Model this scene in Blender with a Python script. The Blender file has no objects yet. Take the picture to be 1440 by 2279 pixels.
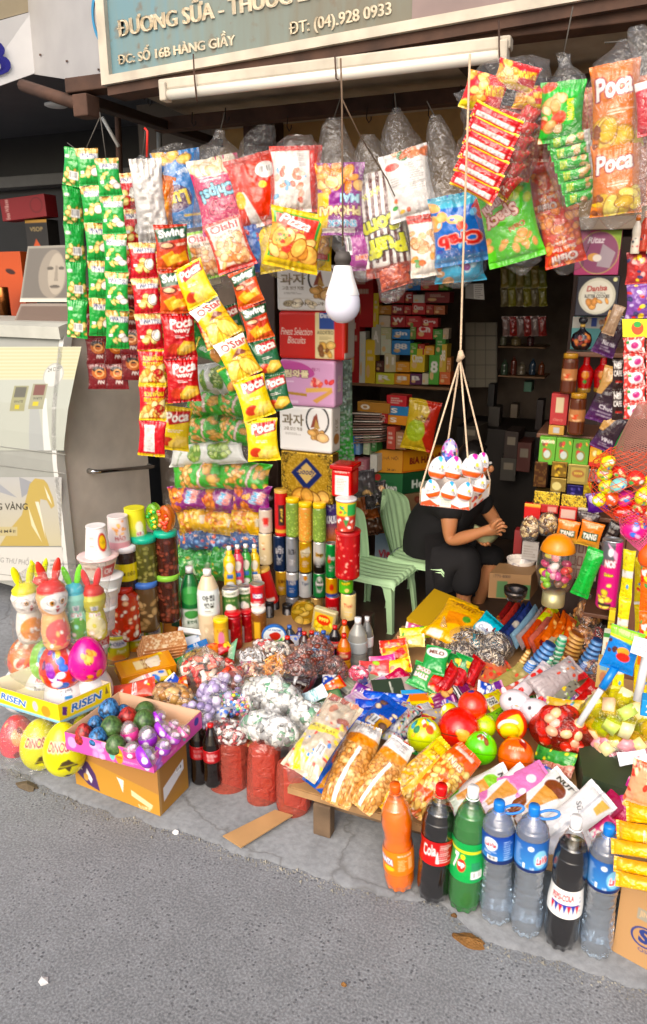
import bpy,math,random
import numpy as np
from mathutils import Vector,Matrix
rad=math.radians
# ------------------------------------------------------------ camera, sky, sun, exposure
SC=bpy.context.scene;COL=SC.collection
F,PITCH,YAW,CH=1650.0,rad(16.9),rad(23.3),1.65
cam=bpy.data.objects.new('camera',bpy.data.cameras.new('camera'));COL.objects.link(cam)
cam.location=(0,0,CH);cam.rotation_euler=(math.pi/2 - PITCH,0,YAW)
cam.data.sensor_fit='VERTICAL';cam.data.sensor_height=24;cam.data.lens=24*F/2279
cam.data.clip_end=500;cam.data.clip_start=.05
SC.camera=cam
wd=bpy.data.worlds.new('World');SC.world=wd;wd.use_nodes=True
SUN_EL,SUN_AZ=rad(38),rad(178)     # azimuth measured clockwise from +Y: from the street, behind the camera
n_=wd.node_tree.nodes;l_=wd.node_tree.links
sky=n_.new('ShaderNodeTexSky');sky.sky_type='NISHITA';sky.sun_disc=False
sky.sun_elevation=SUN_EL;sky.sun_rotation=SUN_AZ;sky.air_density=1.0;sky.dust_density=4.0;sky.ozone_density=.6
l_.new(sky.outputs[0],n_['Background'].inputs[0]);n_['Background'].inputs[1].default_value=.15
sl=bpy.data.lights.new('sun','SUN');sl.energy=1.25;sl.angle=rad(65);sl.color=(1,.95,.88)
sun=bpy.data.objects.new('sun',sl);COL.objects.link(sun)
sd=Vector((math.sin(SUN_AZ)*math.cos(SUN_EL),math.cos(SUN_AZ)*math.cos(SUN_EL),math.sin(SUN_EL)))
sun.rotation_euler=sd.to_track_quat('Z','Y').to_euler();sun.location=sd*20
SC.view_settings.view_transform='Standard';SC.view_settings.look='None';SC.view_settings.exposure=.74
SC.view_settings.gamma=1;SC.view_settings.use_curve_mapping=False
SC.cycles.transparent_max_bounces=24;SC.cycles.max_bounces=8
# ------------------------------------------------------------ where things stand
_f=Vector((-math.sin(YAW)*math.cos(PITCH),math.cos(YAW)*math.cos(PITCH),-math.sin(PITCH)))
_r=Vector((math.cos(YAW),math.sin(YAW),0));_u=_r.cross(_f)
CAMP=Vector((0,0,CH))
def W(px,py,Y=None,z=None,t=None):
    d=_f + _r*((px-720)/F) - _u*((py-1139.5)/F)
    if Y is not None: t=Y/d.y
    elif z is not None: t=(z-CH)/d.z
    return CAMP + d*t
def S(px,py,s): return W(px,py,**{s[0]: s[1]})
def depth(P): return (P-CAMP).dot(_f)
def proj(P):
    q=P-CAMP;d=q.dot(_f);return Vector((720+F*q.dot(_r)/d,1139.5-F*q.dot(_u)/d))
def rng(seed): return np.random.default_rng(seed)
# ------------------------------------------------------------ colour and artwork
SATUR=1.08
def lin(c):
    if isinstance(c,str):
        c=c.lstrip('#')
        if len(c) == 3: c=''.join(x*2 for x in c)
        c=[int(c[i:i+2],16)/255 for i in (0,2,4)]
        c=np.array([x/12.92 if x <= .04045 else ((x+.055)/1.055)**2.4 for x in c])*.92;g=c.mean();return np.clip(g+(c-g)*SATUR,0,.95)
    return np.array(c,float)
_tm={}
def textmask(s,bold=1,shear=0):
    k=(s,bold,shear)
    if k in _tm: return _tm[k]
    cu=bpy.data.curves.new('t','FONT');cu.body=s;cu.size=1;cu.resolution_u=3
    cu.offset=.018*bold;cu.shear=shear
    ob=bpy.data.objects.new('t',cu);COL.objects.link(ob)
    dg=bpy.context.evaluated_depsgraph_get();me=ob.evaluated_get(dg).to_mesh();me.calc_loop_triangles()
    V=np.zeros(len(me.vertices)*3);me.vertices.foreach_get('co',V);V=V.reshape(-1,3)[:,:2]
    T=np.zeros(len(me.loop_triangles)*3,int);me.loop_triangles.foreach_get('vertices',T);T=T.reshape(-1,3)
    ob.evaluated_get(dg).to_mesh_clear();bpy.data.objects.remove(ob);bpy.data.curves.remove(cu)
    if len(V) == 0: _tm[k]=np.ones((2,2));return _tm[k]
    mn,mx=V.min(0),V.max(0);n=44;sc=n/max(mx[1]-mn[1],.3)
    P=(V-mn)*sc;h=int(math.ceil(P[:,1].max()))+1;w=int(math.ceil(P[:,0].max()))+1
    M=np.zeros((h,w))
    for a,b,c in P[T]:
        x0,y0=np.floor(np.minimum(np.minimum(a,b),c)).astype(int);x1,y1=np.ceil(np.maximum(np.maximum(a,b),c)).astype(int)
        X,Y=np.meshgrid(np.arange(x0,x1+1),np.arange(y0,y1+1))
        def e(p,q): return (q[0]-p[0])*(Y-p[1])-(q[1]-p[1])*(X-p[0])
        e1,e2,e3=e(a,b),e(b,c),e(c,a)
        m=((e1 >= 0) & (e2 >= 0) & (e3 >= 0)) | ((e1 <= 0) & (e2 <= 0) & (e3 <= 0))
        yy=np.clip(Y[m],0,h-1);xx=np.clip(X[m],0,w-1);M[yy,xx]=1
    _tm[k]=M[::-1];return _tm[k]
def art(spec,w,h,seed=0):
    """rasterise a flat printed design: spec = (ground colour, op, op...), u,v from 0 to 1, v down"""
    SS=2;W_,H_=max(4,int(w*SS)),max(4,int(h*SS))
    a=np.empty((H_,W_,3));a[:]=lin(spec[0]);R=rng(seed+7)
    Y,X=np.mgrid[0:H_,0:W_];U=(X+.5)/W_;Vv=(Y+.5)/H_;asp=H_/W_
    def bl(m,c,al=1):
        m=(m*al)[...,None];a[:]=a*(1-m)+lin(c)*m
    def ell(cu,cv,ru,rv,ang=0):
        x=(U-cu);y=(Vv-cv)*asp;c,s=math.cos(rad(ang)),math.sin(rad(ang))
        return ((x*c+y*s)/ru)**2+((-x*s+y*c)/(rv*asp))**2
    for op in spec[1:]:
        k=op[0]
        if k == 'r': bl(((U >= op[1]) & (U <= op[3]) & (Vv >= op[2]) & (Vv <= op[4]))*1.,op[5])
        elif k == 'e': bl((ell(*op[1:5],op[6] if len(op) > 6 else 0) <= 1)*1.,op[5])
        elif k == 'o':                                             # ring
            q=ell(*op[1:5]);bl(((q <= 1) & (q >= (1-op[6])**2))*1.,op[5])
        elif k == 'g': m=np.clip((Vv-op[1])/(op[2]-op[1]),0,1);bl(m,op[3])
        elif k == 'p':
            pts=op[1];m=np.zeros_like(U,bool);j=len(pts)-1
            for i in range(len(pts)):
                (xi,yi),(xj,yj)=pts[i],pts[j]
                m ^= ((yi > Vv) != (yj > Vv)) & (U < (xj-xi)*(Vv-yi)/(yj-yi+1e-9)+xi);j=i
            bl(m*1.,op[2])
        elif k == 'b':                                             # scattered pieces: u0 v0 u1 v1 n size colours [outline]
            u0,v0,u1,v1,n,sz,cs=op[1:8];oc=op[8] if len(op) > 8 else None
            for i in range(n):
                cu,cv=R.uniform(u0,u1),R.uniform(v0,v1);an=R.uniform(0,180);r1=sz*R.uniform(.7,1.2);r2=r1*R.uniform(.45,.9)
                x0=max(0,int((cu-r1*1.3)*W_));x1=int((cu+r1*1.3)*W_)+2;y0=max(0,int((cv-r1*1.3/asp)*H_));y1=int((cv+r1*1.3/asp)*H_)+2
                uu=U[y0:y1,x0:x1]-cu;vv=(Vv[y0:y1,x0:x1]-cv)*asp;c,s=math.cos(rad(an)),math.sin(rad(an))
                q=((uu*c+vv*s)/r1)**2+((-uu*s+vv*c)/r2)**2;sub=a[y0:y1,x0:x1]
                if oc: sub[q < 1.35]=lin(oc)
                cc=lin(cs[i % len(cs)]);sub[q < 1]=cc;sub[q < .25]=np.minimum(1,cc*1.25+.02)
        elif k == 's':                                             # stripes: angle, count, colour, duty
            an=rad(op[1]);q=((U*math.cos(an)+Vv*asp*math.sin(an))*op[2]) % 1;bl((q < op[4])*1.,op[3])
        elif k == 'l':                                             # lines of small print: u0 v0 u1 v1 n colour
            u0,v0,u1,v1,n,c=op[1:7]
            for i in range(n):
                v=v0+(v1-v0)*(i+.2)/n;e_=u0+(u1-u0)*R.uniform(.6,1);hh=(v1-v0)/n*.5
                m=(U > u0) & (U < e_) & (Vv > v) & (Vv < v+hh) & (((U*97+i*.37) % 1) > .18);bl(m*1.,c,.75)
        elif k == 'bar':
            u0,v0,u1,v1=op[1:5];bl(((U >= u0) & (U <= u1) & (Vv >= v0) & (Vv <= v1))*1.,'f4f4f2')
            q=(U-u0)/(u1-u0)*13;bl(((U > u0+.01) & (U < u1-.01) & (Vv > v0+(v1-v0)*.1) & (Vv < v1-(v1-v0)*.2) & ((np.sin(q*7)+np.sin(q*3.1)) > .1))*1.,'222')
        elif k == 't':                                             # text: string cu cv w h colour [outline] [angle] [bold] [shear]
            s,cu,cv,tw,th,c=op[1:7];oc=op[7] if len(op) > 7 else None;an=op[8] if len(op) > 8 else 0
            M=textmask(s,op[9] if len(op) > 9 else 1,op[10] if len(op) > 10 else 0)
            x=(U-cu)*W_;y=(Vv-cv)*H_;cc,ss=math.cos(rad(an)),math.sin(rad(an))
            xr,yr=(x*cc+y*ss)/(tw*W_)+.5,(-x*ss+y*cc)/(th*H_)+.5
            def smp(dx=0,dy=0):
                ix=((xr+dx)*M.shape[1]);iy=((yr+dy)*M.shape[0]);ok=(ix >= 0) & (ix < M.shape[1]) & (iy >= 0) & (iy < M.shape[0])
                return M[np.clip(iy,0,M.shape[0]-1).astype(int),np.clip(ix,0,M.shape[1]-1).astype(int)]*ok
            if oc:
                m=0;ox,oy=max(.07*th*H_,1)/(tw*W_),max(.07*th*H_,1)/(th*H_)
                for i in range(8): m=np.maximum(m,smp(ox*math.cos(i*.785),oy*math.sin(i*.785)))
                bl(m,oc)
            bl(smp(),c)
        elif k == 'n':                                             # mottled print
            g=R.random((int(op[1]*asp)+2,op[1]+2));gi=g[(Vv*op[1]*asp).astype(int),(U*op[1]).astype(int)]
            bl((gi > 1-op[3])*1.,op[2])
    return a.reshape(H_//SS,SS,W_//SS,SS,3).mean((1,3)) if H_ % SS == 0 and W_ % SS == 0 else a[:H_//SS*SS,:W_//SS*SS].reshape(H_//SS,SS,W_//SS,SS,3).mean((1,3))
def sample(a,u,v):
    h,w=a.shape[:2];x=np.clip(u*w-.5,0,w-1.001);y=np.clip(v*h-.5,0,h-1.001)
    x0,y0=x.astype(int),y.astype(int);fx,fy=(x-x0)[...,None],(y-y0)[...,None]
    x1,y1=np.minimum(x0+1,w-1),np.minimum(y0+1,h-1)
    return (a[y0,x0]*(1-fx)+a[y0,x1]*fx)*(1-fy)+(a[y1,x0]*(1-fx)+a[y1,x1]*fx)*fy
# ------------------------------------------------------------ materials
def newmat(name):
    m=bpy.data.materials.new(name);m.use_nodes=True;nt=m.node_tree
    return m,nt,nt.nodes['Principled BSDF']
def bump(nt,b,scale,strength,dist=.002,detail=3,kind='noise',rough=.5,coord='Object'):
    tc=nt.nodes.new('ShaderNodeTexCoord');bp=nt.nodes.new('ShaderNodeBump')
    if kind == 'noise':
        tx=nt.nodes.new('ShaderNodeTexNoise');tx.inputs['Detail'].default_value=detail;tx.inputs['Roughness'].default_value=rough;out=tx.outputs[0]
    elif kind == 'wave':
        tx=nt.nodes.new('ShaderNodeTexWave');tx.bands_direction='Z';out=tx.outputs['Fac']
    else: tx=nt.nodes.new('ShaderNodeTexVoronoi');out=tx.outputs[0]
    tx.inputs['Scale'].default_value=scale
    nt.links.new(tc.outputs[coord],tx.inputs['Vector']);nt.links.new(out,bp.inputs['Height'])
    bp.inputs['Strength'].default_value=strength;bp.inputs['Distance'].default_value=dist
    nt.links.new(bp.outputs[0],b.inputs['Normal']);return bp,tx
_mat={}
def vmat(kind):                     # materials whose base colour is the printed design on the mesh
    if kind in _mat: return _mat[kind]
    m,nt,b=newmat('printed_'+kind);at=nt.nodes.new('ShaderNodeAttribute');at.attribute_name='Col'
    nt.links.new(at.outputs['Color'],b.inputs['Base Color'])
    r,bs,bd,sc,me,ct={'foil': (.26,1.,.005,42,0,.45),'metal': (.28,.3,.001,60,.55,0),'card': (.55,.25,.0006,40,0,0),
        'plastic': (.22,.15,.001,12,0,.4),'matte': (.75,.4,.001,60,0,0),'satin': (.38,.3,.002,30,0,.15),'cloth': (.9,.5,.004,25,0,0)}[kind]
    b.inputs['Roughness'].default_value=r;b.inputs['Metallic'].default_value=me;b.inputs['Coat Weight'].default_value=ct;b.inputs['Coat Roughness'].default_value=.08
    bump(nt,b,sc,bs,bd);_mat[kind]=m;return m
def pmat(name,c,rough=.5,metal=0,coat=0,bs=.15,bd=.001,sc=30,vary=.12,trans=0,ior=1.45,sss=0):
    if name in _mat: return _mat[name]
    m,nt,b=newmat(name);c=lin(c);b.inputs['Roughness'].default_value=rough;b.inputs['Metallic'].default_value=metal
    b.inputs['Coat Weight'].default_value=coat;b.inputs['Transmission Weight'].default_value=trans;b.inputs['IOR'].default_value=ior
    if sss: b.inputs['Subsurface Weight'].default_value=sss;b.inputs['Subsurface Scale'].default_value=.02
    if vary:
        tc=nt.nodes.new('ShaderNodeTexCoord');tx=nt.nodes.new('ShaderNodeTexNoise');tx.inputs['Scale'].default_value=9;tx.inputs['Detail'].default_value=6
        cr=nt.nodes.new('ShaderNodeValToRGB');cr.color_ramp.elements[0].position=.3;cr.color_ramp.elements[1].position=.7
        cr.color_ramp.elements[0].color=(*(c*(1-vary)),1);cr.color_ramp.elements[1].color=(*np.minimum(1,c*(1+vary*.6)),1)
        nt.links.new(tc.outputs['Object'],tx.inputs['Vector']);nt.links.new(tx.outputs[0],cr.inputs[0]);nt.links.new(cr.outputs[0],b.inputs['Base Color'])
    else: b.inputs['Base Color'].default_value=(*c,1)
    if bs: bump(nt,b,sc,bs,bd)
    _mat[name]=m;return m
def filmmat(name='clear_film',tint='ffffff',milk=.032,gl=.4,dark=None,sc=38):   # thin crinkled clear plastic
    if name in _mat: return _mat[name]
    m=bpy.data.materials.new(name);m.use_nodes=True;nt=m.node_tree;nt.nodes.clear();N=nt.nodes.new;L=nt.links.new
    tc=N('ShaderNodeTexCoord');nz=N('ShaderNodeTexNoise');nz.inputs['Scale'].default_value=sc;nz.inputs['Detail'].default_value=2;nz.inputs['Distortion'].default_value=1.2
    bp=N('ShaderNodeBump');bp.inputs['Strength'].default_value=1;bp.inputs['Distance'].default_value=.012
    L(tc.outputs['Object'],nz.inputs['Vector']);L(nz.outputs[0],bp.inputs['Height'])
    tr=N('ShaderNodeBsdfTransparent');tr.inputs[0].default_value=(*(lin(tint)),1)
    g=N('ShaderNodeBsdfGlossy');g.inputs['Roughness'].default_value=.16;g.inputs['Color'].default_value=(1,1,1,1);L(bp.outputs[0],g.inputs['Normal'])
    d=N('ShaderNodeBsdfDiffuse');d.inputs[0].default_value=(*lin(dark or 'ffffff'),1);L(bp.outputs[0],d.inputs['Normal'])
    ge=N('ShaderNodeNewGeometry');io=N('ShaderNodeMapRange');io.inputs[3].default_value=1.5;io.inputs[4].default_value=1/1.5;L(ge.outputs['Backfacing'],io.inputs[0])
    fr=N('ShaderNodeFresnel');L(io.outputs[0],fr.inputs[0]);L(bp.outputs[0],fr.inputs['Normal'])
    mu=N('ShaderNodeMath');mu.operation='MULTIPLY_ADD';mu.inputs[1].default_value=gl;mu.inputs[2].default_value=.02;L(fr.outputs[0],mu.inputs[0])
    m1=N('ShaderNodeMixShader');m1.inputs[0].default_value=milk;L(tr.outputs[0],m1.inputs[1]);L(d.outputs[0],m1.inputs[2])
    m2=N('ShaderNodeMixShader');L(mu.outputs[0],m2.inputs[0]);L(m1.outputs[0],m2.inputs[1]);L(g.outputs[0],m2.inputs[2])
    o=N('ShaderNodeOutputMaterial');L(m2.outputs[0],o.inputs[0]);_mat[name]=m;return m
# ------------------------------------------------------------ objects
def tag(o,label=None,cat=None,group=None,kind=None):
    if label: o['label']=label
    if cat: o['category']=cat
    if group: o['group']=group
    if kind: o['kind']=kind
    return o
def empty(name,loc=(0,0,0),mat=None,label=None,cat=None,group=None):
    o=bpy.data.objects.new(name,None);COL.objects.link(o);o.empty_display_size=.03
    if mat is not None: o.matrix_world=mat
    else: o.location=loc
    return tag(o,label,cat,group)
def mesh(name,V,Fc,mat,col=None,parent=None,smooth=True,M=None):
    V=np.asarray(V,float).reshape(-1,3);me=bpy.data.meshes.new(name)
    if isinstance(Fc,np.ndarray):
        n=len(Fc);k=Fc.shape[1];me.vertices.add(len(V));me.vertices.foreach_set('co',V.ravel())
        me.loops.add(n*k);me.loops.foreach_set('vertex_index',Fc.ravel().astype(np.int32))
        me.polygons.add(n);me.polygons.foreach_set('loop_start',np.arange(0,n*k,k,dtype=np.int32));me.polygons.foreach_set('loop_total',np.full(n,k,np.int32))
        me.update(calc_edges=True)
    else: me.from_pydata(V.tolist(),[],Fc);me.update()
    if smooth: me.polygons.foreach_set('use_smooth',np.ones(len(me.polygons),bool))
    if col is not None:
        at=me.color_attributes.new('Col','FLOAT_COLOR','POINT');c=np.ones((len(V),4),np.float32);c[:,:3]=col;at.data.foreach_set('color',c.ravel())
    me.materials.append(mat);o=bpy.data.objects.new(name,me);COL.objects.link(o)
    if parent is not None: o.parent=parent
    if M is not None: o.matrix_world=M if parent is None else M
    return o
def gridf(nu,nv,off=0):           # faces of a (nv+1) x (nu+1) vertex grid
    i=np.arange(nv)[:,None]*(nu+1)+np.arange(nu)[None];i=i.ravel()+off
    return np.stack([i,i+nu+1,i+nu+2,i+1],1)
def join(parts):                    # [(V,F,C)] -> one
    o=0;Vs,Fs,Cs=[],[],[]
    for V,Fc,C in parts:
        V=np.asarray(V,float).reshape(-1,3);Vs.append(V);Fs.append(np.asarray(Fc)+o);o += len(V)
        if C is not None: Cs.append(np.broadcast_to(C,(len(V),3)))
    return np.concatenate(Vs),np.concatenate(Fs),(np.concatenate(Cs) if Cs else None)
def noise2(nu,nv,cells,seed,aspect=1.):
    R=rng(seed);g=R.uniform(-1,1,(int(cells*aspect)+3,cells+3))
    y=np.linspace(0,int(cells*aspect),nv)[:,None];x=np.linspace(0,cells,nu)[None]
    y0,x0=y.astype(int),x.astype(int);fy,fx=y-y0,x-x0;fy=fy*fy*(3-2*fy);fx=fx*fx*(3-2*fx)
    return (g[y0,x0]*(1-fx)+g[y0,x0+1]*fx)*(1-fy)+(g[y0+1,x0]*(1-fx)+g[y0+1,x0+1]*fx)*fy
def fr(p1,p2,wpx,surf,n=None,surf2=None,lift=0):
    """frame of a thing whose long axis runs from picture point p1 (top) to p2 (bottom) on the given planes"""
    P1=S(*p1,surf);P2=S(*p2,surf2 or surf);up=(P1-P2);h=up.length;up.normalize();C=(P1+P2)/2
    if lift: C=C+Vector((0,0,lift))
    nn=(CAMP-C).normalized() if n is None else Vector(n).normalized()
    if isinstance(n,(int,float)): nn=None
    X=up.cross(nn).normalized();nn=X.cross(up).normalized()
    e=1e-3;k=(proj(C+X*e)-proj(C)).length/e;w=wpx/k
    M=Matrix((( X.x,-nn.x,up.x,C.x),(X.y,-nn.y,up.y,C.y),(X.z,-nn.z,up.z,C.z),(0,0,0,1)))
    return M,w,h
RES=.62
def pouch_geo(w,h,t,spec,pw,ph,seed=0,crimp=.06,fat=2.6,wr=1.,back=None,flare=.05,sag=0.,taper=0.):
    nu,nv=max(8,int(pw*RES)),max(8,int(ph*RES));A_=art(spec,nu+1,nv+1,seed)
    u=np.linspace(0,1,nu+1)[None];v=np.linspace(0,1,nv+1)[:,None];asp=h/w
    vv=np.clip((v-crimp)/(1-2*crimp),0,1);bw=1-np.abs(2*vv-1)**fat;bu=1-np.abs(2*u-1)**2.2
    T=t/2*(np.maximum(bu,0)**.62)*(np.maximum(bw,0)**.55)
    T=T*(1+sag*(v-.5)*2)
    e=np.exp(-((vv)/.16)**2)+np.exp(-((1-vv)/.16)**2)           # gathers near the seals
    R=rng(seed+3);rip=np.zeros_like(u*v)
    for k in range(5): rip=rip+np.sin(u*R.uniform(18,60)+R.uniform(0,6)+v*R.uniform(-6,6))*.3
    n1=noise2(nu+1,nv+1,4,seed,asp);n2=noise2(nu+1,nv+1,9,seed+1,asp)
    wri=wr*t*(.05*n1+.03*n2)*bu**.5+wr*t*.045*rip*e*bu**.5
    X=(u-.5)*w*(1-.10*bw+flare*(1-bw)*0)+0*v;X=X*(1-taper*np.abs(2*v-1)**2.5);X=X+w*.012*noise2(nu+1,nv+1,3,seed+5)
    Z=(.5-v)*h+0*u + h*.008*noise2(nu+1,nv+1,3,seed+6)
    Yf=-(T+wri)-.0008;Yb=T*.85-wri+.0008
    C=sample(A_,u+0*v,v+0*u).reshape(-1,3)
    f1=(np.stack([X,Yf,Z],-1).reshape(-1,3),gridf(nu,nv),C)
    s=max(1,min(nu,nv)//12);iu=np.unique(np.r_[np.arange(0,nu,s),nu]);iv=np.unique(np.r_[np.arange(0,nv,s),nv])
    sel=np.ix_(iv,iu);bc=lin(back) if back else C[len(C)//2-nu//3]*0+lin(spec[0])
    f2=(np.stack([X,Yb,Z],-1)[sel].reshape(-1,3),gridf(len(iu)-1,len(iv)-1)[:,::-1],bc)
    return join([f1,f2])
def pouch(name,p1,p2,wpx,surf,spec,label=None,cat='snack pack',t=.35,n=None,surf2=None,seed=None,group=None,mat='foil',parent=None,lift=0,**kw):
    global _seed;_seed += 1;seed=_seed if seed is None else seed
    M,w,h=fr(p1,p2,wpx*1.06,surf,n,surf2,lift);ph=math.dist(p1,p2)
    V,Fc,C=pouch_geo(w,h,t*w,spec,wpx,ph,seed,**kw)
    o=mesh(name,V,Fc,vmat(mat),C);o.matrix_world=M
    if parent is not None: o.parent=parent;o.matrix_parent_inverse=parent.matrix_world.inverted()
    return tag(o,label,cat if label and parent is None else None,group)
_seed=100
def box_geo(w,h,d,fronts,pw,ph,r=.002,seed=0):
    """fronts: dict of printed faces f(front) r l t b k(back); front at -Y; centred on x, base z=0, y from 0 to d"""
    e=np.array([w/2,d/2,h/2]);parts=[];dpx=pw*d/w
    base=fronts['f']
    for key,ax,sg,uax,us,vax,a_,b_ in (('f',1,-1,0,1,2,pw,ph),('k',1,1,0,-1,2,pw,ph),('r',0,1,1,1,2,dpx,ph),('l',0,-1,1,-1,2,dpx,ph),('t',2,1,0,1,1,pw,dpx),('b',2,-1,0,1,1,pw,dpx)):
        sp=fronts.get(key) or fronts.get('*') or (base[0],);fine=len(sp) > 1
        nu,nv=(max(3,int(a_*RES)),max(3,int(b_*RES))) if fine else (3,3)
        def ax_(n,L): q=np.linspace(0,1,n+1);rr=min(.2,r/(2*L));return np.unique(np.round(np.r_[q*(1-2*rr)+rr,0,rr*.3,rr*.65,1,1-rr*.3,1-rr*.65],6))
        us_=ax_(nu,e[uax]);vs_=ax_(nv,e[vax]);U,V_=np.meshgrid(us_,vs_)
        P=np.zeros(U.shape+(3,));P[...,ax]=sg*e[ax];P[...,uax]=us*(U*2-1)*e[uax]
        P[...,vax]=(1-2*V_)*e[vax]*(1 if key != 'b' else -1)
        q=np.clip(P,-(e-r),e-r);dv=P-q;L=np.linalg.norm(dv,axis=-1,keepdims=True);P=q+dv/np.maximum(L,1e-9)*np.minimum(r,L)
        A_=art(sp,len(us_),len(vs_),seed);C=sample(A_,U,V_).reshape(-1,3);parts.append((P.reshape(-1,3)+[0,d/2,h/2],gridf(len(us_)-1,len(vs_)-1),C))
    return join(parts)
def box(name,px0,py0,px1,py1,Y,fronts,label=None,cat='box',d=.08,yaw=0,roll=0,mat='card',r=.002,group=None,z=None,parent=None,seed=1):
    """a carton whose front face fills the picture rectangle px0..px1, py0(top)..py1(bottom), standing at plane Y"""
    if not isinstance(fronts,dict): fronts={'f': fronts}
    B=S((px0+px1)/2,py1,('z',z) if z is not None else ('Y',Y));T_=W((px0+px1)/2,py0,Y=B.y);h=T_.z-B.z
    X=Vector((math.cos(rad(yaw)),math.sin(rad(yaw)),0));e=1e-3;k=abs((proj(B+X*e)-proj(B)).x)/e;w=(px1-px0)/k
    V,Fc,C=box_geo(w,h,d,fronts,px1-px0,py1-py0,r,seed);o=mesh(name,V,Fc,vmat(mat),C,smooth=False)
    o.matrix_world=Matrix.Translation(B) @ Matrix.Rotation(rad(yaw),4,'Z') @ Matrix.Rotation(rad(roll),4,'Y')
    if parent is not None: o.parent=parent;o.matrix_parent_inverse=parent.matrix_world.inverted()
    return tag(o,label,cat if parent is None else None,group)
def fbox(name,p1,p2,wpx,surf,fronts,label=None,cat='box',t=.3,n=None,surf2=None,mat='card',r=.002,group=None,lift=0):
    if not isinstance(fronts,dict): fronts={'f': fronts}
    M,w,h=fr(p1,p2,wpx,surf,n,surf2,lift);V,Fc,C=box_geo(w,h,t*w,fronts,wpx,math.dist(p1,p2),r);V=V-[0,0,h/2]
    o=mesh(name,V,Fc,vmat(mat),C,smooth=False);o.matrix_world=M;return tag(o,label,cat,group)
def lathe_geo(prof,spec=None,pw=30,ph=60,v0=None,v1=None,segs=None,col=None,rip=None):
    """prof: [(r,z)...] bottom to top; printed design wraps 0..360 deg with its middle at the front"""
    prof=np.array(prof,float);zr=prof[:,1]
    L=np.r_[0,np.cumsum(np.hypot(*np.diff(prof,axis=0).T))]
    if spec is not None:
        nz=max(6,int(ph*RES));s=np.unique(np.r_[np.linspace(0,L[-1],nz),L]);segs=segs or max(24,int(pw*RES*3.14))
    else: s=L;segs=segs or 24
    r=np.interp(s,L,prof[:,0]);z=np.interp(s,L,zr)
    a=np.linspace(0,2*math.pi,segs+1); 
    rr=r[:,None]*np.ones_like(a)[None]
    if rip is not None: rr=rip(rr,a[None],z[:,None])
    X=rr*np.sin(a-math.pi)[None];Yy=-rr*np.cos(a-math.pi)[None];Z=z[:,None]+0*a[None]
    V=np.stack([X,Yy,Z],-1).reshape(-1,3);Fc=gridf(segs,len(s)-1)[:,::-1]
    C=None
    if spec is not None:
        z0=v0 if v0 is not None else z.min();z1=v1 if v1 is not None else z.max()
        A_=art(spec,segs,nz,5);C=sample(A_,(a/(2*math.pi))[None]+0*z[:,None],np.clip((z1-z)/(z1-z0),0,1)[:,None]+0*a[None]).reshape(-1,3)
    elif col is not None: C=np.broadcast_to(lin(col),(len(V),3))
    return V,Fc,C
def lathe(name,prof,mat,M,spec=None,parent=None,**kw):
    V,Fc,C=lathe_geo(prof,spec,**kw);o=mesh(name,V,Fc,mat,C)
    o.matrix_world=M
    if parent is not None: o.parent=parent;o.matrix_parent_inverse=parent.matrix_world.inverted()
    return o
def stand(px,py_base,py_top,wpx,surf,yaw=None):
    """matrix, height, radius of an upright thing from its outline in the picture; front turned to the street"""
    B=S(px,py_base,surf);T_=W(px,py_top,Y=B.y);h=T_.z-B.z;r=wpx/2*depth((B+T_)/2)/F
    a=math.atan2(B.x,B.y) if yaw is None else rad(yaw)
    return Matrix.Translation(B) @ Matrix.Rotation(-a,4,'Z'),h,r
def tube(name,pts,r,mat,parent=None,segs=8,closed=False,col=None):
    P=[Vector(p) for p in pts];n=len(P);V=[];rs=r if hasattr(r,'__len__') else [r]*n;ref=None
    for i in range(n):
        d=(P[min(i+1,n-1)]-P[max(i-1,0)]).normalized()
        if ref is None: ref=d.orthogonal().normalized()
        ref=(ref-d*ref.dot(d)).normalized();b=d.cross(ref)
        for k in range(segs):
            a=2*math.pi*k/segs;V.append(P[i]+(ref*math.cos(a)+b*math.sin(a))*rs[i])
    Fc=[(i*segs+k,i*segs+(k+1) % segs,(i+1)*segs+(k+1) % segs,(i+1)*segs+k) for i in range(n-1) for k in range(segs)]
    Fc += [tuple(range(segs))[::-1],tuple((n-1)*segs+k for k in range(segs))]
    o=mesh(name,[tuple(v) for v in V],Fc,mat)
    if parent is not None: o.parent=parent;o.matrix_parent_inverse=parent.matrix_world.inverted()
    return o
def slab(name,pts,th,mat,parent=None,nrm=None,smooth=False):
    """a flat board: outline pts (world), thickness th away from its front normal"""
    P=[Vector(p) for p in pts];nn=Vector(nrm) if nrm else (P[1]-P[0]).cross(P[2]-P[0]).normalized();n=len(P)
    V=P+[p+nn*th for p in P];Fc=[tuple(range(n)),tuple(range(2*n-1,n-1,-1))]+[(i,i+n,(i+1) % n+n,(i+1) % n) for i in range(n)]
    o=mesh(name,[tuple(v) for v in V],Fc,mat,smooth=smooth)
    if parent is not None: o.parent=parent;o.matrix_parent_inverse=parent.matrix_world.inverted()
    return o
def bxw(name,x0,x1,y0,y1,z0,z1,mat,parent=None,bev=.004):
    V=[(x,y,z) for x in (x0,x1) for y in (y0,y1) for z in (z0,z1)]
    o=mesh(name,V,[(0,1,3,2),(4,6,7,5),(0,4,5,1),(2,3,7,6),(0,2,6,4),(1,5,7,3)],mat,smooth=False)
    if bev: m=o.modifiers.new('b','BEVEL');m.width=bev;m.segments=2
    if parent is not None: o.parent=parent;o.matrix_parent_inverse=parent.matrix_world.inverted()
    return o
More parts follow.
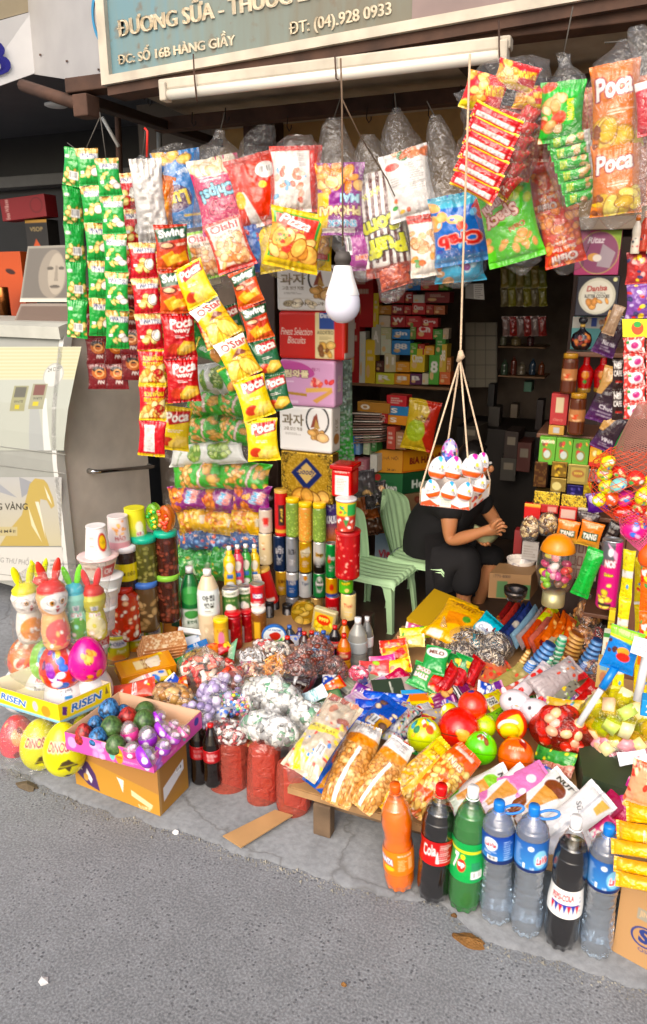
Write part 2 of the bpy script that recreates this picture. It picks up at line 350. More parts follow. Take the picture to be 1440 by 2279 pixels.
def dup(o,M,label=None,group=None,delta=None):
    c=o.copy();COL.objects.link(c);c.matrix_world=M
    if label: c['label']=label
    if group: c['group']=group
    for ch in o.children:
        d=ch.copy();COL.objects.link(d);d.parent=c
        for g in ch.children: e=g.copy();COL.objects.link(e);e.parent=d
    return c
def sphere_geo(rx,ry,rz,nu=20,nv=12,c=(0,0,0)):
    a=np.linspace(0,2*math.pi,nu+1)[None];b=np.linspace(0,math.pi,nv+1)[:,None]
    V=np.stack([rx*np.sin(b)*np.cos(a)+c[0],ry*np.sin(b)*np.sin(a)+c[1],rz*np.cos(b)+0*a+c[2]],-1).reshape(-1,3)
    return V,gridf(nu,nv),None
# ============================================================ the setting
def letters(name,s,pL,pR,hpx,Y,mat,parent=None,bold=1,shear=0,th=.002,off=.003,M=None,tag_=None):
    """raised lettering whose base line runs from picture point pL to pR on the plane Y (or an own plane M: world->point)"""
    cu=bpy.data.curves.new('t','FONT');cu.body=s;cu.size=1;cu.shear=shear;cu.resolution_u=3;cu.extrude=.5
    ob=bpy.data.objects.new('t',cu);COL.objects.link(ob);dg=bpy.context.evaluated_depsgraph_get();me=bpy.data.meshes.new_from_object(ob.evaluated_get(dg));b_=me;nb_=int(bold*2+.5)
    bpy.data.objects.remove(ob);me.name=name;V=np.zeros(len(me.vertices)*3);me.vertices.foreach_get('co',V);V=V.reshape(-1,3)
    x0,x1=V[:,0].min(),V[:,0].max();caph=.72;pa=list(range(len(V)))
    def fd(i):
        while pa[i] != i: pa[i]=pa[pa[i]];i=pa[i]
        return i
    for p in me.polygons:
        q=[fd(v) for v in p.vertices]
        for v in q[1:]: pa[fd(v)]=fd(q[0])
    rk={};off_=np.array([rk.setdefault(fd(i),len(rk)) for i in range(len(V))])*.00012/max(th,1e-6);V[:,2] += off_
    get=M or (lambda x,y: W(x,y,Y=Y));A0,A1=get(*pL),get(*pR);ux=(A1-A0);L=ux.length;ux.normalize()
    up0=get(pL[0],pL[1]-hpx)-A0;up=(up0-ux*up0.dot(ux));hh=up.length;up.normalize();nn=ux.cross(up).normalized()
    if nb_:                                                        # heavier strokes: copies of the face set side by side
        F0=[tuple(p.vertices) for p in me.polygons];n0=len(V);sh=np.linspace(-.028*bold,.028*bold,nb_*2+1);V=np.concatenate([V+[d_,0,.00003*k_/max(th,1e-6)] for k_,d_ in enumerate(sh)]);me=bpy.data.meshes.new(name);me.from_pydata(V.tolist(),[],[tuple(v+k_*n0 for v in f) for k_ in range(len(sh)) for f in F0])
    P=np.array(A0)[None]+(V[:,:1]-x0)/(x1-x0)*L*np.array(ux)[None]+V[:,1:2]/caph*hh*np.array(up)[None]+(V[:,2:3]*th+off)*np.array(nn)[None]
    me.vertices.foreach_set('co',P.ravel());me.materials.clear();me.materials.append(mat);me.update()
    o=bpy.data.objects.new(name,me);COL.objects.link(o)
    if parent is not None: o.parent=parent;o.matrix_parent_inverse=parent.matrix_world.inverted()
    return o
# road: worn asphalt with exposed chippings
m,nt,b=newmat('worn_asphalt');N,L=nt.nodes.new,nt.links.new
tc=N('ShaderNodeTexCoord')
def ramp(src,stops):
    r=N('ShaderNodeValToRGB');el=r.color_ramp.elements
    while len(el) < len(stops): el.new(.5)
    for e,(p,c) in zip(el,stops): e.position=p;e.color=(*[c*x for x in (.91,.945,.99)],1) if not hasattr(c,'__len__') else (*c,1)
    L(src,r.inputs[0]);return r.outputs[0]
def tex(kind,scale,detail=2,**kw):
    t_=N(kind);t_.inputs['Scale'].default_value=scale
    if 'Detail' in t_.inputs and 'Noise' in kind: t_.inputs['Detail'].default_value=detail
    L(tc.outputs['Object'],t_.inputs['Vector']);return t_
def mix(a,c,fac,mode='MIX'):
    x=N('ShaderNodeMix');x.data_type='RGBA';x.blend_type=mode
    if hasattr(fac,'is_linked') or not isinstance(fac,(int,float)): L(fac,x.inputs[0])
    else: x.inputs[0].default_value=fac
    for s,i in ((a,6),(c,7)):
        if isinstance(s,tuple): x.inputs[i].default_value=(*s,1)
        else: L(s,x.inputs[i])
    return x.outputs[2]
big=tex('ShaderNodeTexNoise',1.3,5);fine=tex('ShaderNodeTexNoise',150,2);mid=tex('ShaderNodeTexNoise',9,6)
base=mix(ramp(big.outputs[0],[(.25,.13),(.5,.2),(.75,.27)]),ramp(fine.outputs[0],[(.36,.07),(.5,.2),(.64,.38)]),.5)
base=mix(base,ramp(mid.outputs[0],[(.3,.13),(.72,.25)]),.35)
vo=tex('ShaderNodeTexVoronoi',92);vo.feature='F1';vo.inputs['Randomness'].default_value=1
pit=ramp(vo.outputs['Distance'],[(.22,.85),(.4,0)])
vr=ramp(vo.outputs['Color'],[(.46,0),(.54,1)]);k=N('ShaderNodeMath');k.operation='MULTIPLY';L(pit,k.inputs[0]);L(vr,k.inputs[1])
pn=ramp(mid.outputs[0],[(.4,.25),(.6,1)]);k2=N('ShaderNodeMath');k2.operation='MULTIPLY';L(k.outputs[0],k2.inputs[0]);L(pn,k2.inputs[1])
c1=mix(base,(.045,.045,.052),k2.outputs[0])
v2=tex('ShaderNodeTexVoronoi',105);s2=ramp(v2.outputs['Distance'],[(.1,1),(.2,0)]);v2r=ramp(v2.outputs['Color'],[(.8,0),(.84,1)])
k3=N('ShaderNodeMath');k3.operation='MULTIPLY';L(s2,k3.inputs[0]);L(v2r,k3.inputs[1]);c1=mix(c1,(.36,.36,.36),k3.outputs[0])
L(c1,b.inputs['Base Color']);b.inputs['Roughness'].default_value=.85
bp=N('ShaderNodeBump');bp.inputs['Strength'].default_value=.5;bp.inputs['Distance'].default_value=.004;bp.invert=True
bm_=mix(k2.outputs[0],fine.outputs[0],.4);L(bm_,bp.inputs['Height']);L(bp.outputs[0],b.inputs['Normal']);ASPH=m
road=mesh('road',[(-60,-60,0),(60,-60,0),(60,60,0),(-60,60,0)],[(0,1,2,3)],ASPH);tag(road,kind='structure')
# pavement: a low concrete apron with a broken edge
m,nt,b=newmat('old_concrete');N,L=nt.nodes.new,nt.links.new;tc=N('ShaderNodeTexCoord')
big=tex('ShaderNodeTexNoise',2.5,7);fine=tex('ShaderNodeTexNoise',60,6);sp=tex('ShaderNodeTexVoronoi',160)
c0=mix(ramp(big.outputs[0],[(.3,.12),(.52,.19),(.7,.25)]),ramp(fine.outputs[0],[(.3,.12),(.7,.26)]),.4)
crk=tex('ShaderNodeTexVoronoi',.9);crk.feature='DISTANCE_TO_EDGE';wv=tex('ShaderNodeTexNoise',7,6);vm=N('ShaderNodeVectorMath');vm.operation='MULTIPLY_ADD'
L(wv.outputs['Color'],vm.inputs[0]);vm.inputs[1].default_value=(.22,.22,0);L(tc.outputs['Object'],vm.inputs[2]);L(vm.outputs[0],crk.inputs['Vector'])
ck=ramp(crk.outputs['Distance'],[(.0,.6),(.006,0)]);c0=mix(c0,(.07,.065,.06),ck)
L(c0,b.inputs['Base Color']);b.inputs['Roughness'].default_value=.88
bp=N('ShaderNodeBump');bp.inputs['Strength'].default_value=.55;bp.inputs['Distance'].default_value=.005;bm_=mix(fine.outputs[0],(0.,0.,0.),ck);L(bm_,bp.inputs['Height']);L(bp.outputs[0],b.inputs['Normal']);CONC=m
R=rng(4);xs=np.linspace(-9,5,900);nz_=np.interp(xs,np.linspace(-9,5,60),R.normal(0,.016,60))+np.interp(xs,np.linspace(-9,5,300),R.normal(0,.006,300))+R.normal(0,.0018,900)
notch=np.exp(-((xs+.36)/.07)**2)*.055+np.exp(-((xs+1.9)/.12)**2)*.05+np.exp(-((xs+1.35)/.05)**2)*.03
ye=1.60+nz_+notch;V=[(x,y,0) for x,y in zip(xs,ye)]+[(x,y+.006+abs(h_)*.3,.011) for x,y,h_ in zip(xs,ye,nz_)]+[(x,3.0,.013) for x in xs]+[(x,9,.013) for x in xs]
n=len(xs);Fc=np.concatenate([np.stack([np.arange(n-1)+n*j,np.arange(1,n)+n*j,np.arange(1,n)+n*(j+1),np.arange(n-1)+n*(j+1)],1) for j in range(3)])
tag(mesh('pavement',V,Fc,CONC,smooth=False),kind='structure')
# loose grit along the joint
vs,fs=[],[];R=rng(9)
for i in range(900):
    x=R.uniform(-2.2,.4);s=R.uniform(.001,.0035)*(2.2 if R.random() < .06 else 1);y=np.interp(x,xs,ye)-abs(R.normal(0,.018))-.001
    if abs(x+.4) < .1 and R.random() < .6: y += .04
    q=len(vs);vs += [(x-s,y,0),(x+s*R.uniform(.4,1.2),y-s,0),(x,y+s,0),(x+s*.2,y,s*1.3)];fs += [(q,q+1,q+3),(q+1,q+2,q+3),(q+2,q,q+3)]
tag(mesh('grit',vs,fs,pmat('grit','8f8b80',.9,vary=.5),smooth=False),'loose grit and chips of broken concrete along the pavement edge','grit',kind='stuff')
# ---- shop shell
WOOD=pmat('dark_brown_wood','3a2820',.55,vary=.35,bs=.4,sc=18);RUST=pmat('rusty_brown_steel','4c3529',.8,vary=.5,bs=.6,bd=.003,sc=40)
DARK=pmat('dark_painted_wall','6a5c50',.75,vary=.3);CEIL=pmat('grimy_ceiling_board','a89c88',.8,vary=.25);BLK=pmat('black_panel','1d1c1d',.35,vary=.2);SOF=pmat('tan_soffit_board','b08c58',.7,vary=.2)
def struct(o): return tag(o,kind='structure')
struct(bxw('shop_floor',-1.9,1.6,2.75,7,.012,.03,pmat('brown_floor_tile','4c3b30',.4,vary=.3),bev=0))
ws=empty('shop_wall',(0,0,0),label='dark interior shop wall behind the shelves',cat='wall')
bxw('back_wall',-2.4,1.6,5.6,5.7,0,3,DARK,ws);bxw('side_wall',1.15,1.25,2.6,5.6,0,3,DARK,ws);bxw('side_wall',-2.02,-1.92,3.35,5.6,0,3,DARK,ws)
struct(bxw('ceiling',-2.1,1.4,2.52,5.7,2.5,2.55,CEIL,bev=0))
nw=empty('neighbour_wall',(0,0,0),label='black panelled wall of the shop next door behind the cabinet',cat='wall')
bxw('wall_panel',-25,-2.1,4.1,4.2,0,3.4,BLK,nw);bxw('ledge',-25,-2.1,3.98,4.1,W(0,420,Y=4).z,W(0,395,Y=4).z,pmat('grey_trim','6a6a68',.5),nw)
struct(bxw('neighbour_ceiling',-25,-2.05,2.8,4.2,2.58,2.64,pmat('grey_ceiling','4b4c50',.6),bev=0))
P=W(125,232,z=2.575);o=lathe('recessed_light',[(0,0),(.052,0),(.06,.004),(.06,.012)],pmat('white_lens','e8e8e6',.4,vary=0),Matrix.Translation(P+Vector((0,0,-.012))));tag(o,'round white recessed light in the grey ceiling next door','ceiling light')
# pillar and counter behind the tins
wp=bxw('door_post',W(576,900,Y=3.12).x,W(616,900,Y=3.12).x,3.12,3.24,.03,2.5,WOOD,bev=.006);tag(wp,'dark brown wooden door post between the bagged snacks and the biscuit tins','post')
wp=bxw('door_post',W(545,900,Y=3.2).x,W(572,900,Y=3.2).x,3.26,3.33,.03,2.5,pmat('red_brown_wood','4a2a22',.5,vary=.3),bev=.004);tag(wp,'thinner reddish brown wooden post just behind the dark door post','post')
wp=bxw('wall_panel',W(345,900,Y=3.35).x,W(560,900,Y=3.35).x,3.36,3.4,.03,2.5,pmat('grey_brown_panel','4f463e',.7),bev=0);tag(wp,'grey brown panel behind the stacked bags of snacks','wall panel')
o=tube('pipe',[W(268,420,Y=3.0),W(262,250,Y=3.0)],.014,RUST);tag(o,'thin rusty brown upright pipe above the red hanging strips','pipe')
o=tube('pipe',[W(356,400,Y=3.0),W(354,270,Y=3.0)],.012,pmat('grey_pipe','8a8c8a',.4));tag(o,'grey upright pipe above the blue chip bag','pipe')
o=tube('brace_rod',[W(228,262,Y=2.9),W(264,326,Y=2.9)],.008,pmat('white_rod','c9c7c0',.5));tag(o,'white slanting rod under the awning frame','rod')
# awning frame
bm=empty('awning_frame',(0,0,0),label='rusty steel frame and beams under the shop sign',cat='frame')
zb=W(720,100,Y=2.42).z
bxw('beam',-2.02,1.3,2.36,2.44,zb-.06,zb-.012,RUST,bm);bxw('beam',-2.0,1.3,2.86,2.92,2.27,2.32,RUST,bm,bev=.003);bxw('beam',-2.0,1.3,3.34,3.42,2.37,2.45,pmat('dark_beam','2c211c',.7),bm)
for x in (-1.98,-.62,.78): bxw('cross_beam',x,x+.05,2.40,3.34,zb-.10,zb-.065,pmat('dark_beam','2c211c',.7),bm)
Lf=[W(50,190,Y=2.5),W(175,232,Y=2.36)];tube('beam',[Lf[0],Lf[1]],.022,RUST,bm);bxw('bracket',W(176,260,Y=2.36).x,W(208,260,Y=2.36).x,2.33,2.40,W(190,262,Y=2.36).z,W(190,212,Y=2.36).z,RUST,bm)
# soffit boards lit from the street
struct(slab('soffit',[(-1.95,3.3,2.46),(1.2,3.3,2.46),(1.2,3.34,1.9),(-1.95,3.34,1.9)][::-1],.01,SOF))
struct(slab('soffit',[(-1.95,2.45,zb+.02),(-1.95,3.3,zb-.02),(1.25,3.3,zb-.02),(1.25,2.45,zb+.02)],.008,CEIL))
# ---- main sign
SY=2.34;m,nt,b=newmat('faded_sign');N,L=nt.nodes.new,nt.links.new;tc=N('ShaderNodeTexCoord')
sx=N('ShaderNodeSeparateXYZ');L(tc.outputs['Object'],sx.inputs[0]);mp=N('ShaderNodeMapRange');mp.inputs[1].default_value=-1.75;mp.inputs[2].default_value=-.9;L(sx.outputs[0],mp.inputs[0])
st=tex('ShaderNodeTexNoise',3,6);mpp=N('ShaderNodeMapping');mpp.inputs['Scale'].default_value=(9,1,1.2);L(tc.outputs['Object'],mpp.inputs[0]);L(mpp.outputs[0],st.inputs['Vector'])
ad=N('ShaderNodeMath');ad.operation='ADD';L(mp.outputs[0],ad.inputs[0]);s3=N('ShaderNodeMath');s3.operation='MULTIPLY_ADD';s3.inputs[1].default_value=1.1;s3.inputs[2].default_value=-.55;L(st.outputs[0],s3.inputs[0]);L(s3.outputs[0],ad.inputs[1])
g0=ramp(ad.outputs[0],[(.0,tuple(lin('64838a'))),(.35,tuple(lin('727f78'))),(1,tuple(lin('6c6858')))]);sp=tex('ShaderNodeTexNoise',24,8)
g0=mix(g0,tuple(lin('6a5a46')),ramp(sp.outputs[0],[(.58,(0,0,0)),(.7,(.7,.7,.7))]));L(g0,b.inputs['Base Color']);b.inputs['Roughness'].default_value=.6
sg=empty('shop_sign',mat=Matrix.Translation(W(720,100,Y=SY)),label='faded blue and grey shop sign with raised cream letters in a white frame',cat='sign')
x0,x1=W(240,185,Y=SY).x,1.1;zs=W(720,97,Y=SY).z;zl_=W(240,188,Y=SY).z;sl_=(zs-zl_)/(W(720,97,Y=SY).x-x0)
def sbar(nm,xa,xb,ya,yb,za,zb_,mt):     # a bar of the sagging sign: heights follow its slightly tilted lower edge
    V=[(x,y,z+zl_+(x-x0)*sl_*.8) for x in (xa,xb) for y in (ya,yb) for z in (za,zb_)]
    o=mesh(nm,V,[(0,1,3,2),(4,6,7,5),(0,4,5,1),(2,3,7,6),(0,2,6,4),(1,5,7,3)],mt,smooth=False);o.parent=sg;o.matrix_parent_inverse=sg.matrix_world.inverted()
sbar('board',x0+.02,x1,SY,SY+.02,.02,.9,m)
WF=pmat('chipped_white_paint','c2b8a6',.6,vary=.25,bs=.5,sc=60)
sbar('frame',x0-.012,x0+.022,SY-.02,SY+.03,-.005,.92,WF);sbar('frame',x0+.022,x1+.3,SY-.02,SY+.03,-.005,.022,WF);sbar('rail',x0,x1+.3,SY-.005,SY+.09,-.035,-.006,RUST)
sbar('side_board',W(918,40,Y=SY).x,x1,SY-.006,SY,.024,.8,pmat('mauve_board','83716c',.6))
CR=pmat('cream_lettering','e3d6bd',.6,vary=.2)
letters('lettering','ĐƯONG SỮA - THUỐC LÁ',(266,83),(712,-4),36,SY,CR,sg,1.8,off=.0012,th=.0006)
slab('tone_mark',[W(x,y,Y=SY-.002) for x,y in ((333,34),(338,32),(344,40),(340,41))],.0008,CR,sg);slab('tone_mark',[W(x,y,Y=SY-.002) for x,y in ((352,44),(357,37),(361,37),(357,47),(351,49))],.0008,CR,sg)
letters('lettering','ĐC: SỐ 16B HÀNG GIẦY',(266,145),(524,100),21,SY,CR,sg,1,th=.0006,off=.0012)
letters('lettering','ĐT: (04).928 0933',(646,78),(871,32),27,SY,CR,sg,1,th=.0006,off=.0012)
# side board with the upright lettering, and the white number board
def q3(px,py,Y): return W(px,py,Y=Y)
GP=pmat('grey_sheet_metal','a3a1a0',.5,vary=.08,bs=.3,bd=.004,sc=6)
sb=empty('side_sign',mat=Matrix.Translation(q3(150,100,2.4)),label='grey sheet metal sign side with blue upright lettering and round blue emblem',cat='sign')
A0,A1=q3(75,165,2.62),q3(234,190,2.37);hgt=Vector((0,0,.8));slab('sheet',[A0,A1,A1+hgt,A0+hgt],-.02,GP,sb)
nn_=(A1-A0).cross(hgt).normalized()
def plane_pt(px,py,A=A0,n=nn_):
    d=_f+_r*((px-720)/F)-_u*((py-1139.5)/F);t=(A-CAMP).dot(n)/d.dot(n);return CAMP+d*t
BL=pmat('faded_blue_paint','3f86ad',.6)
letters('lettering','VIETDUNG',(184,-22),(204,96),-17,0,BL,sb,1.5,off=.004,M=plane_pt)
c_=plane_pt(230,38);e1=(A1-A0).normalized();rr=(plane_pt(206,38)-c_).length
ring=[]
for rad_,nmx in ((rr,0),(rr*.8,1)): ring.append([c_+e1*(rad_*math.cos(a))+Vector((0,0,rad_*math.sin(a)*1.05)) for a in np.linspace(math.pi*.5,math.pi*1.5,20)])
V=[tuple(p+nn_*.004) for p in ring[0]]+[tuple(p+nn_*.004) for p in ring[1]];mesh('emblem',V,[(i,i+1,i+21,i+20) for i in range(19)],BL,parent=sb).matrix_parent_inverse=sb.matrix_world.inverted()
V=[tuple(plane_pt(x,y)+nn_*.0045) for x,y in ((216,12),(232,60),(232,40),(224,10))];mesh('emblem',V,[(0,1,2,3)],BL,parent=sb).matrix_parent_inverse=sb.matrix_world.inverted()
for px,py in ((91,122),(150,136),(221,155),(178,172),(188,176)): mesh('rivet',[tuple(plane_pt(px+dx,py+dy)+nn_*.004) for dx,dy in ((-2,-2),(3,-2),(3,2),(-1,3))],[(0,1,2,3)],RUST,parent=sb).matrix_parent_inverse=sb.matrix_world.inverted()
nb=empty('number_board',mat=Matrix.Translation(q3(40,100,2.5)),label='white house number board with a dark blue figure at the top left',cat='sign')
WH=pmat('white_board','d6d5d4',.5,vary=.05);B0,B1=q3(-60,212,2.42),q3(80,162,2.62);B2,B3=q3(70,26,2.62),q3(-60,62,2.42)
slab('board',[B0,B1,B2,B3],-.02,WH,nb);n2=(B1-B0).cross(B3-B0).normalized()
letters('lettering','8',(-24,172),(25,160),84,0,pmat('navy_paint','2b2a86',.5),nb,1.6,off=.003,M=lambda x,y: plane_pt(x,y,B0,n2))
P=[q3(-60,60,2.43),q3(72,24,2.63),q3(72,-160,2.63),q3(-60,-160,2.43)];sb2=slab('wall_board',P,-.02,pmat('beige_board','a3977f',.7));tag(sb2,'beige board above the white house number board','board')
# ---- fluorescent tube in its batten
TY=2.28;tl=empty('tube_light',mat=Matrix.Translation(W(745,165,Y=TY)),label='long white fluorescent tube light slung under the shop sign',cat='tube light')
a0,a1=W(352,205,Y=TY),W(1138,62,Y=TY);b0,b1=W(360,240,Y=TY),W(1135,112,Y=TY)
zt,z0=(a0.z+a1.z)/2,(b0.z+b1.z)/2
bxw('batten',a0.x,a1.x,TY,TY+.045,z0+.028,zt+.012,WF,tl,bev=.006);tube('tube',[(a0.x+.035,TY+.01,z0+.015),(a1.x-.03,TY+.01,z0+.015)],.0165,pmat('tube_glass','e4dfd2',.2,vary=0,coat=.5),tl,16)
for x in (a0.x+.01,a1.x-.03): bxw('tube_holder',x,x+.025,TY-.012,TY+.03,z0-.005,z0+.05,WF,tl,bev=.005)
for px in (430,745,1110): tube('wire',[W(px,120 if px < 800 else 45,Y=TY-.01),W(px+3,175,Y=TY-.012),W(px+8,225-(px-430)*.15,Y=TY-.006)],.0025,RUST,tl)
# ---- neighbour's ice cabinet
KY=rad(-6.4);kx,ky=Vector((math.cos(KY),math.sin(KY),0)),Vector((-math.sin(KY),math.cos(KY),0))
K0=W(152,1340,Y=2.62);kz=K0.z
WP=pmat('white_plastic_cabinet','92938c',.45,vary=.05,bs=.1);STEEL=pmat('dull_steel','ddd4c8',.4,metal=.15,vary=.12,bs=.2,sc=4)
kb=empty('display_cabinet',mat=Matrix.Translation(K0),label='white curved display cabinet with steel side and long chrome handle',cat='cabinet')
def KW(px,py,off=0.):              # a point on the cabinet's front plane
    d=_f+_r*((px-720)/F)-_u*((py-1139.5)/F);t=(K0-ky*off-CAMP).dot(ky)/d.dot(ky);return CAMP+d*t
zm,zt_=KW(148,1032).z,W(175,745,Y=2.75).z;kw=1.3;kd=.62
prof=[(0,kz),(0,zm),(.01,zm+.12),(.03,zm+.25),(.075,zm+.42),(.12,zt_)]
def kpt(x,y,z): p=K0+kx*x+ky*y;return (p.x,p.y,z)
pr=prof+[(kd,zt_),(kd,kz)];npf=len(pr)
def ext(name,x0,x1,pr,mat,par=kb):
    n=len(pr);V=[kpt(x0,y,z) for y,z in pr]+[kpt(x1,y,z) for y,z in pr];Fc=[tuple(range(n)),tuple(range(2*n-1,n-1,-1))]+[(i,i+n,(i+1) % n+n,(i+1) % n) for i in range(n)]
    o=mesh(name,V,Fc,mat,smooth=False);o.parent=par;o.matrix_parent_inverse=par.matrix_world.inverted();return o
ext('housing',-kw,0,pr,WP)
ext('side_panel',.002,.012,[(y+.045 if i < 6 else y,z) for i,(y,z) in enumerate(pr)],STEEL)
tr=[(y-.004,z) for y,z in prof]+[(y+.045,z) for y,z in prof[::-1]];ext('corner_trim',.001,.03,tr,pmat('white_trim','c9c8c2',.35,vary=.03))
# chrome bar handle on the side panel
def kside(px,py):
    d=_f+_r*((px-720)/F)-_u*((py-1139.5)/F);A=K0+kx*.012;t=(A-CAMP).dot(kx)/d.dot(kx);return CAMP+d*t
h0,h1=kside(197,1048),kside(330,1036);ch=pmat('chrome','c8c8c8',.12,metal=1,vary=0,bs=0)
tube('handle',[h0,h0+kx*.035,h0+kx*.045+(h1-h0)*.08,h1+kx*.045-(h1-h0)*.06,h1+kx*.035,h1],[.014,.012,.011,.011,.012,.014],ch,kb,12)
zl=zm+.02
def kart(name,px0,py0,px1,py1,spec,off=.004,yoff=0,res=.7,mat='satin'):
    nu,nv=int((px1-px0)*res),int((py1-py0)*res);A_=art(spec,nu+1,nv+1);V=[]
    for j in range(nv+1):
        for i in range(nu+1):
            p=KW(px0+(px1-px0)*i/nu,py0+(py1-py0)*j/nv,off)
            if p.z > zm: yy=np.interp(p.z,[q[1] for q in prof],[q[0] for q in prof]);p=p+ky*(yy)
            V.append(tuple(p))
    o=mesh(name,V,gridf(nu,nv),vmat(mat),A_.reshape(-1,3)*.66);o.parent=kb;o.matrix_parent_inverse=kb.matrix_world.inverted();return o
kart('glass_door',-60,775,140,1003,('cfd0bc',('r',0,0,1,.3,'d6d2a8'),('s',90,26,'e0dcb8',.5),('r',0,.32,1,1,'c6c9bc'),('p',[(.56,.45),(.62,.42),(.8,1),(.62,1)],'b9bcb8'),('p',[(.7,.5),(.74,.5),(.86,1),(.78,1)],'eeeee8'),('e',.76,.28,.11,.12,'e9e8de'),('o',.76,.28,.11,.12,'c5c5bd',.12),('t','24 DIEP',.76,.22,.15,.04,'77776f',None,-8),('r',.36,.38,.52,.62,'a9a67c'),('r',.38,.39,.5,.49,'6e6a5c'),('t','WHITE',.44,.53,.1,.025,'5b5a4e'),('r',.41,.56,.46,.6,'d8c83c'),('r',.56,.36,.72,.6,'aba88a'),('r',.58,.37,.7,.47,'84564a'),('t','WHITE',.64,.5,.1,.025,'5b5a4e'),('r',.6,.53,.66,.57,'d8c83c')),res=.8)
kart('poster',-60,1062,137,1215,('c9c8c4',('g',0,1,'d4caa8'),('p',[(.0,.1),(.5,.3),(.2,.0)],'aeb0b4'),('p',[(.52,.0),(.75,.12),(.55,.3)],'a7a9ad'),('p',[(.3,1.),(.42,.75),(.55,.55),(.6,.3),(.64,.1),(.7,.02),(.8,.04),(.84,.1),(.9,.3),(.92,.42),(.88,.46),(.83,.34),(.76,.32),(.74,.5),(.8,.75),(.86,1.)],'cbb264'),('p',[(.7,.36),(.76,.6),(.82,.9),(.78,.6),(.74,.36)],'f3efd8'),('p',[(.8,.12),(.86,.28),(.89,.4),(.84,.3)],'f3efd8'),('p',[(.62,.42),(.66,.7),(.78,.95),(.7,.7)],'efe6bd'),('t','ƯỢNG VÀNG',.34,.43,.56,.15,'3f3828'),('r',.12,.72,.5,.85,'cfc190'),('t','CHỌN MỚI!',.31,.785,.34,.07,'3f3828')),res=.9)
kart('lower_strip',-60,1218,140,1292,('e6e3da',('t','GÂY UNG THƯ PHỔI',.36,.35,.56,.24,'8d8b85',None,6,0),('o',.8,.5,.035,.1,'8b5a4c',.2),('l',.86,.35,.99,.7,3,'9b9890')),res=.9)
for py,nm in ((1012,'groove'),(1054,'groove'),(1296,'groove')):
    o=tube(nm,[KW(-60,py-26,.003),KW(146,py,.003)],.0025,pmat('grey_groove','8d8d86',.6),kb); 
ext('top_ledge',-kw,.03,[(.09,zt_-.02),(.085,zt_+.035),(.14,zt_+.05),(kd,zt_+.05),(kd,zt_+.001),(.121,zt_+.001)],pmat('grey_plastic_ledge','b9b9af',.5))
bxw('foot',kpt(-.2,.05,0)[0],kpt(-.16,.05,0)[0],2.72,2.76,.012,kz,STEEL,kb);bxw('foot',kpt(-1.2,.05,0)[0],kpt(-1.16,.05,0)[0],2.8,2.84,.012,kz,STEEL,kb)
def kart2(name,pts,Y,spec,label,cat,d=.05,mat='satin'):
    P=[W(x,y,Y=Y) for x,y in pts];nu,nv=60,60;A_=art(spec,nu+1,nv+1)
    V=[tuple(P[0].lerp(P[1],i/nu).lerp(P[3].lerp(P[2],i/nu),j/nv)) for j in range(nv+1) for i in range(nu+1)]
    V2=[(x,y+d,z) for x,y,z in (V[0],V[nu],V[-1],V[-1-nu])];n=len(V)
    F2=[tuple(f) for f in gridf(nu,nv)]+[(0,nu,n+1,n),(nu,n-1,n+2,n+1),(n-1,n-1-nu,n+3,n+2),(n-1-nu,0,n,n+3),(n,n+1,n+2,n+3)]
    c=np.vstack([A_.reshape(-1,3)]+[A_[0,0]]*4);return tag(mesh(name,V+V2,F2,vmat(mat),c,smooth=False),label,cat)
kart2('display_case',[(62,548),(160,545),(160,672),(44,672)],3.0,('8f8a80',('r',.04,.05,.96,.93,'6d6862'),('e',.6,.5,.28,.42,'8d857a'),('e',.68,.5,.17,.36,'a59c8e'),('p',[(.66,.35),(.7,.35),(.72,.62),(.64,.62)],'8a8175'),('e',.66,.72,.1,.03,'5e5750'),('e',.55,.4,.07,.03,'59534c'),('e',.78,.4,.06,.03,'59534c'),('r',.0,.93,1,1,'cfccbf')),'grey display case lid with a pale face printed on it above the cabinet','display case',.25)
kart2('display_case',[(46,676),(160,676),(165,722),(28,722)],2.9,('8b7f76',('r',.04,.12,.97,.9,'6b5b52'),('r',0,.93,1,1,'c9c6ba')),'grey lower display case lid resting on the cabinet top','display case',.25)
box('liquor_box',-30,560,60,705,3.75,('c4552a',('e',.72,.3,.12,.04,'3a1a10',20),('g',.3,1.6,'7a2a18')),'orange box with a small dark leaping emblem on the shelf next door','box',.1)
box('liquor_box',62,488,110,560,3.75,('26221f',('r',0,0,1,.1,'b88a3c'),('t','VSOP',.5,.3,.6,.14,'a58f60'),('p',[(.2,1),(.45,.6),(.75,1)],'c8552c')),'black box lettered VSOP with gold rim on the shelf next door','box',.1)
box('liquor_box',5,437,104,487,3.72,('8a2226',('t','Evan Williams',.14,.5,.5,.16,'d8a8a0',None,-90),('o',.8,.45,.14,.35,'6b1a1c',.15)),'dark red box lying on top of the others on the shelf next door','box',.1,roll=-3)
M,h,r=stand(12,702,640,26,('Y',3.6));tag(lathe('copper_tin',[(0,0),(r,0),(r,h),(r*.9,h+.004),(0,h+.004)],pmat('copper','a5653a',.25,metal=.9),M),'small copper coloured tin at the left edge behind the cabinet','tin')
o=bxw('side_facade',1.3,14,2.45,2.6,.012,4.2,pmat('ochre_plaster','a8926a',.85,vary=.3),bev=0);tag(o,'plastered front of the next house beyond the right edge of the shop','wall')
o=bxw('upper_facade',-25,14,2.7,2.9,3.4,6.5,pmat('upper_plaster','9a8a6c',.85,vary=.3),bev=0);tag(o,'plain plastered upper storey above the shop sign','wall')
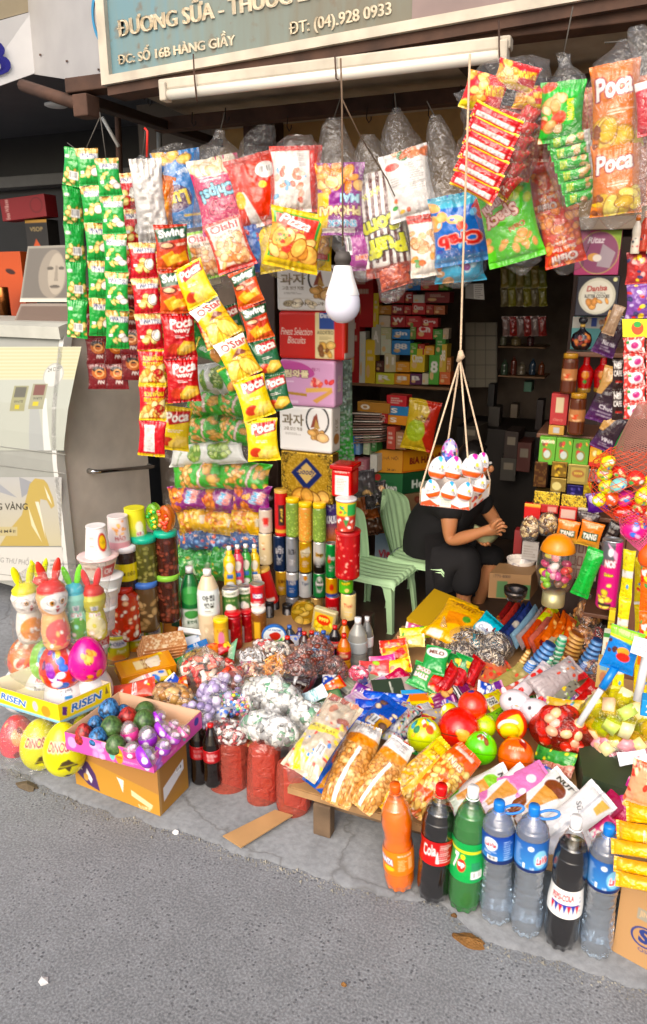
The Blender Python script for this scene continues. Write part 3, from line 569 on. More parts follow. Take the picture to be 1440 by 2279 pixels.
# ============================================================ printed designs
CHIP=['e8b23a','f0c85a','d99a2b'];NUT=['d9a45a','c78a3f','e6bd7a']
def chips(u0,v0,u1,v1,n=14,s=.16,cs=CHIP,oc='a8681e'): return ('b',u0,v0,u1,v1,n,s,cs,oc)
def pinat(c='1f9a3a',lab=1):
    return (c,chips(0,0,1,.14,16,.13,['e2c27a','f0d898','c79a48'],'9a6a20'),('b',.1,.4,.8,.85,7,.13,['f1dc8c','e9cf70'],'b28a30'),('b',.6,.55,.95,.75,2,.2,['f6f2e6'],'6b3a1a'),('r',.16,.15,.98,.29,'f2efe4'),('t','PINATTSU',.57,.22,.78,.13,'23307a',None,4,1.5),('r',.1,.6,.26,.68,'f4f4f4'))
def pinback(c='1f9a3a'): return (c,chips(0,.55,1,1,22,.13,['e8d080','f0dc98','c9a54a'],'8a6a20'),('bar',.35,.6,.8,.82),('r',.05,.2,.3,.27,'e8e8e0'))
LAY=('c8202a',('r',0,0,1,.05,'d9c23a'),('t','รวยเพื่อน',.55,.22,.75,.17,'f4d92e','7a1010'),('t','RUAYPUAN',.56,.4,.78,.12,'f6e040'),chips(.05,.5,.95,.88,26,.15,['f2d27a','f7e3a0','e0a94a'],'b0611e'),('e',.75,.68,.2,.16,'a8161c'),('b',.6,.6,.92,.8,8,.07,['d8b060','c23028']),('r',0,.93,1,1,'e8c82e'))
LAYB=('c8202a',('r',.22,.12,.62,.86,'e9e7e0'),('l',.25,.16,.6,.8,16,'77706a'),('r',0,.92,1,1,'d9b82e'))
COF=('701418',('e',.55,.35,.36,.26,'b8622c'),('e',.5,.22,.28,.12,'2a1410'),('o',.55,.36,.22,.15,'e8a868',.35),('t','PiN',.6,.72,.34,.14,'e9dcd4',None,0,1.5,.2),('r',0,0,.05,1,'4d0d10'))
def swing(c='c0381c',oc='174a2a'): return (c,('g',.5,1.6,'e2701e'),('p',[(.0,.12),(1,.02),(1,.3),(.05,.42)],oc),('t','Swing',.5,.21,.84,.24,'f4f4f0',None,-9,2,.1),('e',.3,.48,.24,.09,'7a2a14'),('e',.3,.48,.18,.05,'d9a878'),('t','VIBRANT',.74,.45,.34,.06,'f2e8c8',None,-8),('p',[(.1,.72),(.45,.6),(.55,.72),(.9,.58),(.95,.8),(.55,.86),(.3,.95)],'eda52a'),('p',[(.3,.74),(.6,.66),(.75,.82),(.4,.9)],'f5c34c'))
def poca(c='b81a22',sub='wavy',tc='f6f2ea',chip='f0c04a',oc=None,ban=None):
    s=[c]
    if ban: s += [('p',[(.2,.12),(.95,.05),(.98,.3),(.3,.4)],ban)]
    s += [('t','Poca',.55,.21,.76,.22,tc,oc,-8,1.5,.2)]
    if sub: s += [('t',sub,.56,.4,.55,.11,'f6f2ea',None,-4,2)]
    return tuple(s+[('l',.3,.48,.8,.56,2,'f0e0d8'),('e',.3,.78,.22,.12,'c03a1c'),('p',[(.35,.8),(.6,.62),(.95,.66),(.98,.82),(.6,.95),(.38,.92)],chip),('p',[(.45,.82),(.62,.7),(.9,.72),(.6,.88)],'f8d878')])
OST=('e3b81e',('p',[(0,0),(1,0),(1,.12),(0,.32)],'f0eee6'),('t',"O'Star",.55,.17,.86,.22,'a82420','f4f0e4',-5,2),('p',[(.25,.5),(.6,.3),(.95,.5),(.6,.46)],'7a3a1a'),('e',.5,.56,.13,.08,'dfe8e0'),('b',.1,.6,.95,.95,8,.3,['f0c440','f6d364','e6b030'],'c08a18'))
RING=('3fae2e',('b',.0,.1,.22,.9,8,.07,['e6b65a','d9a046'],'8a5a1a'),('t','Spaghetti',.33,.5,.5,.13,'f0e8dc','b02820',-78,2),('b',.42,.05,.78,.95,26,.055,['e8b058','dc9c44','f0c880'],'9a5a20'),('g',1.0,3,'ffffff'))
PEA=('e4e6e0',('e',.28,.55,.15,.36,'5d8a2c'),('b',.16,.3,.42,.85,26,.04,['a8c060','87a63e','c6d68c'],'3f5e1a'),('e',.62,.5,.1,.35,'6f9a3a'),('b',.54,.2,.7,.8,12,.035,['b4c86a','8fae48'],'3f5e1a'),('t','Calbee',.82,.5,.3,.12,'6f8a4a',None,-70))
PHO=('8a2a7c',('b',.45,.0,1.,1,22,.09,['ee8a24','f4a640','e06e1c'],'8a3a10'),('t','PHO',.16,.5,.3,.2,'e5484c','f4e0c8',-72,2),('t','MAI',.3,.5,.3,.2,'54b0e0','f4f0f0',-72,2))
YEL=('e2b21e',('b',.3,.1,1,.9,30,.07,['d88a34','c47028','eec04c'],'7a3c14'),('r',.0,.3,.1,.6,'e8e0c8'))
BLU=('3a5a8e',('b',0,0,1,1,40,.055,['5a90c8','c8442c','2c4688','d08a54','8ab0d8'],None))
GRN=('2f9a3c',('b',0,.1,1,1,24,.07,['8acb4a','e0b83e','1f7a34','bfe080']),('r',.1,.1,.2,.5,'e0f0d0'))
# ============================================================ strips of small packets
def strip(path,wpx,Y,specs,label,group,kind='packet',t=.3,lead=None,seed=0,cat='packet strip',wob=5):
    L=[0]
    for a,b in zip(path,path[1:]): L.append(L[-1]+math.dist(a,b))
    def at(s): return (np.interp(s,L,[p[0] for p in path]),np.interp(s,L,[p[1] for p in path]))
    n=len(specs);top=W(*path[0],Y=Y);root=empty('packet_strip',mat=Matrix.Translation(top),label=label,cat=cat,group=group);R=random.Random(seed+len(label));cache={}
    for i,sp in enumerate(specs):
        a,b=at(L[-1]*i/n),at(L[-1]*(i+1)/n);M,w,h=fr(a,b,wpx,('Y',Y),n=tuple((CAMP-top).normalized()+Vector((R.uniform(-.42,.42),0,R.uniform(-.15,.25)))))
        if id(sp) in cache:
            o0,w0,h0=cache[id(sp)];o=o0.copy();COL.objects.link(o);o.parent=None;o.matrix_parent_inverse=Matrix();M=M @ Matrix.Diagonal((w/w0,w/w0,h/h0,1))
        else:
            V,Fc,C=pouch_geo(w,h*1.0,t*w,sp,wpx,math.dist(a,b),seed+i,crimp=.05,wr=1.6,back='b8b4ac');o=mesh(kind,V,Fc,vmat('foil'),C);cache[id(sp)]=(o,w,h)
        o.matrix_world=M;o.parent=root;o.matrix_parent_inverse=root.matrix_world.inverted()
    if lead: 
        ln=tube('string',[W(*lead,Y=Y+.02),W(*path[0],Y=Y)],.0018,pmat('dark_string','4a4640',.8),root)
    return root
PG,PB,PR_=pinat(),pinback(),pinat('c4202a');SG,SW_,PW,PY_,PGR='strips of snack packets hanging at the left',swing(),poca(),poca('e6c81e',None,'f4efe2','f2cf5a',None,'b02020'),poca('1d5a34',None,'f4efe2','e8b84a',None,'a82020')
strip([(166,330),(160,440),(168,560),(172,660),(172,752)],47,2.25,[PB]*5,'green nut packet strip turned sideways, leftmost of all the strips',SG,lead=(150,318),seed=1)
strip([(192,330),(205,430),(215,520),(222,610),(224,748)],52,2.22,[PG]*5,'green and gold nut packet strip, the middle one of the three green strips',SG,lead=(222,262),seed=2)
strip([(236,352),(248,440),(256,530),(260,620),(262,776)],54,2.17,[PG]*5,'green and gold nut packet strip hanging frontmost and lowest of the green strips',SG,lead=(222,250),seed=3)
for i,(x,y0,y1) in enumerate(((222,640,866),(262,640,866),(297,620,846))):
    strip([(x-14,y0),(x,y1)],52,2.36+.02*i,[COF]*4,['dark red coffee sachet strip below the green nut packets, leftmost','dark red coffee sachet strip, middle one of three below the green packets','dark red coffee sachet strip nearest the red nut packets'][i],'dark red coffee sachet strips',seed=10+i,t=.12)
strip([(284,385),(296,480),(305,545)],56,2.4,[PR_,PR_],'short red nut packet strip half hidden behind the wrapped white snack',SG,seed=4)
strip([(272,392),(285,520),(292,660)],30,2.44,[pinback('b81c24')]*3,'narrow red packet strip turned sideways behind the green ones',SG,seed=5)
strip([(316,540),(322,620),(330,700),(338,800),(340,930),(337,1015)],62,2.22,[PR_,PR_,PR_,LAY,LAY,LAYB],'long red strip with nut packets above and yellow lettered red packets below',SG,seed=6)
strip([(346,560),(356,700),(362,900)],44,2.36,[LAY]*4,'red and yellow packet strip half hidden behind the long red strip',SG,seed=7)
strip([(378,500),(388,600),(394,693),(402,795),(411,895)],76,2.25,[SW_,SW_,PW,PW],'strip of two orange red chip bags above two red wavy chip bags',SG,seed=8,t=.36)
strip([(412,590),(446,668),(505,750),(548,832),(578,918),(588,1026)],74,2.26,[PY_,OST,OST,PY_,PY_],'slanting strip of yellow and white chip bags in the middle',SG,seed=9,t=.34)
strip([(536,600),(556,662),(578,745),(604,835),(622,914)],62,2.34,[swing('c0481c'),SW_,PGR,PGR],'slanting strip of orange red and dark green chip bags beside the post',SG,seed=20,t=.34)
strip([(502,680),(528,760),(556,840),(580,905)],52,2.42,[PGR]*3,'dark green chip bag strip hidden between the yellow and the green strips',SG,seed=21)
strip([(418,640),(446,700),(478,775)],34,2.33,[swing('a81c1c','8a1414'),LAY],'narrow dark red and yellow packet strip left of the yellow chip strip',SG,seed=22)
strip([(405,690),(425,770)],60,2.5,[GRN],'green noodle packet behind the red wavy chip bags',SG,seed=23)
for i,(a,b,w) in enumerate((((436,770),(505,795),42),((500,815),(532,872),40))): pouch('snack_roll',a,b,w,('Y',2.4),('2f9a3c',('r',.0,.0,1,.08,'e8c83c'),('e',.5,.75,.5,.16,'c98a4a'),('t','CRISPY',.5,.35,.5,.14,'f0f0e8',None,-80)),['small green snack roll lying slanted below the dark red packets','small green snack roll standing slanted under the yellow chip strip'][i],t=.8,cat='snack pack')
pouch('chip_bag',(392,905),(384,1002),70,('Y',2.42),PY_,'yellow chip bag half hidden below the red wavy bags',t=.35)
pouch('chip_bag',(372,905),(366,985),40,('Y',2.5),BLU,'small blue packet peeping out behind the long red strip',t=.3)
# ============================================================ clear bags
def film(name,prof,Y,label,th=.55,group=None,cat='plastic bag',mat=None,seed=0,hook=None,nz=.1,facing=1):
    """clear bag from picture outline prof = [(x, y, half width)...] top to bottom"""
    global _seed;_seed += 1;R=rng(_seed);prof=list(prof);n=40;seg=36
    q=np.linspace(0,len(prof)-1,n);xs,ys,hw=(np.interp(q,range(len(prof)),[p[k] for p in prof]) for k in range(3))
    if len(prof) > 3:
        for arr in (xs,hw): arr[1:-1]=(arr[:-2]+arr[1:-1]*2+arr[2:])/4
    V=[];e=1e-3;C0=W(prof[len(prof)//2][0],prof[len(prof)//2][1],Y=Y);vd=Vector((CAMP.x-C0.x,CAMP.y-C0.y,0)).normalized();ux=Vector((-vd.y,vd.x,0))
    n2=noise2(seg+1,n,7,_seed,1.2);n3=noise2(seg+1,n,16,_seed+1,1.2);n2[:,-1]=n2[:,0];n3[:,-1]=n3[:,0]
    for j in range(n):
        c=W(xs[j],ys[j],Y=Y);k=F/depth(c);r=hw[j]/k
        for i in range(seg+1):
            a=2*math.pi*i/seg;m=1+nz*(n2[j,i]+.7*n3[j,i]);p=c+ux*(r*math.cos(a)*m)+vd*(r*th*math.sin(a)*m)+Vector((0,0,r*.15*n2[j,i]));V.append(tuple(p))
    o=mesh(name,V,gridf(seg,n-1),mat or filmmat());tag(o,label,cat,group)
    if hook:
        s=tube('string',[W(hook[0],hook[1],Y=Y),W(prof[0][0],prof[0][1]+4,Y=Y)],.0018,pmat('dark_string','4a4640',.8),o)
    return o
HB='clear bags of snacks hanging from the awning'
HY=2.45
# 1 white and orange packs
pouch('snack_pack',(322,352),(345,545),68,('Y',HY-.1),('dcd8d2',('l',.2,.2,.8,.5,6,'bdb6ae')),'crumpled white wrapped pack hanging left of the blue chips',t=.5,wr=3)
pouch('snack_pack',(362,390),(356,545),57,('Y',HY-.06),('d9742a',('r',.2,.3,.8,.6,'e8902e')),'orange pack in the bag with the white crumpled pack',t=.5,wr=2)
film('plastic_bag',[(318,345,6),(320,356,20),(328,420,42),(342,480,46),(350,545,36),(352,560,8)],HY-.08,'clear bag holding the white and the orange pack, leftmost hanging bag',hook=(324,285),group=HB)
o=tube('hanger',[W(322,285,Y=HY-.1),W(328,292,Y=HY-.1),W(327,350,Y=HY-.1)],.004,pmat('red_plastic_hook','d23a34',.4));tag(o,'thin red plastic hanger above the white crumpled pack','hanger')
# 2 blue chips
pouch('chip_bag',(388,335),(420,508),101,('Y',HY),('2f7ec8',('b',.1,.0,.95,.2,10,.13,['e8b33a','f0c85a'],'a8741e'),('e',.3,.62,.42,.17,'3a2a6a'),('e',.34,.62,.34,.13,'5a2a4a'),('t','Lut',.38,.63,.52,.2,'f0d23c','1d1440',172,2),('t','Mixin',.62,.3,.3,.08,'e8f0f8',None,160),('r',.45,.83,.95,.86,'e8c83a'),('b',.0,.2,.2,.5,5,.12,['e8c23a'])),'blue chip bag with purple lettering, hung upside down in a clear bag',t=.4)
pouch('chip_bag',(408,480),(452,640),79,('Y',HY+.05),('e0c84e',('e',.6,.35,.3,.3,'d8b4a0'),('g',.5,1,'e8e0c0')),'pale yellow pack under the blue chip bag',t=.3)
film('plastic_bag',[(400,322,26),(385,340,48),(395,400,58),(415,480,58),(440,560,52),(466,640,30),(470,650,8)],HY,'clear bag around the blue chip bag',group=HB)
# 3 pink chips and shrimp snacks
pouch('chip_bag',(470,350),(508,520),107,('Y',HY-.02),('c8285e',('e',.45,.08,.5,.17,'e8dcc4'),('b',.15,.0,.8,.2,8,.14,['f2ead2','e6d4a8'],'c8a468'),('t','Chips!',.48,.45,.78,.22,'8ad0e8','2a1436',172,2),('t','POP',.5,.65,.6,.16,'e85a78','6a1030',172,2),('l',.15,.24,.9,.32,2,'f4e4e8'),('g',.85,1.3,'3a6ac8')),'pink chip bag with pale blue lettering, hung upside down',t=.4)
OI=lambda c,t1='Oishi',t2='Snack Tôm': (c,('r',.08,.06,.92,.9,'f0dfc8'),chips(.12,.35,.9,.9,30,.13,['e8b878','f2d0a0','d88a4c'],'b05a24'),('t',t1,.5,.16,.76,.17,'d02c28','f8f4ee',0,2),('t',t2,.5,.3,.66,.07,'4a3a2a'),('t','Cay',.6,.4,.3,.09,'4a6a1e'))
pouch('snack_pack',(440,515),(468,622),68,('Y',HY-.06),OI('8ac43c'),'pale green shrimp snack pack under the pink chips',t=.35)
pouch('snack_pack',(492,490),(530,600),85,('Y',HY-.09),OI('d8382a'),'red framed shrimp snack pack with orange sticks under the pink chips',t=.35)
pouch('snack_pack',(556,488),(572,606),52,('Y',HY),('2a5fb4',('b',0,0,1,1,12,.14,['5a9ad8','d84040','3a7ac8'])),'dark blue pack showing beside the red framed shrimp snack',t=.4)
film('plastic_bag',[(490,290,10),(486,312,16),(488,340,55),(500,420,66),(505,500,78),(520,580,80),(512,625,55),(508,640,12)],HY-.05,'clear bag around the pink chips and the shrimp snacks',group=HB,hook=(500,250))
# 4 orange red pack
pouch('chip_bag',(556,345),(596,500),118,('Y',HY+.02),('d23a24',('e',.72,.28,.19,.12,'f0ece8'),('bar',.6,.22,.84,.34),('e',.6,.48,.08,.05,'e8c83a'),('t','BIBI KOKO',.82,.8,.4,.1,'f0b060','7a1810',172),('p',[(.05,.5),(.2,.5),(.45,1),(.25,1)],'ece8e0'),('e',.1,.6,.1,.12,'d8c030')),'plain orange red pack with a barcode sticker',t=.42)
film('plastic_bag',[(590,278,18),(582,300,30),(572,320,40),(565,380,62),(580,450,58),(605,520,48),(600,540,10)],HY+.04,'clear bag around the plain orange red pack',group=HB)
# 5 white red print + pizza
pouch('snack_pack',(658,325),(664,474),112,('Y',HY-.02),('d23428',('r',.02,.08,.76,1,'f0e8e0'),('r',.5,.1,.74,.35,'f4f0ec'),('l',.52,.12,.72,.33,6,'8a8078'),('b',.05,.35,.7,.9,22,.07,['e88a6a','f0b8a0','d85a3c','7ab0d0']),('t','Oishi',.4,.95,.4,.06,'c8302a',None,180)),'white and red printed snack pack above the pizza snacks',t=.42)
PIZ=('e0be1e',('r',.04,.08,.93,.86,'2f9a3c'),('r',.09,.11,.88,.82,'d03a2c'),('t','Pizza',.45,.2,.62,.17,'f6f2ea','8a1c14',8,1,.3),('t','Hương vị',.4,.33,.5,.05,'f0e04a'),chips(.1,.4,.86,.78,16,.17,['eeb658','e0983c','f4cc80'],'a8601c'),('e',.26,.5,.18,.13,'e2a04a'),('b',.15,.42,.38,.58,8,.04,['c23a28','5a8a2c']),('r',.02,.84,.98,1,'e6c422'))
pouch('snack_pack',(712,462),(700,600),72,('Y',HY+.04),PIZ,'second yellow pizza snack pack, behind and right of the front one',t=.35)
pouch('snack_pack',(604,500),(622,604),81,('Y',HY+.03),('d8b81e',('n',14,'f0d848',.4)),'yellow pack behind the pizza snack on its left',t=.3)
pouch('snack_pack',(668,468),(644,600),118,('Y',HY-.1),PIZ,'yellow pizza snack pack with green and red picture, frontmost',t=.35)
film('plastic_bag',[(668,300,22),(662,322,50),(664,400,60),(664,470,66),(660,540,82),(650,590,76),(640,618,30),(640,625,8)],HY-.05,'clear bag around the pizza snack packs',group=HB)
# 6 cheese snack
CHE=('8a2c86',('b',0,.05,1,.4,22,.15,['f0a040','e8882c','f6c070'],'a0501c'),('r',0,.42,.25,.9,'e8c030'),('t','MAI',.72,.5,.42,.12,'b8e4f0','2a6ab0',180,2),('t','PHÔMAI',.5,.68,.92,.16,'e8d8a0','8a3a20',180,2),('t','SNACK',.55,.84,.6,.09,'48b0d8','f0f0f0',180,2),('r',.1,.9,.8,.96,'ece4dc'))
pouch('chip_bag',(756,362),(756,524),105,('Y',HY-.04),CHE,'purple and yellow cheese snack bag behind the light bulb cord',t=.45)
pouch('chip_bag',(798,512),(806,602),68,('Y',HY),('9a2a86',('t','PHÔMAI',.62,.7,.6,.14,'e86a3a','f4e0d0',180),('bar',.02,.1,.22,.6)),'purple pack under the cheese snack bag',t=.5)
film('plastic_bag',[(742,262,16),(742,285,26),(752,350,48),(758,430,56),(770,510,58),(800,580,42),(806,620,26),(806,628,6)],HY-.03,'clear bag around the cheese snack bag',group=HB,hook=(762,205))
# 7 puff corn
PUF=('5a2420',('s',4,7,'ece8e2',.45),('t','Corn',.46,.52,.86,.17,'dfe02a','1c1410',172,3),('t','Puff',.5,.72,.86,.19,'dfe02a','1c1410',176,3),('t','SÔCÔLA',.3,.22,.55,.07,'dfe02a',None,160),('r',.2,.86,.5,.91,'ece4dc'),('r',0,.9,1,1,'a03a24'))
pouch('chip_bag',(834,384),(872,612),107,('Y',HY+.02),PUF,'brown and white striped puff corn bag with yellow letters',t=.42)
pouch('snack_pack',(866,572),(884,640),70,('Y',HY+.03),('9a3018',('n',16,'c85a34',.5)),'rusty red pack at the foot of the puff corn bag',t=.4)
film('plastic_bag',[(818,300,14),(822,330,30),(836,400,50),(856,480,56),(874,560,56),(880,630,38),(866,668,20),(862,676,5)],HY+.01,'clear bag around the puff corn bag',group=HB)
# 8 white pack
pouch('chip_bag',(894,335),(926,484),107,('Y',HY),('ece8e4',('b',.3,.0,1,.12,8,.14,['d88a5a','c86a3a','2a7a4a']),('e',.22,.22,.16,.06,'d2402a'),('l',.5,.22,.9,.62,13,'8a8680'),('l',.12,.38,.42,.52,4,'8a8680'),('b',.1,.7,.45,.9,5,.06,['e8b83a','d8623a','4a9a4a'])),'white snack bag with rows of small print and a red oval mark',t=.42)
pouch('snack_pack',(942,476),(952,616),72,('Y',HY-.02),('efe6da',('r',0,.0,1,.14,'c83a2c'),('t','Snack Tôm Mici',.5,.06,.9,.05,'2a2420'),('b',.05,.3,.95,.62,14,.16,['e8b684','dca468'],'b87a40'),('b',.0,.68,1,1,12,.12,['e89a3a','f0e4d0','5a9a4a','d8702a'])),'white and tan prawn cracker pack under the white bag',t=.4)
film('plastic_bag',[(882,240,8),(880,262,20),(895,320,48),(915,400,54),(940,480,50),(955,560,46),(948,625,36),(946,636,8)],HY-.02,'clear bag around the white snack bag with small print',group=HB,hook=(878,205))
# 9 blue crab pack
CRB=('2a6ac0',('e',.5,.08,.6,.12,'58b0c8'),('b',.0,.1,.5,.45,6,.14,['e8a858','f0c078']),('b',.55,.12,.98,.5,5,.13,['d03a2c','e85a44']),('b',0,0,1,1,10,.06,['7ac0e8','3a4ab0','a8e0f0']),('t','Crab',.5,.66,.86,.2,'d02c28','f0b0a0',178,3),('r',0,.88,1,1,'3a90d0'))
pouch('chip_bag',(1014,432),(1030,588),123,('Y',HY-.02),CRB,'blue crab snack bag with red lettering behind the hanging cord',t=.5)
pouch('chip_bag',(1022,556),(1024,628),110,('Y',HY+.03),('46b0d8',('b',0,0,1,1,10,.1,['bfe4f0','2a50b0','e8b070','8a3a8a'])),'turquoise pack under the blue crab snack bag',t=.5)
film('plastic_bag',[(968,256,10),(975,290,26),(990,360,44),(1010,440,56),(1024,520,62),(1024,600,58),(1015,636,24),(1015,642,6)],HY-.01,'clear bag around the blue crab snack',group=HB,hook=(950,225))
# 10 big bundle of red packets
RP=('cc2428',chips(0,0,.3,.55,12,.12,['f0d078','e8b858'],'b86a20'),('t','RUAYPUAN',.52,.3,.26,.4,'f6e040',None,-90),('r',.66,0,.76,1,'f2dc3a'),('r',.77,0,1,1,'dcdcd8'),('t','30',.9,.5,.16,.5,'c02020',None,-90))
RPS=('cc2428',('r',.22,.1,.5,.9,'efe8e0'),('l',.24,.14,.48,.85,8,'b8a8a0'),('r',.0,0,.12,1,'e8b83a'),('r',.88,0,1,1,'f2dc3a'))
k=0;G_='red and yellow packets bundled in the big clear bag'
for i,(a,b,w) in enumerate([((1090,165),(1065,250),90),((1160,140),(1140,200),92),((1110,240),(1090,300),104),((1190,190),(1180,245),80)]):
    pouch('snack_pack',a,b,w,('Y',2.16+.015*i),('cc2428',chips(.0,.0,.5,1,16,.14,['f0d078','e8b858','dca040'],'b86a20'),('t','RUAYPUAN',.74,.42,.44,.28,'f6e040',None,168,2),('r',0,.8,1,.95,'f2dc3a')),['red packet at the top left of the big bundle, fries showing','red packet at the very top of the big bundle','red packet in the second row of the big bundle, upside down lettering','red packet at the top right of the big bundle'][i],t=.5,group=G_)
for i in range(6):
    x,y=1096-10*i*.9,262+30*i
    pouch('snack_pack',(x-42,y-22),(x+62-i*2,y+28),40,('Y',2.13),RPS,'red packet edge number %s from the top of the big bundle' % ['one','two','three','four','five','six'][i],t=.7,group=G_)
    pouch('snack_pack',(x+58,y+26),(x+96,y-26),40,('Y',2.2),('c43030',('t','30',.5,.3,.5,.26,'e8d8c8','8a1414'),('r',0,.0,1,.12,'f2dc3a'),('n',12,'9a5a3a',.25)),'red packet end with white figures, row %s of the bundle' % ['one','two','three','four','five','six'][i],t=.9,group=G_)
for i,(a,b,w) in enumerate([((1165,240),(1130,400),90),((1205,225),(1190,360),60)]):
    pouch('snack_pack',a,b,w,('Y',2.26),('a0402c',('t','RUAYPUAN',.45,.5,.8,.16,'d83a30',None,-80,3),('n',14,'b88a68',.35),('n',9,'8a2a1c',.3)),['brown and red back of the bundle seen through the plastic','right hand back of the big red bundle'][i],t=.5,group=G_)
film('plastic_bag',[(1150,128,30),(1140,150,72),(1130,210,98),(1122,280,100),(1105,350,92),(1095,410,72),(1080,432,20)],2.2,'big clear bag around the bundle of red and yellow packets',th=.6,group=HB)
o=film('bag_knot',[(1040,196,5),(1036,208,22),(1030,222,14),(1040,250,10),(1046,262,4)],2.2,'twisted clear bag end left of the red bundle',nz=.3)
# 11 green spaghetti
SPG=('55c41e',('b',.0,.0,.6,.3,10,.12,['e8c060','f0d488'],'a87a28'),('p',[(.2,0),(.45,0),(.55,.4),(.3,.4)],'c8e8a0'),('t','Spacy',.36,.5,.66,.17,'f0c8b8','a82420',160,2),('t','Funghi',.3,.36,.55,.14,'f0c8b8','a82420',160,2),('t','Oishi',.62,.64,.34,.06,'c83020',None,165,2),('b',.0,.72,1,.86,12,.1,['f0b060','e89a48'],'8ab83a'),('b',.6,.1,.95,.4,5,.08,['b8c83a'],'7ab020'))
pouch('chip_bag',(1110,372),(1152,584),124,('Y',2.32),SPG,'bright green noodle snack bag with upside down lettering',t=.45)
film('plastic_bag',[(1120,380,50),(1130,450,72),(1140,520,70),(1150,580,52),(1158,602,20),(1160,612,10)],2.33,'clear bag around the bright green noodle snack',group=HB)
# 12 orange shrimp sticks
OSH=('d8401c',chips(0,0,1,1,44,.12,['ec8838','f29c50','d8601e'],'9a2c10'),('t','Oishi',.5,.87,.66,.14,'f4e8e0','b01c18',176,2),('t','Snack Tôm',.52,.72,.6,.07,'f4ece0',None,176),('t','Cay Đặc Biệt',.5,.6,.6,.06,'f4ece0',None,176))
pouch('snack_pack',(1208,352),(1220,478),66,('Y',2.38),OSH,'upper orange shrimp stick pack beside the green noodle snack',t=.45)
pouch('snack_pack',(1240,462),(1260,590),90,('Y',2.36),OSH,'lower orange shrimp stick pack hanging nearest the round tins',t=.45)
film('plastic_bag',[(1210,345,40),(1215,400,46),(1230,470,52),(1258,530,58),(1262,590,36),(1252,612,10)],2.37,'clear bag around the two orange shrimp stick packs',group=HB)
# 13 green packets
GP_=('e0b878',('r',.5,0,1,1,'2fae34'),('b',0,0,.48,1,9,.1,['e8c898','d8a468','c84830'],'a8742c'),('r',.28,.3,.46,.75,'ece8e0'),('t','RUAYPUAN',.72,.5,.4,.36,'f2e440',None,0,2),('r',0,.9,1,1,'2fae34'))
pouch('snack_pack',(1254,180),(1246,318),96,('Y',2.2),('2fae34',('b',0,0,.5,1,14,.15,['e8c898','d8a468','c84830'],'a8742c'),('t','RUAYPUAN',.7,.5,.5,.12,'f2e440',None,84,2)),'front facing green and tan packet at the top of the green bundle',t=.5)
for i in range(6):
    y=306+25*i;x=1262+5*i;pouch('snack_pack',(x-44+i*3,y+16),(x+52,y-6),27,('Y',2.2),('2fae34',('b',0,.5,1,1,8,.3,['e8d4a8','d8a468'],None),('r',.0,.86,1,1,'ece8e0'),('t','RUAY',.5,.25,.6,.22,'f2e440',None,90)),'green and tan packet seen edge on, row %s from the top' % ['one','two','three','four','five','six'][i],t=.9,group='green and tan packets stacked in a clear bag')
pouch('snack_pack',(1306,195),(1304,330),36,('Y',2.27),('d88a5a',('n',10,'b8402c',.4)),'pale orange packet at the right side of the green bundle',t=.6)
film('plastic_bag',[(1254,120,16),(1256,145,12),(1262,170,36),(1264,260,58),(1268,350,56),(1285,430,48),(1300,478,36),(1306,510,12)],2.21,'clear knotted bag around the stack of green and tan packets',group=HB,hook=(1275,15))
# 14 orange chip bags
POO=('d8782a',('t','Poca',.45,.28,.8,.26,'f6f0e8','9a1c18',-6,1.5,.2),('l',.3,.55,.9,.62,2,'f4dcc0'),('b',.1,.7,.95,.95,9,.22,['f0d040','f6e070','e4b828'],'b8801c'),('b',.0,.72,.2,.95,5,.08,['8a4a20']))
for i,(a,b) in enumerate([((1368,138),(1374,336)),((1372,318),(1370,478))]):
    pouch('chip_bag',a,b,112,('Y',2.1),POO,['upper orange chip bag of the pair hanging at the right','lower orange chip bag of the pair hanging at the right'][i],t=.5,crimp=.03)
for i,(a,b) in enumerate([((1422,170),(1424,330)),((1424,320),(1420,460))]): pouch('chip_bag',a,b,60,('Y',2.2),('c8642a',('g',0,2,'a04a20')),['upper plain orange back behind the orange chip bags','lower plain orange back behind the orange chip bags'][i],t=.6)
film('plastic_bag',[(1388,88,10),(1384,110,26),(1376,140,54),(1374,240,62),(1374,330,60),(1376,420,60),(1374,480,44),(1362,512,8)],2.1,'clear bag around the pair of orange chip bags',group=HB,hook=(1345,95),th=.6)
pouch('chip_bag',(1442,180),(1448,300),60,('Y',2.05),('c82430',('r',0,0,1,.15,'e8e0d8')),'red and white pack cut off by the right edge of the picture',t=.5)
film('plastic_bag',[(1416,58,18),(1425,90,26),(1440,130,30),(1452,250,40),(1450,480,36)],2.05,'clear bag at the upper right edge of the picture',group=HB)
# empty clear bag ends and wire hooks on the rail
for i,(x,y) in enumerate([(428,250),(502,240),(640,258),(817,238),(876,215),(955,230),(1026,190),(1178,118),(1242,100),(330,205),(318,190)]):
    a=W(x,y,Y=2.84);o=tube('wire_hook',[a,a+Vector((.002,-.01,-.04)),a+Vector((.012,-.012,-.055)),a+Vector((.02,-.01,-.045)),a+Vector((.02,-.01,-.035))],.0022,pmat('dark_wire','2c221c',.6));tag(o,'small dark wire hook hanging from the rusty rail','hook','wire hooks on the rail')
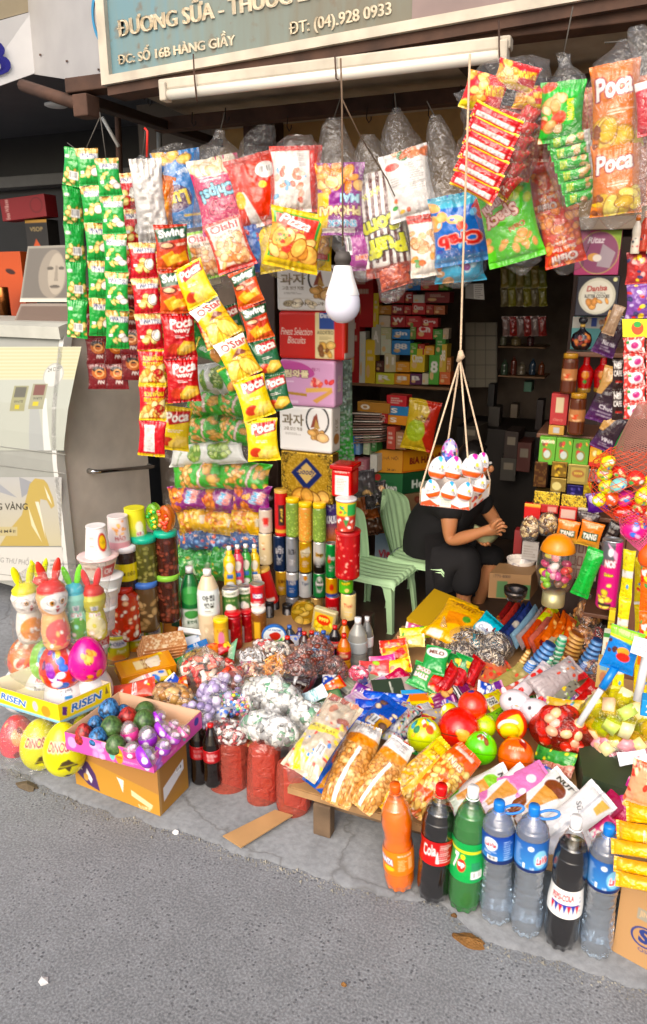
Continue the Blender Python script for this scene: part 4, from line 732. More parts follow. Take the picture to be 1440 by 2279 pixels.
# ---- bagged packs piled sideways left of the post
rows=[('pea',846,432,520,66,PEA,1,'white green-pea snack pack at the top of the pile'),('ring',897,415,560,56,RING,2,'upper'),('ring',956,410,565,56,RING,2,'second'),('pea',1009,376,545,48,PEA,1,'long white green-pea snack pack in the middle of the pile'),
        ('ring',1059,384,600,56,RING,2,'lowest'),('pho',1108,376,600,52,PHO,3,''),('yel',1158,395,582,52,YEL,3,''),('blu',1201,396,580,44,BLU,3,''),('grn',1250,398,520,74,GRN,3,''),('grn',1300,398,480,50,('4a8a78',('n',10,'3f9a5a',.4)),2,'')]
words={'ring': 'green noodle ring pack','pho': 'purple and orange cheese puff pack','yel': 'yellow noodle snack pack','blu': 'blue and red crab snack pack','grn': 'green shiny snack pack','pea': 'white green-pea snack pack'}
pos_={1: [''],2: ['left hand','right hand'],3: ['left hand','middle','right hand']}
for ri,(k,yc,xa,xb,hpx,sp,n,extra) in enumerate(rows):
    w_=(xb-xa)/n
    rowname={1: 'in the upper',2: 'in the second',4: 'in the lowest'}.get(ri,'in the') if k == 'ring' else 'in the lower' if ri == 9 else 'in the'
    for i in range(n):
        x0,x1=xa+w_*i-(9 if i else 0),xa+w_*(i+1)+4;dy=((ri*7+i*13) % 7-3)*2.2
        lab=extra if n == 1 else '%s, %s, %s row of the bagged pile' % (words[k],pos_[n][i],rowname)
        M,w,h=fr((x1,yc+dy),(x0,yc-dy*.7),hpx*1.14,('Y',2.92+.03*(i % 2)))
        V,Fc,C=pouch_geo(h,w,.75*w,sp,w_,hpx,ri*10+i,crimp=.04,wr=2.2)
        o=mesh('snack_pack',V,Fc,vmat('foil'),C);o.matrix_world=M @ Matrix.Rotation(rad(90),4,'Y');tag(o,lab,'snack pack')
def film_h(yc,xa,xb,hw,Y,label,th=.6):      # clear bag lying on its side
    global _seed;_seed += 1;n,seg=40,30;V=[];n2=noise2(seg+1,n,8,_seed,1.3);n2[:,-1]=n2[:,0]
    for j in range(n):
        s=j/(n-1);x=xa+(xb-xa)*s;c=W(x,yc,Y=Y);r=hw*min(1,(max(s,.0)*7+.1)**.5,(max(1-s,.0)*4+.02)**.6)/(F/depth(c))
        for i in range(seg+1):
            a=2*math.pi*i/seg;m=1+.16*n2[j,i];V.append((c.x,c.y-r*th*math.sin(a)*m-.01,c.z+r*math.cos(a)*m))
    return tag(mesh('plastic_bag',V,gridf(seg,n-1),filmmat('pile_film',milk=0,gl=.22)),label,'plastic bag','clear bags lying in the pile beside the post')
for i,(yc,xa,xb,hw) in enumerate([(846,425,548,36),(897,405,590,33),(956,400,592,33),(1009,366,588,28),(1059,374,606,32),(1108,368,610,30),(1158,388,600,32),(1201,388,590,28),(1255,390,540,44)]):
    film_h(yc,xa,xb,hw,2.9,'clear bag lying sideways in the pile, number %s from the top' % ['one','two','three','four','five','six','seven','eight','nine'][i])

# ============================================================ left display board and what stands on it
CARD=pmat('raw_cardboard','b08a5e',.8,vary=.15,bs=.3,sc=20)
db=empty('display_board',mat=Matrix.Translation((-1.6,2.4,.18)),label='low cardboard covered board carrying the sweets and cans at the left',cat='board')
o=slab('top',[(-2.2,2.02,.19),(-1.02,1.86,.19),(-1.17,3.08,.19),(-2.25,3.08,.19)],-.012,CARD,db)
for x,y in ((-2.1,2.2),(-1.1,3.0),(-2.1,3.0),(-1.15,2.35)): bxw('leg',x,x+.05,y,y+.05,.012,.178,WOOD,db)
GOLD=pmat('gold_foil','c99a2e',.25,metal=.9,vary=.2);LIDM={}
def plast(c): return pmat('plastic_'+c,c,.35,coat=.3,vary=.05,bs=0)
ALU=pmat('aluminium','c9c9c9',.3,metal=.9,vary=.05,bs=0)
def can(px,top,base,w,Y,spec,label,cat='drink can',name='drink_can',mat='metal',lid=None,rim=1):
    M,h,r=stand(px,base,top,w,('Y',Y));root=empty(name,mat=M,label=label,cat=cat)
    k=.92 if rim else 1;lathe('body',[(0,0),(r*.88,0),(r,h*.035),(r,h*.95),(r*.93,h*.985)] if rim else [(0,0),(r,0),(r,h*.96)],vmat(mat),M,spec,root,pw=w,ph=base-top)
    if lid: lathe('lid',[(r*1.02,h*.93),(r*1.03,h*.99),(r*.98,h),(0,h*1.002)],plast(lid),M,parent=root)
    else: lathe('rim',[(r*.93,h*.985),(r*.95,h),(r*.88,h*.998),(r*.86,h*.98),(0,h*.98)],ALU,M,parent=root)
    return root
def jar(px,top,base,w,Y,spec,lid,label,name='glass_jar',neck=.86,cat='jar',sh=.05,lidh=.12,mat='plastic'):
    M,h,r=stand(px,base,top,w,('Y',Y));root=empty(name,mat=M,label=label,cat=cat)
    lathe('body',[(0,0),(r*.9,0),(r,h*.05),(r,h*(.95-lidh-sh)),(r*.97,h*(1-lidh-sh*.6)),(r*neck,h*(1-lidh))],vmat(mat),M,spec,root,pw=w,ph=base-top)
    lathe('lid',[(r*neck*.98,h*(1-lidh)),(r*(neck+.06),h*(1-lidh+.005)),(r*(neck+.06),h*.985),(r*neck,h),(0,h)],plast(lid),M,parent=root,segs=36);return root
# biscuit tins
KO=lambda top: ('efece6',('t','과자',.27,.3,.42,.26,'6a5a34',None,0,1.5),('t','고급,명인 제품',.27,.5,.36,.09,'7a6a4c'),('l',.12,.58,.42,.64,2,'8a8070'),('o',.73,.28,.22,.34,'1e1a18',.14),('e',.78,.2,.1,.16,'efece6'),('p',[(.6,.45),(.66,.2),(.72,.12),(.76,.4)],'8a3a24'),('p',[(.66,.5),(.7,.25),(.78,.45)],'b8924a'),('b',.58,.5,.92,.68,8,.09,['d9a860','e6bd80','c08a40'],'8a5a20'))+((('r',0,.72,1,.73,'c8bca8'),('b',.05,.78,.95,.9,9,.08,['e0cfae','b8a888','f0e4cc'],'a0907a'),('t','과자 과자 과자',.5,.84,.8,.08,'6a5a40')) if top else ())
TY_=2.9;side=('d8d2c6',('t','과자',.5,.4,.6,.2,'8a7a50',None,90),('e',.5,.7,.3,.12,'a8743a'))
box('biscuit_tin',615,590,752,692,TY_,{'f': KO(1),'r': side,'t': ('efece6',)},'white biscuit tin with Korean lettering at the top of the tin stack behind the bulb','biscuit tin',.1,mat='satin',r=.012)
box('biscuit_tin',619,693,766,800,TY_,{'f': ('d02a18',('r',.56,0,.84,1,'ead9a4'),('r',.62,0,.84,.36,'2a4a94'),('t','Danisa',.74,.08,.2,.1,'f4f4f4'),('t','Finest Selection',.28,.42,.48,.16,'f4e8d8',None,0,0,.3),('t','Biscuits',.28,.6,.28,.15,'f4e8d8',None,0,0,.3),('t','ASSORTED',.71,.43,.24,.08,'5a4a24'),('l',.62,.5,.8,.58,3,'a08c5c'),('b',.62,.68,.82,.92,9,.06,['d8a850','e4bc6c','7a4a20'],'8a5a20')),'r': ('b8b0a4',('r',0,.15,.3,.85,'c23a24'))},'red and cream biscuit tin with white script lettering','biscuit tin',.12,mat='satin',r=.014)
box('biscuit_tin',622,801,744,905,TY_,{'f': ('d9a4ca',('e',.3,.2,.35,.16,'c0509a',15),('t','크림와플',.24,.3,.6,.17,'f0e2b4','7a4a5a',0,2),('l',.02,.45,.36,.5,1,'f4e4f0'),('t','딸기',.66,.2,.14,.08,'a83a7a'),('b',.55,.38,.95,.6,12,.06,['d83a3a','e8604c','f0b0a0']),('p',[(.0,.68),(.5,.72),(.5,.78),(.0,.74)],'b88a2c'),('p',[(.48,.6),(.95,.56),(.95,.64),(.48,.7)],'e8b860'),('p',[(.6,.86),(.94,.6),(.97,.66),(.68,.92)],'dca450'),('r',.06,.88,.34,.95,'e8c4e0')),'r': ('cba0bc',('t','크림와플',.5,.5,.7,.2,'e8dcc0',None,90))},'pink wafer roll tin with Korean lettering','biscuit tin',.1,mat='satin',r=.014)
box('biscuit_tin',621,906,738,1006,TY_,{'f': KO(0),'r': side},'white biscuit tin with Korean lettering between the pink tin and the gold tin','biscuit tin',.1,mat='satin',r=.012)
box('biscuit_tin',625,1007,740,1118,TY_,{'f': ('a8842e',('n',60,'2a2210',.45),('e',.5,.45,.42,.46,'b8902c'),('n',44,'d8b24c',.3),('p',[(.5,.1),(.8,.42),(.5,.78),(.2,.42)],'1c2c6a'),('p',[(.5,.2),(.68,.4),(.5,.62),(.32,.4)],'e0c078'),('t','Goody',.5,.4,.34,.16,'1c2c6a',None,0,1,.3),('b',.3,.8,.9,.95,5,.14,['d8a44c','e8bc68'],'7a4a18')),'r': ('8a6a30',('n',12,'3a2a10',.4))},'gold and black square biscuit tin with a blue diamond, lowest tin of the stack','biscuit tin',.07,mat='metal',r=.008)
# column items:  name, px, top, base, w, Y, spec ...
LB=lambda bg,t,c,oc=None,*x: (bg,)+x+(('t',t,.5,.4,.2,.16,c,oc,0,1.5),('l',.42,.6,.58,.8,4,'d8d8d8'))
NUTJ=('6f8a3a',('b',0,.15,1,1,240,.018,['9ab84e','86a83c','b2c868'],'4a6a24'));NUT2=('c88a3c',('b',0,.15,1,1,240,.018,['e0a850','d08838','9ab84e','f0c070'],'8a5a20'))
YP=2.9
can(627,1088,1190,30,YP,('b81a20',('r',.42,.3,.58,.75,'2a1410'),('t','红枣茶',.5,.52,.06,.34,'e0b84c'),('r',0,.85,1,.92,'c89a3a')),'tall red tea tin with gold lid under the gold biscuit tin','tin','tea_tin','satin','c8a04c')
for px,t,b,sp,wd in ((652,1107,1192,NUTJ,'leftmost, green peas'),(680,1117,1203,NUT2,'middle one, orange and green mix'),(711,1119,1203,NUTJ,'rightmost, green peas')): jar(px,t,b,31,YP-.03,sp,'e8c420','clear snack jar with yellow lid, '+wd,cat='snack jar',neck=.9)
pouch('snack_pack',(738,1118),(738,1206),26,('Y',YP+.03),('3a2a6a',('g',.4,1,'c8742c'),('t','KALIU',.5,.42,.9,.2,'f0f0f0',None,-6,2)),'purple and orange snack pack beside the pea jars')
o=box('plastic_tub',736,1046,780,1108,2.75,{'f': ('c8201e',('r',.22,.2,.88,.9,'efe6e0'),('t','ORION',.5,.08,.6,.08,'f0c0b0'),('l',.28,.3,.8,.8,8,'e08a7a')),'*': ('c8201e',)},'red plastic biscuit tub with a white label, beside the gold tin','tub',.1,mat='plastic',r=.012)
box('lid',733,1037,783,1047,2.745,('b8161a',),'red lid',d=.112,mat='plastic',r=.004,parent=o)
def cup(px,top,base,wt,wb,Y,spec,label,cat='cup',name='paper_cup',lid=None,mat='satin',lidlab=None):
    M,h,r=stand(px,base,top,(wt+wb)/2,('Y',Y));m_=(wt+wb)/2;rt,rb=r*wt/m_,r*wb/m_;root=empty(name,mat=M,label=label,cat=cat)
    lathe('body',[(0,0),(rb,0),(rt,h*.96)]+([] if lid else [(rt*1.03,h*.97),(rt*1.02,h),(0,h*.99)]),vmat(mat),M,spec,root,pw=m_,ph=base-top)
    if lid: lathe('lid',[(rt*.98,h*.93),(rt*1.05,h*.94),(rt*1.05,h),(rt*.9,h*1.01),(0,h*1.005)],plast(lid),M,parent=root)
    return root
cup(770,1108,1178,46,40,2.72,('b83a30',('r',0,.05,1,.48,'e8c83a'),('b',0,.1,1,.45,30,.03,['3aa84a','2f6ab0','d83a3a','3aa84a']),('r',.52,.08,.7,.46,'2f9a4a'),('b',0,.55,1,1,40,.03,['d85a4a','b02a28','f0e0d8']),('p',[(.45,.6),(.55,.6),(.5,.85)],'3a8a4a')),'clear sweets cup with green and yellow band under the red tub',lid='d8d8d8')
can(773,1178,1283,56,2.78,('a81e22',('b',0,0,1,1,120,.018,['c83a3a','d85a50','8a1418','e89a8a'])),'red candy jar with red lid under the sweets cup','jar','candy_jar','plastic','c82a2c')
can(592,1132,1184,30,YP-.02,LB('c8b8a8','인삼','c02a24',None,('r',.44,.3,.56,.7,'c8302a')),'pale tin with red label left of the red tea tin','tin','tin','satin')
can(592,1184,1254,30,YP-.02,('d8c49a',('b',0,0,1,1,24,.04,['b83a30','c8a060','e8dcc0'])),'cream and red patterned tin left of the dark blue can','tin','tin','satin')
o=can(606,1262,1340,32,2.82,('b8141c',('r',.4,.8,.6,.9,'e8d0c0')),'leaning red tube with gold rims and a white card tag','tube','tea_tube','satin','c8a04c');o.rotation_euler.y += rad(-14)
o2=box('card_tag',583,1272,601,1296,2.74,('e4d8c8',('l',.15,.2,.85,.8,3,'8a8070')),None,d=.002,parent=o)
can(623,1190,1268,28,YP,LB('142a4e','BARTENS','e8e8f0','0a1430',('o',.5,.45,.08,.2,'b8c0d0',.2)),'dark blue tall can with white ring, leftmost of the tall cans')
can(651,1192,1270,28,YP,LB('9aa0aa','BALTIKA','2a2c34',None,('t','7',.5,.7,.05,.16,'e8e8f0')),'silver tall can marked 7')
can(680,1202,1271,29,YP-.02,LB('c8981e','Schweppes','f4e8c0','7a5a10',('p',[(.35,.3),(.6,.15),(.65,.35),(.4,.5)],'e8e0c8')),'gold tall can with pale slanted band')
can(711,1203,1272,28,YP-.02,LB('d4d4d0','Schweppes','2a2018','e0b040',('g',.55,.75,'14100c')),'silver and black tall can with slanted gold lettering')
can(738,1208,1282,27,YP-.04,LB('138a3c','7up','f4f4f4',None,('e',.43,.45,.05,.1,'d8402a')),'slim green can with white 7')
PRG=('4aa01e',('p',[(.38,0),(.62,0),(.5,.14)],'c8281e'),('e',.5,.27,.08,.12,'f0e8e0'),('e',.5,.3,.06,.06,'3a1a10'),('t','Pringles',.5,.52,.2,.16,'f4d82c','1c4a10',-8,2),('e',.52,.82,.05,.08,'e8c070'))
can(766,1217,1267,32,2.8,PRG,'upper short green crisps tube','crisps tube','crisps_tube','satin')
can(770,1268,1317,32,2.8,PRG,'lower short green crisps tube','crisps tube','crisps_tube','satin')
can(775,1318,1376,34,2.8,LB('d8c088','Thanh','b83020',None,('e',.5,.75,.1,.1,'e8c878')),'cream biscuit tube at the bottom of the crisps tube column','tube','biscuit_tube','satin')
can(627,1268,1321,27,YP,LB('c89a34','BORN','5a2a14'),'short gold can, leftmost of the short cans')
can(651,1271,1325,28,YP,LB('2a5aa0','LAGER','e8e8f0','14305a',('r',0,.0,1,.3,'d0d0d0')),'short blue and silver can beside the gold one')
can(680,1273,1326,29,YP-.02,LB('c4c8cc','Tiger','1c3a6a',None,('e',.5,.15,.05,.1,'d8902c')),'short silver can with dark blue lettering')
can(711,1273,1326,28,YP-.02,LB('1c7a3c','Heineken','f4f4f4',None,('r',.38,.32,.62,.5,'0c3a1c'),('e',.5,.22,.04,.08,'d8d8d8'),('o',.5,.42,.09,.34,'e8e8e8',.12)),'short green can with dark name band')
can(738,1283,1325,27,YP-.04,('d8a01e',('e',.5,.45,.06,.18,'d83a28'),('r',0,.8,1,1,'2a3a8a')),'short golden can with red spot under the slim green can')
can(651,1326,1370,29,YP,LB('9a9aa0','BUD','2a2c34'),'grey can with dark band in the lowest row of cans')
can(705,1327,1365,28,YP,('c8a86a',('r',0,.4,1,.7,'a8884c')),'pale gold can in the lowest row beside the red labelled can')
can(740,1325,1386,32,2.84,LB('c8242a','NGON','f4f0e8',None,('r',0,.7,1,1,'b8a888')),'red labelled can beside the cream biscuit tube')
for i,(x,y0,y1) in enumerate(((612,1320,1395),(640,1345,1412),(662,1368,1420),(600,1338,1400))): can(x,y0,y1,22,2.88-.03*i,('16161a',('r',.46,.1,.54,.5,'c8c8c8'),('o',.5,.4,.1,.3,'b0b0b8',.1)),'black slim bottle with silver marks in the shadow, %s' % ['behind the red tube','beside the cheese disc','below the grey can','furthest left'][i],'bottle','slim_bottle','satin','101014')
def disc(name,px,py,r_,Y,spec,label,cat,tilt=10,th=.02,mat='satin',rim=None):
    C=W(px,py,Y=Y);rw=r_/(F/depth(C));a=math.atan2(C.x,C.y);M=Matrix.Translation(C) @ Matrix.Rotation(-a,4,'Z') @ Matrix.Rotation(rad(tilt),4,'X');n=max(24,int(r_*2*.8))
    A_=art(spec,n,n);q=np.linspace(0,1,n//2+1)[:,None];aa=np.linspace(0,2*math.pi,2*n+1)[None];X=rw*q*np.cos(aa);Z=rw*q*np.sin(aa)
    V1=np.stack([X,-th/2-.0*X,Z],-1).reshape(-1,3);C1=sample(A_,.5+q*np.cos(aa)/2,.5-q*np.sin(aa)/2).reshape(-1,3)
    m=2*n+1;s=np.stack([rw*np.cos(aa[0]),0*aa[0],rw*np.sin(aa[0])],1);V2=np.vstack([s*[1,0,1]+[0,-th/2,0],s*1.02+[0,-th*.3,0],s+[0,th/2,0],s*.0+[0,th/2,0]])
    Fs=gridf(2*n,3);V,Fc,Cc=join([(V1,gridf(2*n,n//2)[:,::-1],C1),(V2,Fs[:,::-1],lin(rim or spec[0]))]);o=mesh(name,V,Fc,vmat(mat),Cc);o.matrix_world=M;return tag(o,label,cat)
CNS=('b8902c',('b',.08,.08,.92,.92,10,.2,['e4c458','d8b444','ecd070'],'8a6a1c'))
disc('coin_pack',676,1362,28,2.72,CNS,'round clear pack of gold chocolate coins','coin pack',th=.03,mat='metal')
box('gold_box',690,1357,741,1410,2.66,{'f': ('a89868',('r',.1,.15,.9,.85,'c8a838'),('b',.1,.5,.9,.85,8,.16,['ead048','d8b834'],'8a7420'),('e',.5,.42,.3,.22,'c83a24'),('t','9999',.5,.4,.42,.17,'f4d860',None,0,2)),'*': ('b8ac88',)},'clear square box of gold pieces with a red oval marked 9999 at the front','sweets box',.035,mat='plastic',r=.008,roll=8)
disc('cheese_box',610,1413,27,2.5,('2a6ab8',('e',.5,.5,.44,.44,'dfe8ec'),('t','LA VACHE',.52,.2,.55,.1,'2a5aa8',None,8,2),('e',.5,.82,.4,.18,'5ab03a'),('b',.1,.68,.9,.9,7,.06,['e8d040','f0f0f0']),('e',.55,.5,.22,.2,'c8342a'),('e',.4,.45,.1,.09,'c8342a')),'round blue rimmed cheese box standing on edge','cheese box',th=.018)
# small drink bottles
def bottle(px,top,base,w,Y,prof,parts,label,cat='bottle',name='drink_bottle',group=None,lean=0,yaw=None,surf=None):
    """prof [(r fraction, z fraction)]; parts [(name, z0, z1, design or material, grow, kind)] cut out of the outline"""
    M,h,r=stand(px,base,top,w,surf or ('Y',Y),yaw)
    if lean: M=M @ Matrix.Rotation(rad(lean),4,'Y')
    root=empty(name,mat=M,label=label,cat=cat,group=group);zz=np.array([p[1] for p in prof]);rr_=np.array([p[0] for p in prof])
    for nm,z0,z1,sp,gr,kind in parts:
        q=np.unique(np.r_[z0,z1,zz[(zz > z0) & (zz < z1)]]);rf=np.interp(q,zz,rr_)*gr;pr=[(a*r,b*h) for a,b in zip(rf,q)];pr=[(0,pr[0][1])]+pr+[(0,pr[-1][1])]
        if kind: lathe(nm,pr,vmat(kind),M,sp,root,pw=w,ph=(base-top)*(z1-z0),v0=z0*h,v1=z1*h)
        else: lathe(nm,pr,sp,M,parent=root,segs=32)
    return root
SMB=[(.9,0),(1,.03),(1,.3),(.86,.42),(1,.55),(.95,.68),(.5,.8),(.42,.82),(.42,1)]
for i,(x,t,b,c,cc,wd) in enumerate(((513,1216,1307,'e8c022','e8c022','yellow, leftmost and nearest'),(531,1213,1302,'d8506a','c82424','pink with red collar'),(549,1211,1298,'3a9a3a','1c6a34','green'),(568,1212,1299,'e8c022','e8c022','yellow, furthest right'))):
    bottle(x,t,b,28-i,2.6+.05*i,SMB,[('body',0,.8,(c,('e',.5,.35,.1,.16,'e8e0d0'),('r',.42,.55,.58,.68,'3a6ab0'),('e',.5,.85,.1,.08,'f0f0e8')),1,'plastic'),('collar',.8,.9,plast(cc),1,None),('cap',.9,1,plast('ececec'),.85,None)],'small fruit drink bottle, '+wd)
COCO=('3a6a2a',('r',0,.0,1,.22,'dfe0d0'),('t','COCONUT',.5,.12,.2,.1,'2a4a1c',None,0,2),('t','NƯỚC CỐT',.5,.35,.16,.1,'dfe0a0'),('e',.47,.68,.08,.2,'eeeae0'),('e',.54,.72,.06,.16,'e0dccc'),('r',0,.92,1,1,'2a4a1c'))
can(515,1308,1368,38,2.5,COCO,'green coconut milk can with white band, the nearer one','can','food_can','satin')
can(546,1303,1362,31,2.58,COCO,'green coconut milk can behind the nearer one','can','food_can','satin')
can(574,1298,1354,34,2.6,LB('b8242a','HOSEN','f4f4f4','1c3a8a',('b',.35,.55,.65,.95,7,.07,['ece4dc','d8d0c4'])),'red food can with white fruit picture beside the coconut cans','can','food_can','satin')
CH_=('98141c',('b',0,.1,1,1,90,.03,['b81c24','8a1018','c8303a']),('r',.38,.35,.44,.9,'ded8cc'))
jar(521,1362,1440,40,2.46,CH_,'c8202a','jar of dark red cherries, the nearer one with the pale label strip',lidh=.08);jar(549,1358,1432,32,2.54,CH_,'c8202a','jar of dark red cherries behind the nearer one',lidh=.08)
jar(577,1352,1420,35,2.56,('7a4a22',('b',0,.1,1,1,60,.03,['8a5a2c','6a3a18']),('r',.4,.3,.52,.9,'d8a83a')),'e8e4dc','brown pickle jar with white lid and yellow label',lidh=.12)
BT=[(.92,0),(1,.03),(1,.25),(.95,.3),(1,.35),(1,.6),(.98,.66),(.72,.8),(.4,.9),(.36,.92),(.36,1)]
bottle(429,1262,1413,46,2.47,BT,[('body',0,.9,('1a6a34',('r',0,.52,1,.93,'dfe6da'),('e',.5,.3,.2,.14,'3f9a4a'),('e',.5,.6,.12,.07,'4a9a4a'),('t','알로에',.5,.72,.16,.07,'1c4a2a',None,0,2),('l',.42,.8,.58,.86,2,'7a8a7a'),('b',.2,.88,.8,.98,8,.07,['5aa84a','8ac870'])),1,'plastic'),('cap',.92,1,plast('ececec'),1,None)],'green and white aloe drink bottle with white cap')
bottle(469,1268,1438,50,2.42,[(.96,0),(1,.02),(.97,.2),(1,.4),(1,.7),(.9,.78),(.55,.9),(.36,.93),(.36,1)],[('body',0,.92,('d8c4a4',('r',0,.16,1,.5,'dde6e4'),('t','아침',.5,.26,.18,.09,'2a2a28',None,0,2),('t','햇살',.51,.36,.15,.08,'2a2a28',None,0,2),('l',.44,.42,.56,.48,2,'7a6a50'),('r',.42,.62,.58,.95,'c8b494'),('b',.43,.64,.57,.93,6,.04,['d8c4a4'])),1,'plastic'),('cap',.93,1,plast('ececec'),1,None)],'tall creamy rice drink bottle with pale label and white cap')
can(494,1376,1452,33,2.37,('d8a83a',('r',.0,.0,1,.2,'c8982c'),('e',.5,.5,.07,.2,'d87a9a'),('t','TORNADO',.5,.28,.2,.1,'7a3a1c'),('t','COCO',.5,.8,.12,.1,'8a2a6a',None,90)),'short yellow biscuit tube with yellow lid in front of the rice drink','tube','biscuit_tube','satin','e8c820')
# left jars
Y1,Y2_=2.28,2.36
OLV=('4a4a1c',('b',0,.1,1,1,130,.032,['7a7a34','6a6a2c','8f8a48'],'2e2c10'));BRN=('3a1a12',('b',0,.1,1,1,100,.035,['6a2c1c','57241a','7a3a28'],'28100c'))
GRL=('b8361c',('b',0,.05,1,1,170,.028,['e0442a','f0d8b8','e8b88a','d0341c','f4e8d4'],'a02c14'))
jar(330,1293,1398,54,Y1+.03,('5a4428',('b',0,.1,1,1,44,.055,['a88a5c','b89a6a','98784a'],'4a3418')),'4a78c8','jar of pickled pale fruits with a blue lid',neck=.95,lidh=.1)
jar(378,1277,1378,52,Y2_+.02,BRN,'8ac848','jar of dark brown pickles with a lime green lid',neck=.95,lidh=.1)
jar(283,1305,1416,66,Y1-.04,GRL,'c83426','squat jar of chilli and garlic with a red lid',neck=.62,sh=.1,lidh=.1)
jar(327,1193,1296,54,Y1+.05,OLV,'1fa88a','jar of pickled green olives with a teal lid, on the blue lidded jar',neck=.96,lidh=.11)
jar(374,1181,1280,50,Y2_+.03,BRN,'1fa88a','jar of dark brown preserved plums with a teal lid',neck=.96,lidh=.11)
jar(284,1213,1308,52,Y1-.01,('2a1812',('r',.25,.28,.75,.72,'e0cc2a'),('t','ME DẺO',.53,.52,.2,.12,'3a2a10',None,0,2)),'e8e4e4','dark jar with white lid and yellow label',neck=.97,lidh=.13)
# cups and bowls
INS=('ece8e4',('r',0,.74,1,.78,'d8d4d0'),('l',.38,.1,.5,.7,10,'d88a80'),('e',.58,.45,.07,.28,'c83020'),('e',.58,.45,.05,.2,'e8c030'),('t','NESTEA',.58,.45,.07,.1,'3a1a10'))
cup(219,1170,1240,42,58,2.12,INS,'white instant drink cup standing upside down on the noodle bowl')
cup(267,1148,1219,44,50,2.26,('ddd0cc',('b',.42,.1,.62,.5,10,.03,['e8b060','d8904c']),('t','HẢO',.52,.6,.16,.18,'a81c28',None,0,2),('r',0,.75,1,.95,'e0a0a4')),'pink and white noodle cup upside down on the dark jar')
cup(304,1130,1204,44,50,2.34,('d8d03a',('g',.5,.9,'6ab04a'),('s',0,1,'d8d03a',0),('e',.56,.5,.06,.16,'f0e8c8'),('t','MLEKUZ',.57,.7,.12,.12,'c02828','f0f0f0')),'yellow and green noodle cup upside down on the olive jar')
hp=empty('heart_box',mat=Matrix.Translation(W(357,1153,Y=2.38)),label='heart shaped clear candy box, one half green and one half orange',cat='candy box')
C=W(357,1153,Y=2.38);k=depth(C)/F
for sg,colr,bl_ in ((-1,'8ac83a',['2a9a3a','e8c23a','3ab048']),(1,'d8702c',['e8503c','d8402c','f08a5a'])):
    R=rng(sg+5);pr_=[((sg*17),0)];th_=np.linspace(0,2*math.pi,31);V=[]
    for d_ in (0,1):
        for s in (.02,.6,.9,1):
            for a in th_: V.append((C.x+(sg*17+17.5*s*math.cos(a))*k,C.y+(-.02+.0 if d_ == 0 else .02)*(1 if s < 1 else .6),C.z+(2+31*s*math.sin(a)*(1 if math.sin(a) > 0 else 1.0))*k))
    o=mesh('half',np.array(V),np.concatenate([gridf(30,3),gridf(30,3,31*4)[:,::-1]]),pmat('tinted_clear_'+colr,colr,.15,trans=.55,vary=0,bs=0));o.parent=hp;o.matrix_parent_inverse=hp.matrix_world.inverted()
    parts=[sphere_geo(.009,.006,.008,10,6,(C.x+(sg*17+R.uniform(-11,11))*k,C.y-.026,C.z+R.uniform(-20,20)*k))+() for i in range(12)]
    o=mesh('sweets',*join([(p[0],p[1],lin(bl_[i % 3])) for i,p in enumerate(parts)])[:2],vmat('plastic'),join([(p[0],p[1],lin(bl_[i % 3])) for i,p in enumerate(parts)])[2]);o['kind']='stuff';o.parent=hp;o.matrix_parent_inverse=hp.matrix_world.inverted()
BW=('d8c8b8',('r',.3,.2,.48,.9,'e8d8c8'),('t','noon gon',.42,.4,.12,.2,'a84a2c'),('r',.53,.25,.68,.85,'b83a30'),('t','OK',.6,.55,.1,.3,'f0e0d8'))
cup(222,1236,1283,86,56,2.12,BW,'wide noodle bowl with pale lid','noodle bowl','noodle_bowl','e8c8c4')
cup(243,1280,1318,66,46,2.12,('d8dcd8',),'white foam tray cup under the noodle bowl','noodle bowl','noodle_bowl','e8e8e6')
for i,(x,t,b) in enumerate(((240,1308,1352),(234,1352,1398),(222,1398,1440),(218,1438,1488),(216,1486,1535),(208,1530,1580))):
    cup(x,t,b,52-i*.5,42,2.1-.03*i,('e0d8cc',('r',.0,.3,.46,.9,'d8c03a' if i < 2 else 'dccfc4'),('r',.48,.3,.7,.8,'c0342c' if i in (2,3) else 'd8d0cc'),('t','OK',.58,.55,.14,.3,'f0e0d8')),'white noodle cup in the column behind the rabbit bottles, number %s from the top' % ['one','two','three','four','five','six'][i],'noodle cup','noodle_cup','e8e6e2')
HOS=('c8c02a',('g',.5,.8,'e0a01e'),('r',.36,.12,.64,.36,'ece8e4'),('t','HOSEN',.5,.24,.2,.15,'1c2c6a',None,0,2),('t','Peach',.55,.5,.14,.12,'f0ecc0',None,0,1,.3),('e',.5,.78,.1,.18,'e88a1c'),('b',.3,.05,.45,.5,4,.05,['4a8a2a']))
for i,(x,t,b,w) in enumerate(((265,1408,1472,50),(306,1396,1455,42),(345,1384,1440,38))): can(x,t,b,w,2.2+.09*i,HOS,'yellow green fruit can, %s' % ['nearest of the three under the jars','middle of the three under the jars','furthest of the three under the jars'][i],'can','food_can','satin')
for i,(x,t,b,w) in enumerate(((262,1470,1515,52),)): can(x,t,b,w,2.16,HOS,'yellow green fruit can lowest behind the orange packet','can','food_can','satin')
box('juice_box',366,1362,402,1425,2.44,('d8702c',('e',.4,.6,.35,.25,'f0a050'),('r',.5,0,1,.5,'1c4a34'),('t','1.8',.7,.2,.4,.14,'f0c070')),'orange and dark green juice box right of the fruit cans','box',.05)
slab('jar_shelf',[W(243,1392,Y=2.22),W(398,1352,Y=2.5),W(398,1352,Y=2.5)+Vector((.1,.2,0)),W(243,1392,Y=2.22)+Vector((-.1,.2,0))],.004,CARD)
bpy.data.objects['jar_shelf']['label']='thin cardboard sheet between the fruit cans and the jars';bpy.data.objects['jar_shelf']['category']='cardboard'
